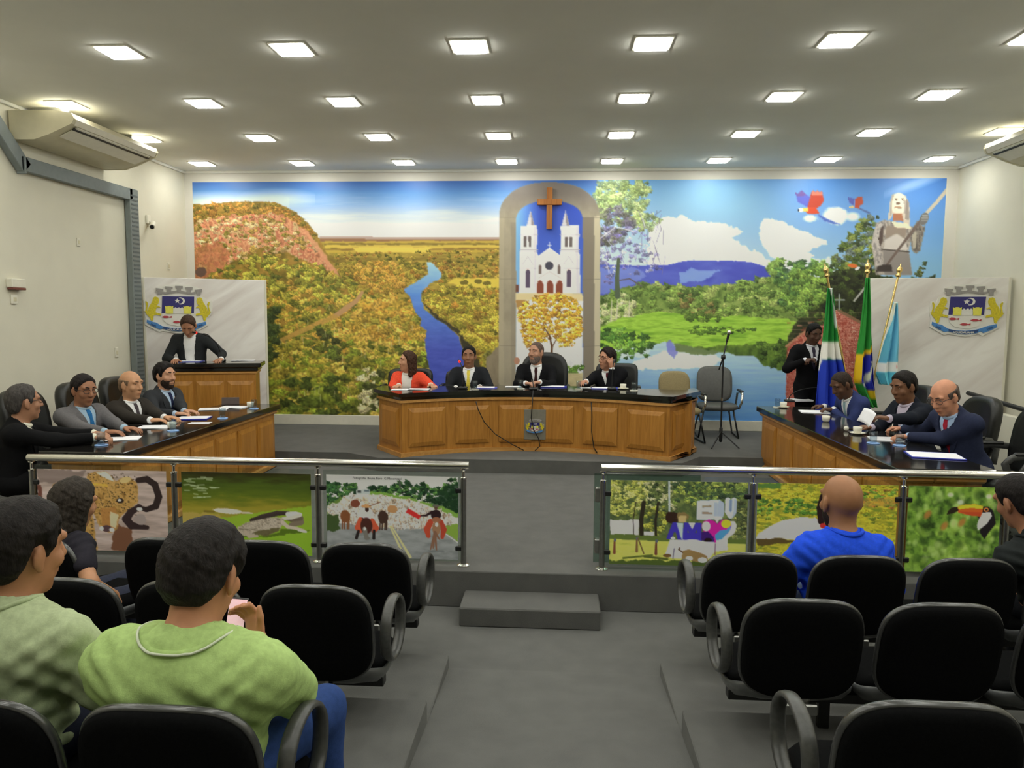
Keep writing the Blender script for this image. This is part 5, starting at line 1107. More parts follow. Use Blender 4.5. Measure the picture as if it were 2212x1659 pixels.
for rn, y, z, nl, nr in rows:
    for sx, sn, n in ((-1, 'left', nl), (1, 'right', nr)):
        if (rn, sn) == ('third row', 'right'): y += .17
        for k in range(n):
            x = sx*(1.045+.565*k); dx, dr = (-.12, -.5) if (rn, sn, k) == ('front row', 'left', 3) else (0, .03*sx if k else 0)
            seat('black padded auditorium chair, %s %s of the aisle, %s from the aisle' % (rn, sn, od[k]), x+dx, y, z, -sx if k == 0 else 0, dr)
        xa, xb = sx*(1.045-.24), sx*(1.045+.565*(n-1)+.24)
        beam('black steel seat beam under the %s %s of the aisle' % (rn, sn), min(xa, xb), max(xa, xb), y+.3, z, [sx*(1.045+.2), sx*(1.045+.565*(n-1)-.2)])

# ---------------------------------------------------------------- flags and microphone stand
FY = 9.4; fb0 = Vector((3.80, FY, ZD))
t = thing('flag_stand', 'dark three-hole flag stand behind the right desk', 'flag stand', fb0)
b = MB(); b.lathe((0, 0, 0), [(.22, 0), (.22, .03), (.16, .06), (.09, .1), (.07, .28), (0, .29)], 24); b.build('base', M['black'], t, 'auto')
for k in (-1, 0, 1):
    b = MB(); b.tube([(k*.045, 0, .2), (k*.075, 0, .36)], .026, 12); b.build('socket', M['gold'], t, 'auto')
def F7(x, y): return 1680+x/4.88, 560+y/4.88
def flag(label, top, rows, paint, nf, dy, off):
    p0 = fb0+Vector((off*.06, dy, .30)); ptop = at_y(*F7(*top), FY+dy)
    t = thing('ceremonial_flag', label, 'flag', p0, 0, 'flags on the stand')
    b = MB(); b.tube([(0, 0, 0), ptop-p0], .014, 12); pole = b.build('pole', M['gold'], t, 'auto')
    d = (ptop-p0).normalized(); q = ptop-p0; b = MB(); b.lathe((0, 0, 0), [(.012, -.05), (.03, -.04), (.034, -.02), (.02, 0), (.03, .02), (.036, .045), (.024, .075), (.008, .09), (.006, .12), (.0, .125)], 14)
    R_ = d.to_track_quat('Z', 'Y').to_matrix(); b.v = [tuple(R_ @ Vector(p)+q) for p in b.v]; b.build('finial', M['gold'], pole, True)
    ys = [r[0] for r in rows]; n, m = 70, 90; yy = np.linspace(ys[0], ys[-1], m)
    lf = np.interp(yy, ys, [r[1] for r in rows]); rt = np.interp(yy, ys, [r[2] for r in rows])
    s = np.linspace(0, 1, n); X = lf[:, None]*(1-s)+rt[:, None]*s; Y = np.repeat(yy[:, None], n, 1)
    K = Ink(X, Y, 21); K.x0, K.x1 = X.min(), X.max(); K.win = lambda *a: (slice(None), slice(None)); K.px = 4; paint(K)
    tt = (yy-ys[0])/(ys[-1]-ys[0])
    pos = np.zeros((m, n, 3))
    for j in range(m):
        for i in range(0, n):
            pass
    cy_ = math.cos(YAW)
    PXa, PYa = 1680+X/4.88, 560+Y/4.88
    D = _f[None, None]+_r[None, None]*((PXa-1106)/FPX)[..., None]-_u[None, None]*((PYa-829.5)/FPX)[..., None]
    pos = _c0+D*((FY+dy-.04)/D[..., 1:2])
    amp = .012+.05*tt[:, None]; pos[..., 1] += amp*np.sin(2*PI*nf*s[None]+1.2*np.sin(tt[:, None]*3))+.015*np.sin(2*PI*nf*2.3*s[None]+5*tt[:, None])-.02
    pos[..., 0] += .01*np.cos(2*PI*nf*2*s[None])*(.3+tt[:, None])
    o = grid_mesh('cloth', pos-np.array(p0), K.linear(1.35, .0), M['cloth_print'], t)
    o.data.polygons.foreach_set('use_smooth', [True]*len(o.data.polygons))
    so = o.modifiers.new('thickness', 'SOLIDIFY'); so.thickness = .003
    return t
M['cloth_print'] = mat_attr('flag_cloth', .75, .2)
def f1(K):
    K.c[:] = (40, 126, 56); K.poly([(535, 290), (560, 300), (610, 720), (600, 730), (560, 420)], (222, 222, 214)); K.poly([(300, 870), (540, 865), (800, 890), (800, 1085), (540, 1050), (300, 1075)], (218, 214, 206)); K.poly([(300, 1080), (540, 1052), (800, 1085), (800, 1700), (300, 1700)], (36, 58, 168)); K.poly([(430, 1000), (470, 1060), (440, 1180), (420, 1160)], (218, 214, 210))
def f2(K):
    K.c[:] = (46, 130, 54); K.poly([(700, 1030), (880, 990), (1010, 905), (1040, 950), (1040, 1500), (955, 1390), (860, 1300), (700, 1300)], (226, 178, 36)); K.poly([(690, 1030), (820, 1010), (800, 1250), (690, 1260)], (46, 130, 54)); K.poly([(870, 1060), (920, 1010), (1040, 970), (1040, 1385), (950, 1385), (850, 1300)], (36, 44, 150)); K.poly([(1010, 1080), (1020, 1130), (960, 1240), (920, 1340), (885, 1340), (930, 1200)], (196, 200, 170)); K.ell(980, 1080, 8, 10, (210, 214, 230)); K.ell(935, 1350, 9, 10, (210, 214, 230)); K.poly([(950, 1388), (1040, 1388), (1030, 1470), (985, 1480)], (226, 178, 36)); K.poly([(985, 1480), (1040, 1450), (1040, 1700), (985, 1700)], (46, 130, 54))
def f3(K):
    K.c[:] = (104, 176, 204); K.poly([(1000, 800), (1165, 760), (1160, 1080), (1000, 1080)], (74, 142, 166), al=.5); K.poly([(1225, 440), (1252, 440), (1180, 700), (1110, 900), (1055, 1190), (1000, 1210), (1040, 1000), (1140, 720)], (222, 220, 202)); K.poly([(1000, 1088), (1300, 1085), (1300, 1190), (1000, 1190)], (222, 220, 212)); K.ell(1235, 1130, 14, 22, (206, 150, 150), soft=.5); K.poly([(1000, 1190), (1300, 1190), (1300, 1600), (1000, 1600)], (92, 176, 196))
flag('green, white and blue state flag, leftmost on the flag stand', (515, 150), [(305, 520, 560), (420, 512, 578), (700, 488, 606), (880, 466, 622), (1060, 440, 655), (1200, 424, 690), (1480, 398, 720), (1720, 392, 730)], f1, 2.5, -.05, -1)
flag('green, yellow and blue national flag in the middle of the flag stand', (945, 110), [(195, 925, 962), (300, 912, 968), (560, 888, 985), (760, 865, 992), (930, 835, 1000), (1100, 810, 1010), (1270, 795, 1020), (1400, 850, 1040), (1560, 960, 1045)], f2, 2.2, 0, 0)
flag('light blue and white flag, rightmost on the flag stand', (1275, 150), [(455, 1215, 1250), (700, 1160, 1264), (900, 1100, 1274), (1085, 1050, 1274), (1200, 1030, 1270), (1320, 1080, 1240)], f3, 2.0, .05, 1)
t = thing('microphone_stand', 'black tripod microphone stand in front of the grey visitor chair', 'microphone stand', (2.13, 9.58, ZD))
b = MB(); b.tube([(0, 0, .1), (0, 0, 1.17)], .011, 10); b.build('pole', M['black'], t, 'auto')
b = MB(); b.lathe((0, 0, 1.13), [(.0, 0), (.026, .005), (.03, .03), (.026, .06), (0, .065)], 12); b.build('clutch', M['black'], t, True)
b = MB(); b.tube([(-.05, 0, 1.0), (0, 0, 1.17), (.035, -.03, 1.38)], .009, 8); bo = b.build('boom', M['black'], t, True)
b = MB(); b.tube([(.03, -.03, 1.36), (.05, -.04, 1.46)], [.013, .018], 10); mc = b.build('microphone', M['black'], t, 'auto')
b = MB(); b.lathe((.054, -.042, 1.482), [(0, -.03), (.022, -.02), (.028, 0), (.022, .02), (0, .03)], 12); b.build('grille', M['steel'], mc, True)
b = MB(); b.lathe((0, 0, .62), [(.016, -.02), (.016, .02)], 10); b.build('height_clamp', M['steel'], t, 'auto')
b = MB(); b.lathe((0, 0, .12), [(.012, -.06), (.022, -.04), (.022, .12), (.012, .14)], 10); b.build('leg_collar', M['black'], t, 'auto')
for a in (-2.2, -.75, 1.6):
    b = MB(); b.tube([(0, 0, .2), (.27*math.cos(a), .27*math.sin(a), .012)], .009, 8); b.build('leg', M['black'], t, 'auto')
# ---------------------------------------------------------------- people: implicit surfaces turned into one mesh per body or garment
class Shape:
    """list of blended primitives; field() samples it on a grid, at() at points"""
    def __init__(s): s.p = []
    def cap(s, a, b, ra, rb, k=.03):
        a = np.array(a, float); b_ = np.array(b, float); ab = b_-a; L = float(ab@ab)+1e-9
        def f(X, Y, Z):
            x, y, z = X-a[0], Y-a[1], Z-a[2]
            t = np.clip((x*ab[0]+y*ab[1]+z*ab[2])/L, 0, 1)
            return np.sqrt((x-t*ab[0])**2+(y-t*ab[1])**2+(z-t*ab[2])**2)-(ra+(rb-ra)*t)
        R = max(ra, rb); s.p.append((f, np.minimum(a, b_)-R, np.maximum(a, b_)+R, k)); return s
    def ell(s, c, r, R=None, k=.03):
        c = np.array(c, float); r = np.array(r, float); R = np.eye(3) if R is None else np.array(R)
        def f(X, Y, Z):
            x, y, z = X-c[0], Y-c[1], Z-c[2]
            q = [x*R[0, i]+y*R[1, i]+z*R[2, i] for i in range(3)]
            k0 = np.sqrt((q[0]/r[0])**2+(q[1]/r[1])**2+(q[2]/r[2])**2)+1e-6
            k1 = np.sqrt((q[0]/r[0]**2)**2+(q[1]/r[1]**2)**2+(q[2]/r[2]**2)**2)+1e-6
            return k0*(k0-1)/k1
        e = np.abs(R)@r; s.p.append((f, c-e, c+e, k)); return s
    def torus(s, c, R, maj, tub, k=.005, sy=1.0):
        c = np.array(c, float); R = np.array(R)
        def f(X, Y, Z):
            x, y, z = X-c[0], Y-c[1], Z-c[2]
            q = [x*R[0, i]+y*R[1, i]+z*R[2, i] for i in range(3)]
            return np.hypot(np.hypot(q[0], q[1]/sy)-maj, q[2])-tub
        e = maj+tub; s.p.append((f, c-e, c+e, k)); return s
    def grow(s, d):
        o = Shape()
        for f, a, b_, k in s.p: o.p.append(((lambda X, Y, Z, f=f: f(X, Y, Z)-d), a-d, b_+d, k))
        return o
    def join(s, o): s.p += o.p; return s
    def bounds(s): return np.min([p[1] for p in s.p], 0), np.max([p[2] for p in s.p], 0)
    def at(s, X, Y, Z):
        A = np.full(np.shape(X), 1.0)
        for f, a, b_, k in s.p:
            d = f(X, Y, Z); m = np.maximum(k-np.abs(A-d), 0)/k; A = np.minimum(A, d)-m*m*k*.25
        return A
    def field(s, h, lo=None, hi=None):
        l, u_ = s.bounds(); lo = l-3*h if lo is None else lo; hi = u_+3*h if hi is None else hi
        n = np.maximum(np.ceil((hi-lo)/h).astype(int)+1, 3); ax = [(lo[i]+h*np.arange(n[i])).astype(np.float32) for i in range(3)]
        A = np.full(n, .25, np.float32)
        for f, a, b_, k in s.p:
            m = k+2.5*h
            i0 = np.clip(((a-m-lo)/h).astype(int), 0, n); i1 = np.clip(((b_+m-lo)/h).astype(int)+2, 0, n)
            if np.any(i1 <= i0): continue
            w = tuple(slice(i0[i], i1[i]) for i in range(3))
            d = f(ax[0][w[0]][:, None, None], ax[1][w[1]][None, :, None], ax[2][w[2]][None, None, :]); v_ = A[w]
            q = np.maximum(k-np.abs(v_-d), 0)/k; A[w] = np.minimum(v_, d)-q*q*k*.25
        return A, lo, h, ax
def nets(A, lo, h):
    s = A < 0; n = A.shape; c = np.zeros(tuple(x-1 for x in n), np.int8); O = [(i, j, k) for i in (0, 1) for j in (0, 1) for k in (0, 1)]
    for i, j, k in O: c += s[i:n[0]-1+i, j:n[1]-1+j, k:n[2]-1+k]
    I = np.argwhere((c > 0) & (c < 8)); vid = np.full(c.shape, -1, np.int32); vid[tuple(I.T)] = np.arange(len(I))
    V = {o: A[I[:, 0]+o[0], I[:, 1]+o[1], I[:, 2]+o[2]] for o in O}; P = np.zeros((len(I), 3)); W = np.zeros(len(I))
    for o in O:
        for a in range(3):
            if o[a]: continue
            q = list(o); q[a] = 1; q = tuple(q); v0, v1 = V[o], V[q]; m = (v0 < 0) != (v1 < 0); t = np.where(m, v0/np.where(m, v0-v1, 1), 0)
            e = np.array(o, float)[None].repeat(len(I), 0); e[:, a] = t; P += e*m[:, None]; W += m
    P = (I+P/W[:, None])*h+lo; Q = []
    for a in range(3):
        b_, d = (a+1) % 3, (a+2) % 3
        sl0 = [slice(1, -1)]*3; sl1 = [slice(1, -1)]*3; sl0[a] = slice(0, -1); sl1[a] = slice(1, None)
        x0, x1 = s[tuple(sl0)], s[tuple(sl1)]
        for up in (True, False):
            E = np.argwhere((x0 & ~x1) if up else (~x0 & x1))
            if not len(E): continue
            off = np.ones(3, int); off[a] = 0; E = E+off; q = []
            for db, dd in ((0, 0), (-1, 0), (-1, -1), (0, -1)):
                F = E.copy(); F[:, b_] += db; F[:, d] += dd; q.append(vid[tuple(F.T)])
            q = np.stack(q, 1); Q.append(q if up else q[:, ::-1])
    Q = np.concatenate(Q); return P, Q[(Q >= 0).all(1)]
def net_obj(name, A, lo, h, material, parent, base, keep=None):
    P, Q = nets(A, lo, h)
    if keep is not None:                                    # what clothes hide is thinned out
        k = keep(P); cell = np.floor(P/.03).astype(np.int64); key = cell[:, 0]*73856093 ^ cell[:, 1]*19349663 ^ cell[:, 2]*83492791
        key = np.where(k, -1-np.arange(len(P)), np.abs(key)); _, inv = np.unique(key, return_inverse=True); inv = inv.ravel(); n = inv.max()+1
        cnt = np.bincount(inv, minlength=n); P = np.stack([np.bincount(inv, P[:, i], n)/cnt for i in range(3)], 1)
        Q = inv[Q]; T3 = np.concatenate([Q[:, [0, 1, 2]], Q[:, [0, 2, 3]]])
        ok = (T3[:, 0] != T3[:, 1]) & (T3[:, 1] != T3[:, 2]) & (T3[:, 0] != T3[:, 2]); Q = T3[ok]
        _, u1 = np.unique(np.sort(Q, 1), axis=0, return_index=True); Q = Q[u1]
    w = Q.shape[1]; me = bpy.data.meshes.new(name)
    me.vertices.add(len(P)); me.vertices.foreach_set('co', (P-np.array(base)).astype(np.float32).ravel())
    me.loops.add(Q.size); me.loops.foreach_set('vertex_index', Q.astype(np.int32).ravel()); me.polygons.add(len(Q)); me.polygons.foreach_set('loop_start', np.arange(0, Q.size, w, dtype=np.int32))
    me.update(calc_edges=True); me.polygons.foreach_set('use_smooth', np.ones(len(Q), bool)); me.materials.append(material)
    o = bpy.data.objects.new(name, me); C.objects.link(o); o.parent = parent; return o
def RZ(a): return np.array([[math.cos(a), -math.sin(a), 0], [math.sin(a), math.cos(a), 0], [0, 0, 1]])
def RX(a): return np.array([[1, 0, 0], [0, math.cos(a), -math.sin(a)], [0, math.sin(a), math.cos(a)]])
def RY(a): return np.array([[math.cos(a), 0, math.sin(a)], [0, 1, 0], [-math.sin(a), 0, math.cos(a)]])
def unit(v): v = np.asarray(v, float); return v/(np.linalg.norm(v)+1e-9)
def ripple(X, Y, Z, a, f=1.0, ph=0.0):
    return a*(np.sin(23*f*X+9*f*Z+ph)*np.sin(19*f*Z-7*f*Y+1.3*ph)+.7*np.sin(41*f*Z+13*f*X+2*ph)*np.sin(29*f*Y+11*f*X))
MC = {}
def cm(kind, rgb, **kw):
    key = (kind, rgb)
    if key not in MC:
        base = dict(skin=dict(rough=.5, spec=.35, noise=.08, nscale=18), cloth=dict(rough=.88, spec=.15, noise=.1, nscale=60, bump=.12, bscale=260), hair=dict(rough=.62, spec=.18, noise=.45, nscale=70, bump=.5, bscale=150, stretch=(1, 1, .3)))[kind]
        MC[key] = mat('%s_%d_%d_%d' % ((kind,)+rgb), L3(*rgb), **{**base, **kw})
    return MC[key]
EYE_W = mat('eye_white', (.42, .38, .34), .35, noise=.02); EYE_D = mat('eye_iris', (.02, .013, .01), .2, noise=.1); M['spec'] = mat('spectacle_frame', (.03, .02, .02), .3, noise=.1)
HOOK = {}
def person(label, head_at, face, lean=.2, side=0, twist=0, head=(0, 0, 0), hands=None, stand=False, ts=.9, hs=1.12, sh=1.0, fat=0, skin=(190, 140, 108), hair='short', hcol=(30, 26, 24), cloth='suit', jc=(30, 30, 34), sc=(232, 232, 232), tie=None, pc=None, glasses=False, beard=None, h=.009, legs=True, knee=0, floor=None, open_jacket=False, curl=.5, bulk=1.0, drop=0.0):
    R0 = RZ(face); Rt = RZ(face+twist)@RX(-lean)@RY(side); Rh = RZ(face+twist+head[0])@RX(-head[1])@RY(head[2])
    off = Rt@np.array((0, -.005, .52*ts))+Rt@np.array((0, .015, .04-drop*.7))+Rh@np.array((0, .012, .115*hs))
    Hc = np.array(head_at, float); P = Hc-off; NB = P+Rt@np.array((0, -.005, .52*ts))
    T = lambda x, y, z: P+Rt@np.array((x, y, z*ts)); HD = lambda x, y, z: Hc+Rh@(np.array((x, y, z))*hs)
    fz = floor if floor is not None else P[2]-.55
    base = (P[0], P[1], fz)
    root = thing('person', label, 'person', base)
    # joints
    S = [T(sx*.185*sh, -.01, .455 if cloth == 'suit' else .43-drop) for sx in (-1, 1)]; wr, el, hd, fd = [], [], [], []
    for i, sx in enumerate((-1, 1)):
        tg = hands[i] if hands and hands[i] is not None else None
        if tg is None: w = T(sx*.2*sh, .34, .06) if not stand else S[i]+R0@np.array((sx*.06, .06, -.5)); dr = None
        else: w = np.array(tg[0], float); dr = tg[1] if len(tg) > 1 else None
        a_, b_ = .29, .265; D = w-S[i]; L = np.linalg.norm(D)
        if L > a_+b_-.006: w = S[i]+D*(a_+b_-.006)/L; D = w-S[i]; L = a_+b_-.006
        x_ = (a_*a_-b_*b_+L*L)/(2*L); hh = math.sqrt(max(0, a_*a_-x_*x_)); u_ = D/L
        pole = R0@np.array((sx*(.75 if tg is None or len(tg) < 4 else tg[3]), -.35, -.75)); pole = unit(pole-u_*(pole@u_)); e = S[i]+u_*x_+pole*hh
        wr.append(w); el.append(e); fd.append(unit(w-e))
        d = unit(np.array(dr)) if dr is not None else unit(fd[-1]*np.array((1, 1, .35))); nrm = np.array(tg[2], float) if tg is not None and len(tg) > 2 and tg[2] is not None else np.array((0, 0, 1.0))
        nrm = unit(nrm-d*(nrm@d)); hd.append((d, nrm))
    HJ = [P+R0@np.array((sx*.095, .0, -.01)) for sx in (-1, 1)]
    if stand: KN = [np.array((HJ[i][0], HJ[i][1], fz+.5))+R0@np.array((0, .03, 0)) for i in (0, 1)]; AN = [np.array((HJ[i][0], HJ[i][1], fz+.09))+R0@np.array((0, -.01, 0)) for i in (0, 1)]
    else:
        KN = [HJ[i]+R0@np.array((sx*(.06+knee), .43, .0)) for i, sx in enumerate((-1, 1))]; AN = [np.array((KN[i][0], KN[i][1], fz+.09))+R0@np.array((0, .02, 0)) for i in (0, 1)]
    # garments' common torso
    tor = Shape()
    tor.ell(T(0, -.005, .02), (.165*(1+fat*.6), .125*(1+fat*.6), .115), Rt, .05); tor.ell(T(0, .015+.03*fat, .16), (.15*(1+fat), .115*(1+fat*1.2), .16*ts), Rt, .06); tor.ell(T(0, 0, .33), (.168*sh*(1+fat*.5), .118*(1+fat*.6), .175*ts), Rt, .06)
    zs = .445 if cloth == 'suit' else .425-drop; tor.cap(T(-.14*sh, -.01, zs), T(.14*sh, -.01, zs), .066, .066, .06); tor.cap(T(0, -.02, .44-drop), T(0, -.015, .53-drop*1.2), .09*(1+.3*fat), .058*(1+.3*fat), .05)
    if drop:
        for s_ in (-1, 1): tor.cap(T(s_*.03, -.02, .475-drop), T(s_*.15*sh, -.012, zs+.005), .07, .066, .06)
    arm = lambda ru, re, rw, cut=0.0, half=False: [Shape().cap(S[i], el[i] if not half else S[i]+(el[i]-S[i])*half, ru, re, .04) if half else Shape().cap(S[i], el[i], ru, re, .05).cap(el[i], wr[i]-fd[i]*cut, re, rw, .03) for i in (0, 1)]
    leg = Shape()
    for i in (0, 1): leg.cap(HJ[i], KN[i], .088*(1+fat*.4), .062, .05).cap(KN[i], AN[i], .06, .045, .03)
    # body
    bd = Shape(); bd.join(tor)
    for a_ in arm(.052*bulk, .041*bulk, .028*bulk): bd.join(a_)
    bd.join(leg)
    for i in (0, 1): bd.ell(AN[i]+R0@np.array((0, .075, -.045)), (.045, .125, .04), R0, .02)
    bd.cap(T(0, -.01, .49), HD(0, -.018, -.05), .060*(1+.45*fat), .056*(1+.45*fat), .035)
    bd.ell(HD(0, -.012, .03), (.076*hs, .097*hs, .093*hs), Rh, .03); bd.ell(HD(0, .022, -.045), (.059*hs, .070*hs, .078*hs), Rh, .04)
    bd.ell(HD(0, .066, -.098), (.026*hs, .022*hs, .02*hs), Rh, .02)
    bd.cap(HD(0, .088, .022), HD(0, .106, -.018), .0085*hs, .0145*hs, .012); bd.ell(HD(-.013, .096, -.022), np.array((.009, .01, .008))*hs, Rh, .008); bd.ell(HD(.013, .096, -.022), np.array((.009, .01, .008))*hs, Rh, .008)
    bd.cap(HD(-.045, .072, .04), HD(.045, .072, .04), .012*hs, .012*hs, .015); bd.ell(HD(-.042, .062, -.02), np.array((.022, .02, .022))*hs, Rh, .02); bd.ell(HD(.042, .062, -.02), np.array((.022, .02, .022))*hs, Rh, .02)
    bd.ell(HD(0, .086, -.055), np.array((.024, .011, .009))*hs, Rh, .012); bd.ell(HD(0, .084, -.069), np.array((.021, .011, .008))*hs, Rh, .01)
    for sx in (-1, 1): bd.ell(HD(sx*.079, -.008, -.002), np.array((.010, .02, .033))*hs, Rh@RZ(sx*.35), .008); bd.ell(HD(sx*.077, .0, -.03), np.array((.007, .01, .014))*hs, Rh, .006)
    for i, sx in enumerate((-1, 1)):
        d, nn = hd[i]; wv = np.cross(d, nn); Rp = np.stack([wv, d, nn], 1); w = wr[i]
        bd.ell(w+d*.052, (.041, .058, .019), Rp, .02); cr = curl if not isinstance(curl, tuple) else curl[i]
        for q, (o_, l_) in enumerate(((.031, .92), (.0105, 1.05), (-.0105, 1.0), (-.031, .8))):
            r0 = w+d*.092+wv*o_*1.05; sp = unit(d+wv*o_*3); d1 = unit(sp*math.cos(cr*.7)-nn*math.sin(cr*.7)); d2 = unit(sp*math.cos(cr*1.7)-nn*math.sin(cr*1.7))
            p1 = r0+d1*.044*l_; bd.cap(r0, p1, .0098, .0092, .008).cap(p1, p1+d2*.036*l_, .0092, .0078, .006)
        s_ = -1 if sx > 0 else 1; r0 = w+d*.03+wv*s_*.034; d1 = unit(d*.75+wv*s_*.6-nn*.25); p1 = r0+d1*.045; bd.cap(r0, p1, .0135, .0115, .012).cap(p1, p1+unit(d1+d*.8)*.032, .0115, .0095, .008)
    def seen(p):
        k = (np.linalg.norm(p-Hc, axis=1) < .24) | (np.linalg.norm(p-NB, axis=1) < .11)
        for i in (0, 1):
            k |= np.linalg.norm(p-wr[i]-hd[i][0]*.08, axis=1) < .17
            if cloth != 'suit': ab = wr[i]-el[i]; t_ = np.clip((p-el[i])@ab/(ab@ab), -.4, 1); k |= np.linalg.norm(p-el[i]-t_[:, None]*ab, axis=1) < .09
        return k
    A, lo, hh, ax = bd.field(h); sk = cm('skin', skin); net_obj('body', A, lo, hh, sk, root, base, seen)
    # clothes
    def tfield(Ax):
        X, Y, Z = np.meshgrid(*Ax, indexing='ij', sparse=True); x, y, z = X-P[0], Y-P[1], Z-P[2]
        return [x*Rt[0, i]+y*Rt[1, i]+z*Rt[2, i] for i in range(3)], (X, Y, Z)
    hc = h*1.15; ph = (P[0]*7+P[1]*3) % 6
    pcol = pc or jc
    if cloth == 'suit':
        jk = tor.grow(.02)
        for a_ in arm(.071, .056, .043, .03): jk.join(a_)
        A, lo, hh, ax = jk.field(hc); (x, y, z), W = tfield(ax); A = A+ripple(*W, .0028, 1.1, ph)
        nk = Shape().cap(T(0, .01, .485), HD(0, 0, -.03), .066, .07); A = np.maximum(A, -nk.at(*W)); A = np.maximum(A, -.11-z)
        shf = tor.grow(.004); half = (.052 if open_jacket else .078*np.clip((z-.20*ts)/(.30*ts), 0, 1)) if not open_jacket else .045+.03*np.clip((z-.1)/(.4*ts), 0, 1)
        sv = shf.at(*W); m = (y > 0) & (np.abs(x) < half) & (z > (-.2 if open_jacket else .2*ts)) & (sv < .024); A = np.where(m, np.maximum(A, sv+.006), A)
        jm = cm('cloth', jc); net_obj('jacket', A, lo, hh, jm, root, base)
        st = tor.grow(.010); A, lo, hh, ax = st.field(hc); (x, y, z), W = tfield(ax); A = np.maximum(A+ripple(*W, .0012, 1.4, ph), .02-y); A = np.maximum(A, np.abs(x)-.105)
        ex = Shape(); ex.torus(T(0, .012, .535), Rt@RX(-.25), .062, .0135, .01)
        A2, lo2, h2, ax2 = ex.field(.007); shm = cm('cloth', sc, noise=.03); sho = net_obj('shirt', A, lo, hh, shm, root, base); net_obj('collar', A2, lo2, h2, shm, root, base)
        for i in (0, 1): A2, lo2, h2, ax2 = Shape().cap(wr[i]-fd[i]*.045, wr[i]-fd[i]*.006, .037, .036, .005).field(.007); net_obj('cuff', A2, lo2, h2, shm, root, base)
        def front(xq, zq, sp_):
            yy = np.linspace(0, .32, 90); pts = P[None]+(np.stack([np.full_like(yy, xq), yy, np.full_like(yy, zq)], 1))@Rt.T
            f = sp_.at(pts[:, 0], pts[:, 1], pts[:, 2]); k = np.where(f < 0)[0]; return yy[k[-1]] if len(k) else .1
        def strip(name, path, widths, sp_, lift, m_):
            b = MB(); V = []
            for (xq, zq), w_ in zip(path, widths):
                for s_ in (-.5, .5):
                    y0 = front(xq+s_*w_, zq, sp_)
                    for dl in (lift, lift-.008): V.append(tuple(P+Rt@np.array((xq+s_*w_, y0+dl, zq))-np.array(base)))
            n_ = len(path); F = []
            for i in range(n_-1):
                a0, b0 = i*4, (i+1)*4; F += [(a0, a0+2, b0+2, b0), (a0, b0, b0+1, a0+1), (a0+2, a0+3, b0+3, b0+2)]
            F += [(0, 1, 3, 2), (n_*4-4, n_*4-2, n_*4-1, n_*4-3)]
            b.add(V, F); b.build(name, m_, root)
        if tie:
            zt = np.linspace(.505*ts, .12*ts, 10); strip('tie', [(0, z_) for z_ in zt], [.036, .044, .03, .036, .044, .05, .056, .062, .068, .07], st, .007, cm('cloth', tie))
        if not open_jacket:
            for s_ in (-1, 1):
                zz = np.linspace(.49*ts, .21*ts, 8); strip('lapel', [(s_*(.078*np.clip((z_-.20*ts)/(.30*ts), 0, 1)+.018+.016*math.sin((.49*ts-z_)/(.28*ts)*PI)), z_) for z_ in zz], [.03, .05, .062, .062, .056, .046, .034, .016], tor.grow(.02), .007, jm)
    else:
        tee = tor.grow(.016)
        for a_ in arm(.074*bulk, .069*bulk, 0, half={'sleeve': .98, 'short': .5}.get(cloth, .78)): tee.join(a_)
        A, lo, hh, ax = tee.field(h); (x, y, z), W = tfield(ax); A = A+ripple(*W, .0055, .8, ph)+ripple(*W, .003, 1.9, ph+1)+.005*np.sin(60*(z+.5*np.abs(x)+.35*x)+6*y)*np.exp(-((z-.18)/.12)**2)*(y < 0)+.004*np.sin(90*(z-.8*np.abs(x)))*np.exp(-((np.abs(x)-.2)/.07)**2)
        nk = Shape().cap(T(0, .02, .50-drop), HD(0, .0, -.03), .069*(1+.4*fat), .08*(1+.4*fat)); A = np.maximum(A, -nk.at(*W)); A = np.maximum(A, -.15-z); tm = cm('cloth', jc); net_obj('shirt', A, lo, hh, tm, root, base)
        # collar band that follows the shirt around the neck
        def top(r_, ph_, sp_):
            zz = np.linspace(.25*ts, .62*ts, 110); c_, s_ = math.cos(ph_), math.sin(ph_); pts = P[None]+np.stack([np.full_like(zz, r_*c_), np.full_like(zz, r_*s_-.012), zz], 1)@Rt.T
            f = sp_.at(pts[:, 0], pts[:, 1], pts[:, 2]); k = np.where(f < 0)[0]; return zz[k[-1]] if len(k) else .40*ts
        polo = cloth == 'polo'; n_ = 44; rt_ = .064*(1+.45*fat)+.012; zc = (.53-drop*1.2)*ts; b = MB(); V = []; F = []; low = []
        for q in range(n_):
            a_ = 2*PI*q/n_; c_, s_ = math.cos(a_), math.sin(a_); r0 = rt_+(.03+.022*c_*c_ if polo else .016); z0 = max(top(r0, a_, tee)+.002, zc-.034); z1 = max(z0+.012, zc+(.010 if polo else .004)-.03*max(0, s_))
            pr = [(r0-.006, z0-.004), (r0+.004, z0), (r0*.6+rt_*.4+.006, z0*.5+z1*.5+.006), (rt_+.004, z1), (rt_-.006, z1-.006), (rt_-.004, z0)]
            low.append(P+Rt@np.array(((r0+.004)*c_, (r0+.004)*s_-.012, z0+.003))-np.array(base))
            V += [tuple(P+Rt@np.array((r_*c_, r_*s_-.012, z_))-np.array(base)) for r_, z_ in pr]
        for q in range(n_):
            for k in range(5): F.append((q*6+k, ((q+1) % n_)*6+k, ((q+1) % n_)*6+k+1, q*6+k+1))
        b.add(V, F); co = b.build('collar', tm, root, True)
        if polo: b = MB(); b.tube(low, .0042, 6, closed=True); b.build('collar_stripe', cm('cloth', (214, 222, 196), noise=.02), co, True)
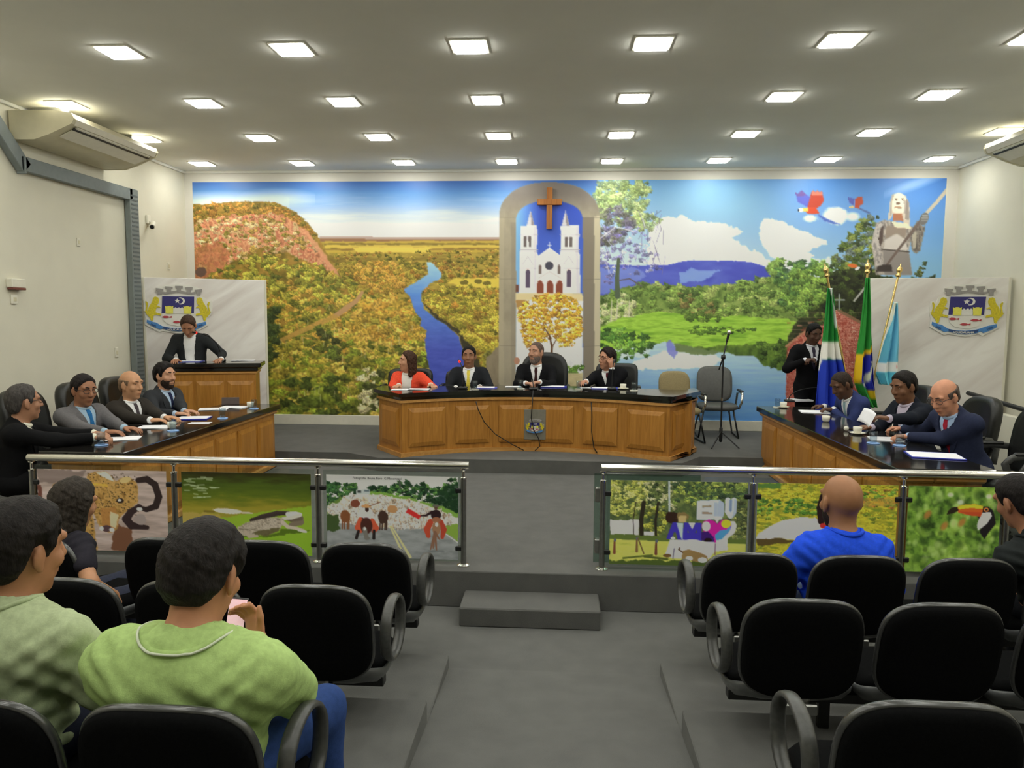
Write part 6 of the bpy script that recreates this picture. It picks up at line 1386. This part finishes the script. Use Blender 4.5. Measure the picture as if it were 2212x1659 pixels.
    if legs:
        tr = leg.grow(.014); tr.ell(T(0, -.005, .0), (.175*(1+fat*.6), .135*(1+fat*.6), .115), Rt, .05); A, lo, hh, ax = tr.field(.016); X, Y, Z = np.meshgrid(*ax, indexing='ij', sparse=True); A = A+ripple(X, Y, Z, .004, 1, ph); net_obj('trousers', A, lo, hh, cm('cloth', pcol), root, base)
        sh_ = Shape()
        for i in (0, 1): sh_.ell(AN[i]+R0@np.array((0, .075, -.04)), (.053, .138, .05), R0, .02)
        A, lo, hh, ax = sh_.field(.012); A = np.maximum(A, (fz+.004)-np.meshgrid(*ax, indexing='ij', sparse=True)[2]); net_obj('shoes', A, lo, hh, cm('cloth', (22, 20, 20), rough=.4), root, base)
    # hair
    def hfield(Ax):
        X, Y, Z = np.meshgrid(*Ax, indexing='ij', sparse=True); x, y, z = X-Hc[0], Y-Hc[1], Z-Hc[2]
        return [(x*Rh[0, i]+y*Rh[1, i]+z*Rh[2, i])/hs for i in range(3)], (X, Y, Z)
    if hair != 'none':
        inf = {'short': .011, 'thick': .021, 'buzz': .0035, 'fringe': .008, 'receding': .009, 'long': .016, 'bald': .0025}[hair]*hs
        hr = Shape(); hr.ell(HD(0, -.012, .03), np.array((.076, .097, .093))*hs+inf, Rh, .03); hr.ell(HD(0, -.04, -.035), np.array((.062, .055, .06))*hs+inf*.8, Rh, .03)
        if hair == 'long':
            hr.ell(HD(0, -.055, -.11), np.array((.09, .06, .17))*hs, Rh, .03)
            for s_ in (-1, 1): hr.cap(HD(s_*.076, -.005, .03), HD(s_*.088, .0, -.16), .034*hs, .03*hs, .03)
        A, lo, hh, ax = hr.field(.0065); (x, y, z), W = hfield(ax); yy = y
        HY = [-.12, -.06, -.042, -.03, -.004, .006, .028, .036, .05, .066, .12]; HZ = [-.078, -.07, -.05, .022, .03, -.008, -.004, .05, .08, .097, .10]
        if hair == 'receding': HZ = HZ[:7]+[.05, .085, .105, .12]
        zl = np.interp(yy.ravel(), HY, HZ).reshape(yy.shape)+(.016*(np.abs(x)/.05)**2*(-1)*(yy > .04))
        g = (zl-z)*.75
        if hair == 'long': g = np.minimum(g, np.maximum(np.maximum(y-.03, (-.27-z)), .05-np.abs(x)*1.0-(y < -.02)*.08))
        A = A+inf*.85*np.clip(1+g/.028, 0, 1)
        if hair == 'fringe': g = np.maximum(g, np.maximum(z-.048, y-.04))
        am = {'thick': .0022, 'long': .003, 'short': .0014}.get(hair, .0008)
        A = np.maximum(A+ripple(*W, am, 3.2, ph)+ripple(*W, am*.7, 7.5, ph+2), g*hs); net_obj('hair', A, lo, hh, cm('hair', hcol), root, base)
    if beard:
        br = Shape(); br.ell(HD(0, .022, -.05), np.array((.059, .070, .076))*hs+.007, Rh, .03); br.ell(HD(0, .064, -.098), np.array((.03, .026, .026))*hs+.004, Rh, .02); A, lo, hh, ax = br.field(.0065); (x, y, z), W = hfield(ax)
        g = np.maximum(z+.038-.5*np.clip(np.abs(x)-.035, 0, .03), -.015-y); mo = np.where((np.abs(x) < .028) & (z > -.076) & (z < -.05) & (y > .05), .02, -1); A = np.maximum(np.maximum(A+ripple(*W, .001, 6), g*hs), mo); net_obj('beard', A, lo, hh, cm('hair', beard), root, base)
    # eyes, brows, mouth
    Rm = Matrix([list(r_) for r_ in Rh]); lb = lambda p: Vector(np.array(p)-np.array(base))
    for s_ in (-1, 1):
        b = MB(); c_ = lb(HD(s_*.031, .0655, .019)); b.lathe((0, 0, 0), [(.0, -.0125*hs)]+[(.0125*hs*math.cos(a), .0125*hs*math.sin(a)) for a in np.linspace(-1.2, 1.2, 7)]+[(0, .0125*hs)], 12); b.cur = 1
        b.lathe((0, .0075*hs, 0), [(0, -.007*hs)]+[(.0068*hs*math.cos(a), .0068*hs*math.sin(a)) for a in np.linspace(-1.2, 1.2, 5)]+[(0, .007*hs)], 8); b.v = [tuple(Rm @ Vector(p)+c_) for p in b.v]; b.build('eye', [EYE_W, EYE_D], root, True)
        b = MB(); b.tube([lb(HD(s_*.014, .089, .041)), lb(HD(s_*.032, .086, .047)), lb(HD(s_*.05, .073, .042))], [.004*hs, .0046*hs, .0025*hs], 6); b.build('eyebrow', cm('hair', hcol if hair not in ('bald',) else (40, 32, 28)), root, True)
    b = MB(); b.tube([lb(HD(-.023, .088, -.062)), lb(HD(-.008, .0965, -.061)), lb(HD(.008, .0965, -.061)), lb(HD(.023, .088, -.062))], [.0015, .0035*hs, .0035*hs, .0015], 6); b.build('lips', cm('skin', tuple(int(c_*k_) for c_, k_ in zip(skin, (.78, .6, .58)))), root, True)
    if glasses:
        g = MB()
        for s_ in (-1, 1):
            g.tube([lb(HD(s_*.033+.023*math.cos(a)*1.15, .094-.004*abs(math.cos(a)), .016+.018*math.sin(a))) for a in np.linspace(0, 2*PI, 15)[:-1]], .0026, 6, closed=True); g.tube([lb(HD(s_*.058, .09, .02)), lb(HD(s_*.078, .05, .02)), lb(HD(s_*.084, -.01, .012))], .0026, 6)
        g.tube([lb(HD(-.008, .098, .02)), lb(HD(.008, .098, .02))], .0024, 6); g.build('spectacles', M['spec'], root, True)
    HOOK[label] = dict(w=wr, d=hd, P=P, H=Hc)
    return root

V3 = lambda v: np.array(v, float)
ZT = 1.02                                                   # side desk tops
# presiding table
hp = lambda px, py, y: V3(at_y(px, py, y))
person('woman in coral blazer and white blouse at the presiding table', hp(880, 781, 9.66), PI-.08, lean=.1, head=(-.95, .0, 0), ts=.82, hs=1.08, sh=.88, skin=(196, 146, 116), hair='long', hcol=(66, 44, 32), jc=(236, 84, 58), sc=(228, 226, 220), open_jacket=True, pc=(40, 40, 44), hands=[(hp(930, 832, 9.36), (.5, -.8, 0)), (hp(862, 833, 9.34), (-.2, -.9, 0))], floor=ZD)
person('man in dark suit with yellow tie at the presiding table', hp(1013, 770, 9.74), PI, lean=.05, head=(0, .06, 0), ts=.86, skin=(150, 106, 80), hair='short', hcol=(22, 20, 20), jc=(36, 38, 42), tie=(224, 204, 82), hands=[(hp(1036, 836, 9.42), (.5, -.8, 0)), (hp(985, 838, 9.42), (-.3, -.9, 0))], floor=ZD)
person('bearded chairman in black suit seated at the centre of the table', hp(1158, 762, 9.86), PI-.06, lean=.12, head=(-.5, .02, 0), ts=.97, hs=1.16, sh=1.08, fat=.12, skin=(186, 138, 112), hair='buzz', hcol=(96, 80, 72), beard=(120, 104, 96), jc=(18, 18, 21), tie=(58, 34, 34), hands=[(hp(1166, 826, 9.46), (-.75, -.6, 0)), (hp(1136, 828, 9.46), (.75, -.55, 0))], floor=ZD, curl=.9)
person('man in black suit and maroon tie resting his cheek on his hand', hp(1311, 775, 9.82), PI-.2, lean=.12, side=.16, head=(-.75, .08, -.1), ts=.9, skin=(190, 136, 108), hair='thick', hcol=(38, 28, 26), glasses=True, jc=(20, 20, 24), tie=(96, 36, 46), hands=[(hp(1322, 796, 9.72), (-.25, -.2, 1), (.4, -.6, 0), .3), (hp(1266, 824, 9.42), (-.5, -.8, 0))], floor=ZD, curl=.7)
# lectern
person('man in dark suit and white shirt bending over the lectern', hp(407, 704, 9.38), PI+.22, lean=.22, head=(.05, .75, 0), ts=1.0, stand=True, skin=(172, 122, 94), hair='receding', hcol=(66, 48, 38), jc=(42, 44, 46), open_jacket=True, hands=[(hp(478, 776, 9.3), (.1, -.9, -.1), None, .9), (hp(380, 778, 9.18), (.3, -.8, 0), None, .9)], floor=ZD)
# left desk, looking along +x
L = lambda px, py, x: V3(at_x(px, py, x))
person('grey-haired man in black suit nearest the railing at the left desk', L(52, 870, -4.3), -1.05, lean=.16, head=(.45, .04, 0), ts=.88, hs=1.18, skin=(176, 128, 100), hair='short', hcol=(70, 66, 64), glasses=True, jc=(17, 17, 19), tie=(30, 30, 34), sc=(226, 224, 206), hands=[(V3(at_z(250, 940, ZT+.04)), (.8, -.1, 0)), (V3(at_z(236, 946, ZT+.045)), (.9, .2, 0), None, .4)], floor=ZL, curl=.9)
person('man in grey suit with bright blue tie at the left desk', L(181, 843, -4.3), -PI/2-.3, lean=-.02, head=(-.12, .2, 0), ts=.88, hs=1.14, skin=(160, 112, 84), hair='short', hcol=(34, 28, 28), glasses=True, jc=(104, 102, 104), tie=(40, 104, 160), sc=(160, 186, 206), hands=[(V3(at_z(276, 930, ZT+.035)), (.9, .0, 0)), (V3(at_z(240, 938, ZT+.035)), (.9, .3, 0))], floor=ZL)
person('balding man in dark brown suit, third along the left desk', L(283, 832, -4.32), -PI/2-.3, lean=.0, head=(.1, .1, 0), ts=.88, hs=1.16, skin=(198, 148, 112), hair='fringe', hcol=(132, 108, 86), jc=(52, 48, 44), tie=(74, 66, 70), hands=[(V3(at_z(362, 906, ZT+.035)), (.9, .1, 0)), (V3(at_z(340, 912, ZT+.035)), (.9, .3, 0))], floor=ZL)
person('dark-haired bearded man in charcoal suit farthest along the left desk', L(357, 812, -4.3), -PI/2-.25, lean=.05, head=(-.05, .06, 0), ts=.88, hs=1.12, skin=(200, 150, 120), hair='thick', hcol=(28, 24, 24), beard=(52, 40, 34), jc=(54, 56, 60), tie=(36, 42, 74), sc=(176, 196, 218), hands=[(V3(at_z(398, 889, ZT+.035)), (.9, .1, 0)), (V3(at_z(378, 894, ZT+.035)), (.9, .3, 0))], floor=ZL)
# right desk, looking along -x
person('man in blue suit with shaved head writing at the right desk', L(1818, 832, 3.2), PI/2+.2, lean=.5, head=(.1, .55, 0), ts=.95, hs=1.2, skin=(98, 68, 50), hair='buzz', hcol=(50, 40, 34), jc=(52, 62, 108), tie=(150, 176, 180), hands=[(V3(at_z(1800, 884, ZT+.045)), (-.9, .1, 0)), (V3(at_z(1780, 878, ZT+.045)), (-.9, .2, 0))], floor=ZL, curl=.9)
person('man in navy suit holding a sheet of paper at the right desk', L(1952, 836, 3.27), PI/2+.25, lean=.25, head=(.1, .3, 0), ts=.95, hs=1.18, skin=(122, 84, 60), hair='short', hcol=(30, 26, 24), jc=(28, 32, 42), sc=(196, 186, 204), hands=[(V3(at_x(1915, 905, 2.92)), (-.9, .15, .1)), (V3((2.98, 7.1, ZT+.04)), (-.9, .2, 0))], floor=ZL, curl=.8)
person('balding man in navy suit and red tie writing at the right desk', L(2040, 858, 3.22), PI/2+.3, lean=.42, head=(.1, .5, 0), ts=.98, hs=1.18, skin=(206, 146, 116), hair='fringe', hcol=(84, 72, 66), glasses=True, jc=(44, 50, 74), tie=(170, 40, 60), sc=(170, 194, 226), hands=[(V3(at_z(1962, 943, ZT+.045)), (-.9, .15, 0)), (V3(at_z(1950, 926, ZT+.045)), (-.9, .3, 0))], floor=ZL, curl=.95)
person('man in black suit standing beside the green, white and blue flag', hp(1758, 722, 9.75), PI+.1, lean=.03, head=(.1, .35, 0), ts=1.0, hs=1.08, stand=True, skin=(86, 58, 44), hair='short', hcol=(14, 12, 12), jc=(13, 13, 16), sc=(214, 214, 222), tie=(60, 54, 70), hands=[(hp(1760, 777, 9.55), (-.8, -.3, 0)), (hp(1740, 778, 9.55), (.8, -.3, 0))], floor=ZD, curl=.9)
# audience, seen from behind
person('man in light green polo shirt holding a phone in the third row', hp(441, 1243, 2.13), -.05, lean=.1, head=(-.08, .36, 0), ts=.84, hs=1.24, sh=1.34, fat=.38, bulk=1.18, drop=.045, skin=(196, 138, 102), hair='thick', hcol=(34, 30, 28), cloth='polo', jc=(176, 204, 128), pc=(48, 72, 126), hands=[(V3((-1.22, 2.5, .85)), (.3, .9, .1)), (hp(556, 1384, 2.40), (-.4, .45, .8), (.5, .7, -.2), .9)], floor=.2, h=.0075, knee=.1, curl=1.0)
person('man in grey-green shirt at the left picture edge in the third row', hp(48, 1190, 2.24), -.1, lean=.12, head=(-.25, .15, .05), ts=.84, hs=1.27, sh=1.25, fat=.3, bulk=1.12, drop=.03, skin=(186, 132, 98), hair='thick', hcol=(32, 28, 26), cloth='tee', jc=(184, 198, 156), pc=(40, 44, 60), floor=.2, h=.008)
person('woman with long dark hair and navy top in the front row', hp(160, 1090, 4.08), -.5, lean=.12, side=-.2, head=(.1, .2, .1), ts=.80, hs=1.2, sh=.88, skin=(190, 138, 102), hair='long', hcol=(52, 46, 40), cloth='short', jc=(44, 42, 50), pc=(50, 54, 70), hands=[None, (hp(246, 1285, 3.98), (.1, .3, -.9), None, 1.2)], floor=0)
person('bald bearded man in royal blue shirt in the front row', hp(1817, 1086, 4.16), .08, lean=.08, side=.03, head=(.1, .08, 0), ts=.82, hs=1.28, sh=1.1, fat=.25, bulk=1.1, drop=.03, skin=(164, 116, 82), hair='none', hcol=(60, 44, 36), beard=(40, 30, 26), cloth='sleeve', jc=(38, 84, 232), pc=(70, 84, 104), floor=0)
person('man in black T-shirt leaning at the right picture edge', hp(2200, 1084, 4.16), .2, lean=.2, side=-.3, head=(.1, .35, -.15), ts=.86, hs=1.18, sh=1.05, fat=.1, skin=(172, 120, 90), hair='short', hcol=(30, 26, 25), cloth='tee', jc=(38, 42, 42), pc=(36, 38, 44), floor=0)
# ---------------------------------------------------------------- small things on the tables
def sheet(label, p, w, l, rot, m='paper', name='paper_sheet', n=3, cat='paper'):
    t = thing(name, label, cat, p, rot)
    for k in range(n):
        b = MB(); b.box((.004*k, -.003*k, .0012+.0022*k), (w, l, .0018), Matrix.Rotation(.05*k, 3, 'Z')); b.build('page', M[m], t)
    return t
def folder(label, p, w, l, rot):
    t = thing('document_folder', label, 'folder', p, rot)
    b = MB(); b.box((0, 0, .004), (w, l, .008), ch=.002); b.build('cover', M['blue_folder'], t)
    b = MB(); b.box((-.012, 0, .0095), (w-.04, l-.02, .002)); b.build('page', M['paper'], t)
    return t
M['coffee'] = mat('black_coffee', (.02, .01, .006), .2, noise=.1)
def cup(label, p, saucer=True, rot=0):
    t = thing('coffee_cup', label, 'cup', p, rot); z = 0
    if saucer:
        b = MB(); b.lathe((0, 0, 0), [(0, .002), (.035, .001), (.04, .003), (.068, .014), (.07, .017), (.064, .014), (.038, .007), (0, .006)], 24); b.build('saucer', M['porcelain'], t, True); z = .006
    b = MB(); b.lathe((0, 0, z), [(0, 0), (.026, 0), (.034, .012), (.038, .035), (.04, .062), (.037, .062), (.034, .035), (.028, .01), (0, .008)], 24); b.build('cup_body', M['porcelain'], t, True)
    b = MB(); b.tube([(.036, 0, z+.05), (.055, 0, z+.05), (.06, 0, z+.035), (.05, 0, z+.02), (.035, 0, z+.016)], .005, 8); b.build('handle', M['porcelain'], t, True)
    b = MB(); b.lathe((0, 0, z+.045), [(0, 0), (.034, 0)], 20); b.build('coffee', M['coffee'], t)
    return t
M['water'] = mat_glass('water', (.86, .90, .93))
def tumbler(label, p, coaster='coaster'):
    t = thing('drinking_tumbler', label, 'glass', p); z = 0
    if coaster:
        b = MB(); b.lathe((0, 0, 0), [(0, 0), (.05, 0), (.052, .004), (.05, .007), (0, .006)], 24); b.build('coaster', M[coaster], t, 'auto'); z = .007
    b = MB(); b.lathe((0, 0, z), [(0, 0), (.027, 0), (.030, .05), (.033, .1), (.031, .1), (.028, .05), (.0255, .01), (0, .01)], 20); b.build('glass_wall', M['tumbler'], t, True)
    b = MB(); b.lathe((0, 0, z+.055), [(0, 0), (.0275, 0)], 16); b.build('water_surface', M['water'], t)
    return t
M['red_ring'] = mat('red_light_ring', (.8, .03, .02), .4, noise=.05, emit=1.2)
def gooseneck(label, p, tip, bend=.5, ring=True):
    t = thing('gooseneck_microphone', label, 'microphone', p); tip = Vector(tip)-Vector(p)
    b = MB(); b.box((0, 0, .014), (.11, .13, .028), ch=.01); b.build('base', M['black'], t)
    c1 = Vector((0, 0, tip.z*.9)); P = []
    for k in range(11):
        u_ = k/10; P.append(Vector((0, .03, .025))*(1-u_)**2+2*(1-u_)*u_*c1+tip*u_*u_)
    b = MB(); b.tube(P, .006, 8); b.build('stem', M['black'], t, True)
    d = (P[-1]-P[-2]).normalized()
    b = MB(); b.tube([P[-1], P[-1]+d*.055], [.011, .013], 12); hd_ = b.build('capsule', M['black'], t, 'auto')
    if ring: b = MB(); b.tube([P[-1]-d*.004, P[-1]+d*.012], .0155, 12); b.build('light_ring', M['red_ring'], hd_, 'auto')
    return t
dz = .0005
LZ = lambda px, py: at_z(px, py, 1.02+dz); CZ = lambda px, py: at_z(px, py, TC+dz); PZ = lambda px, py: at_z(px, py, PODTOP+dz)
# left desk
sheet('white papers under the hand of the man nearest the railing', LZ(262, 948), .21, .29, -1.2)
sheet('white papers in front of the grey-suited man with blue tie', LZ(338, 923), .21, .30, -1.5)
folder('blue folder with papers in front of the man in brown suit', LZ(418, 904), .24, .32, -1.35)
sheet('single white sheet beside the blue folder on the left desk', LZ(432, 914), .12, .2, -1.4, n=1)
sheet('loose white papers towards the far end of the left desk', LZ(462, 884), .22, .30, -1.3)
sheet('small pile of white papers at the far end of the left desk', LZ(508, 880), .2, .28, -1.7, n=4)
cup('white coffee cup without saucer on the left desk before the brown suit', LZ(371, 926), False, 2.5)
cup('white coffee cup at the far end of the left desk', LZ(541, 880), False, 2.6)
tumbler('water glass on pale blue coaster beside the nearest man on the left desk', LZ(219, 962))
tumbler('water glass on pale blue coaster beside the white cup on the left desk', LZ(374, 931))
tumbler('water glass on pale blue coaster near the bearded man on the left desk', LZ(481, 904))
tumbler('water glass on pale blue coaster by the far cup on the left desk', LZ(549, 883))
t = thing('name_plate', 'small dark name plate standing at the far end of the left desk', 'name plate', LZ(498, 874), .25)
M['plate_grey'] = mat('dark_smoked_acrylic', L3(84, 70, 66), .35, noise=.08)
b = MB(); b.box((0, 0, .045), (.2, .006, .085), Matrix.Rotation(-.2, 3, 'X'), ch=.002); b.build('plate', M['plate_grey'], t)
b = MB(); b.box((0, .008, .004), (.2, .05, .008), ch=.002); b.build('foot', M['plate_grey'], t)
# presiding table
sheet('white papers in front of the woman in coral blazer, left pile', CZ(863, 842), .2, .16, .1)
sheet('white papers in front of the woman in coral blazer, right pile', CZ(905, 841), .26, .16, -.05)
folder('blue folder beside the man with the yellow tie', CZ(1052, 838), .26, .2, .05)
tumbler('water glass on white coaster in front of the man with yellow tie', CZ(1026, 841), 'porcelain')
sheet('white papers left of the chairman', CZ(1108, 836), .2, .16, .1)
tumbler('water glass on white coaster left of the chairman', CZ(1125, 840), 'porcelain')
folder('blue folder with papers right of the chairman', CZ(1196, 836), .34, .2, .0)
sheet('white papers left of the man with the maroon tie', CZ(1264, 838), .12, .14, .1)
folder('bright blue folder in front of the man with the maroon tie', CZ(1306, 839), .34, .2, -.05)
tumbler('water glass on white coaster between chairman and the man with maroon tie', CZ(1250, 841), 'porcelain')
cup('white coffee cup and saucer at the right of the presiding table', CZ(1346, 841), True, 2)
tumbler('water glass on white coaster at the right end of the presiding table', CZ(1369, 844), 'porcelain')
cp_ = CZ(1000, 840); gooseneck('black gooseneck microphone with red ring before the man with yellow tie', cp_, cp_+Vector((-.06, .14, .33)))
cp_ = CZ(1152, 842); gooseneck('black low gooseneck microphone in front of the chairman', cp_, cp_+Vector((-.02, .2, .09)), ring=False)
cp_ = CZ(1322, 842); gooseneck('black upright gooseneck microphone right of the maroon tie', cp_, cp_+Vector((.02, .05, .34)), ring=False)
# lectern
folder('open blue folder with papers on the lectern under the speaker', PZ(408, 781), .36, .22, .25)
sheet('white papers at the right end of the lectern top', PZ(525, 779), .3, .2, .3)
cp_ = PZ(476, 781); gooseneck('black gooseneck microphone with red ring bent towards the lectern speaker', cp_, V3((at_y(424, 719, 9.1))))
# right desk
cup('white coffee cup and saucer at the far end of the right desk', LZ(1692, 881), True, 1)
tumbler('water glass at the far end of the right desk', LZ(1679, 880), 'porcelain')
t = thing('notebook', 'white notebook lying at the far end of the right desk', 'notebook', LZ(1728, 866), .2)
b = MB(); b.box((0, 0, .011), (.26, .2, .022), ch=.003); b.build('cover', M['paper'], t)
b = MB(); b.box((.004, 0, .011), (.262, .19, .014)); b.build('pages', M['porcelain'], t)
cp_ = LZ(1705, 868); gooseneck('black gooseneck microphone arching over the far end of the right desk', cp_, cp_+Vector((.42, -.05, .20)), ring=False)
sheet('white papers under the hands of the man in blue suit', LZ(1758, 890), .24, .3, 1.4)
cup('white coffee cup beside the man in blue suit', LZ(1784, 911), False, 1.2)
cup('white coffee cup and saucer in front of the man reading', LZ(1852, 938), True, 1)
t = thing('desk_microphone_ball', 'small pale round microphone head lying beside the coffee saucer', 'microphone', LZ(1828, 931))
b = MB(); b.lathe((0, 0, .024), [(0, -.024), (.018, -.016), (.024, 0), (.018, .016), (0, .024)], 14); b.build('grille', M['white'], t, True)
b = MB(); b.tube([(.02, .0, .02), (.09, .05, .012)], [.012, .009], 10); b.build('handle', M['black'], t, 'auto')
sheet('white papers the balding man is writing on', LZ(1912, 949), .22, .26, 1.35)
tumbler('water glass on pale blue coaster by the papers of the balding man', LZ(1886, 958))
tumbler('water glass on pale blue coaster in front of the balding man', LZ(1943, 963))
folder('blue folder with white pages at the near end of the right desk', LZ(2018, 985), .28, .38, 1.35)
# sheet held by the reading man
hk = HOOK['man in navy suit holding a sheet of paper at the right desk']
w0 = V3(hk['w'][0]); d0 = hk['d'][0][0]; c0 = w0+d0*.17+V3((0, -.04, -.05))
t = thing('held_paper', 'curled sheet of paper held up by the man at the right desk', 'paper', c0)
b = MB(); V = []; F = []
for j in range(6):
    for i in range(8):
        a = i/7-.5; V.append((-.05+.04*math.cos(a*2.4)+j*.012-.03, a*.26, -.02+j*.024+.012*math.sin(a*4)))
for j in range(5):
    for i in range(7): F.append((j*8+i, j*8+i+1, (j+1)*8+i+1, (j+1)*8+i))
b.add(V, F); o = b.build('page', M['paper'], t, True); md = o.modifiers.new('thickness', 'SOLIDIFY'); md.thickness = .0012
def pen(label, p, d):
    t = thing('pen', label, 'pen', p); d = Vector(d).normalized()
    b = MB(); b.tube([(0, 0, 0), d*.014, d*.14], [.001, .005, .005], 8); b.build('barrel', M['white'], t, 'auto')
    b = MB(); b.tube([d*.1, d*.145], .0058, 8); b.build('cap', M['blue_folder'], t, 'auto')
hk = HOOK['balding man in navy suit and red tie writing at the right desk']; q = V3(hk['w'][1])+hk['d'][1][0]*.1; pen('white pen in the hand of the balding man writing', (q[0], q[1], 1.024), (.25, .1, .9))
# phone of the man in the green polo
hk = HOOK['man in light green polo shirt holding a phone in the third row']; w0 = V3(hk['w'][1]); q = V3(at_y(511, 1338, 2.46))
t = thing('mobile_phone', 'mobile phone with pink screen held by the man in green polo', 'phone', q)
R_ = Matrix.Rotation(-.12, 3, 'Z') @ Matrix.Rotation(-.35, 3, 'X')
b = MB(); b.box((0, 0, 0), (.074, .009, .15), R_, ch=.004); b.build('case', M['black'], t)
M['screen'] = mat('pink_screen', L3(236, 196, 204), .2, noise=.06, nscale=60, emit=.55)
b = MB(); b.box(R_ @ Vector((0, -.0052, 0)), (.067, .001, .138), R_); b.build('screen', M['screen'], t)
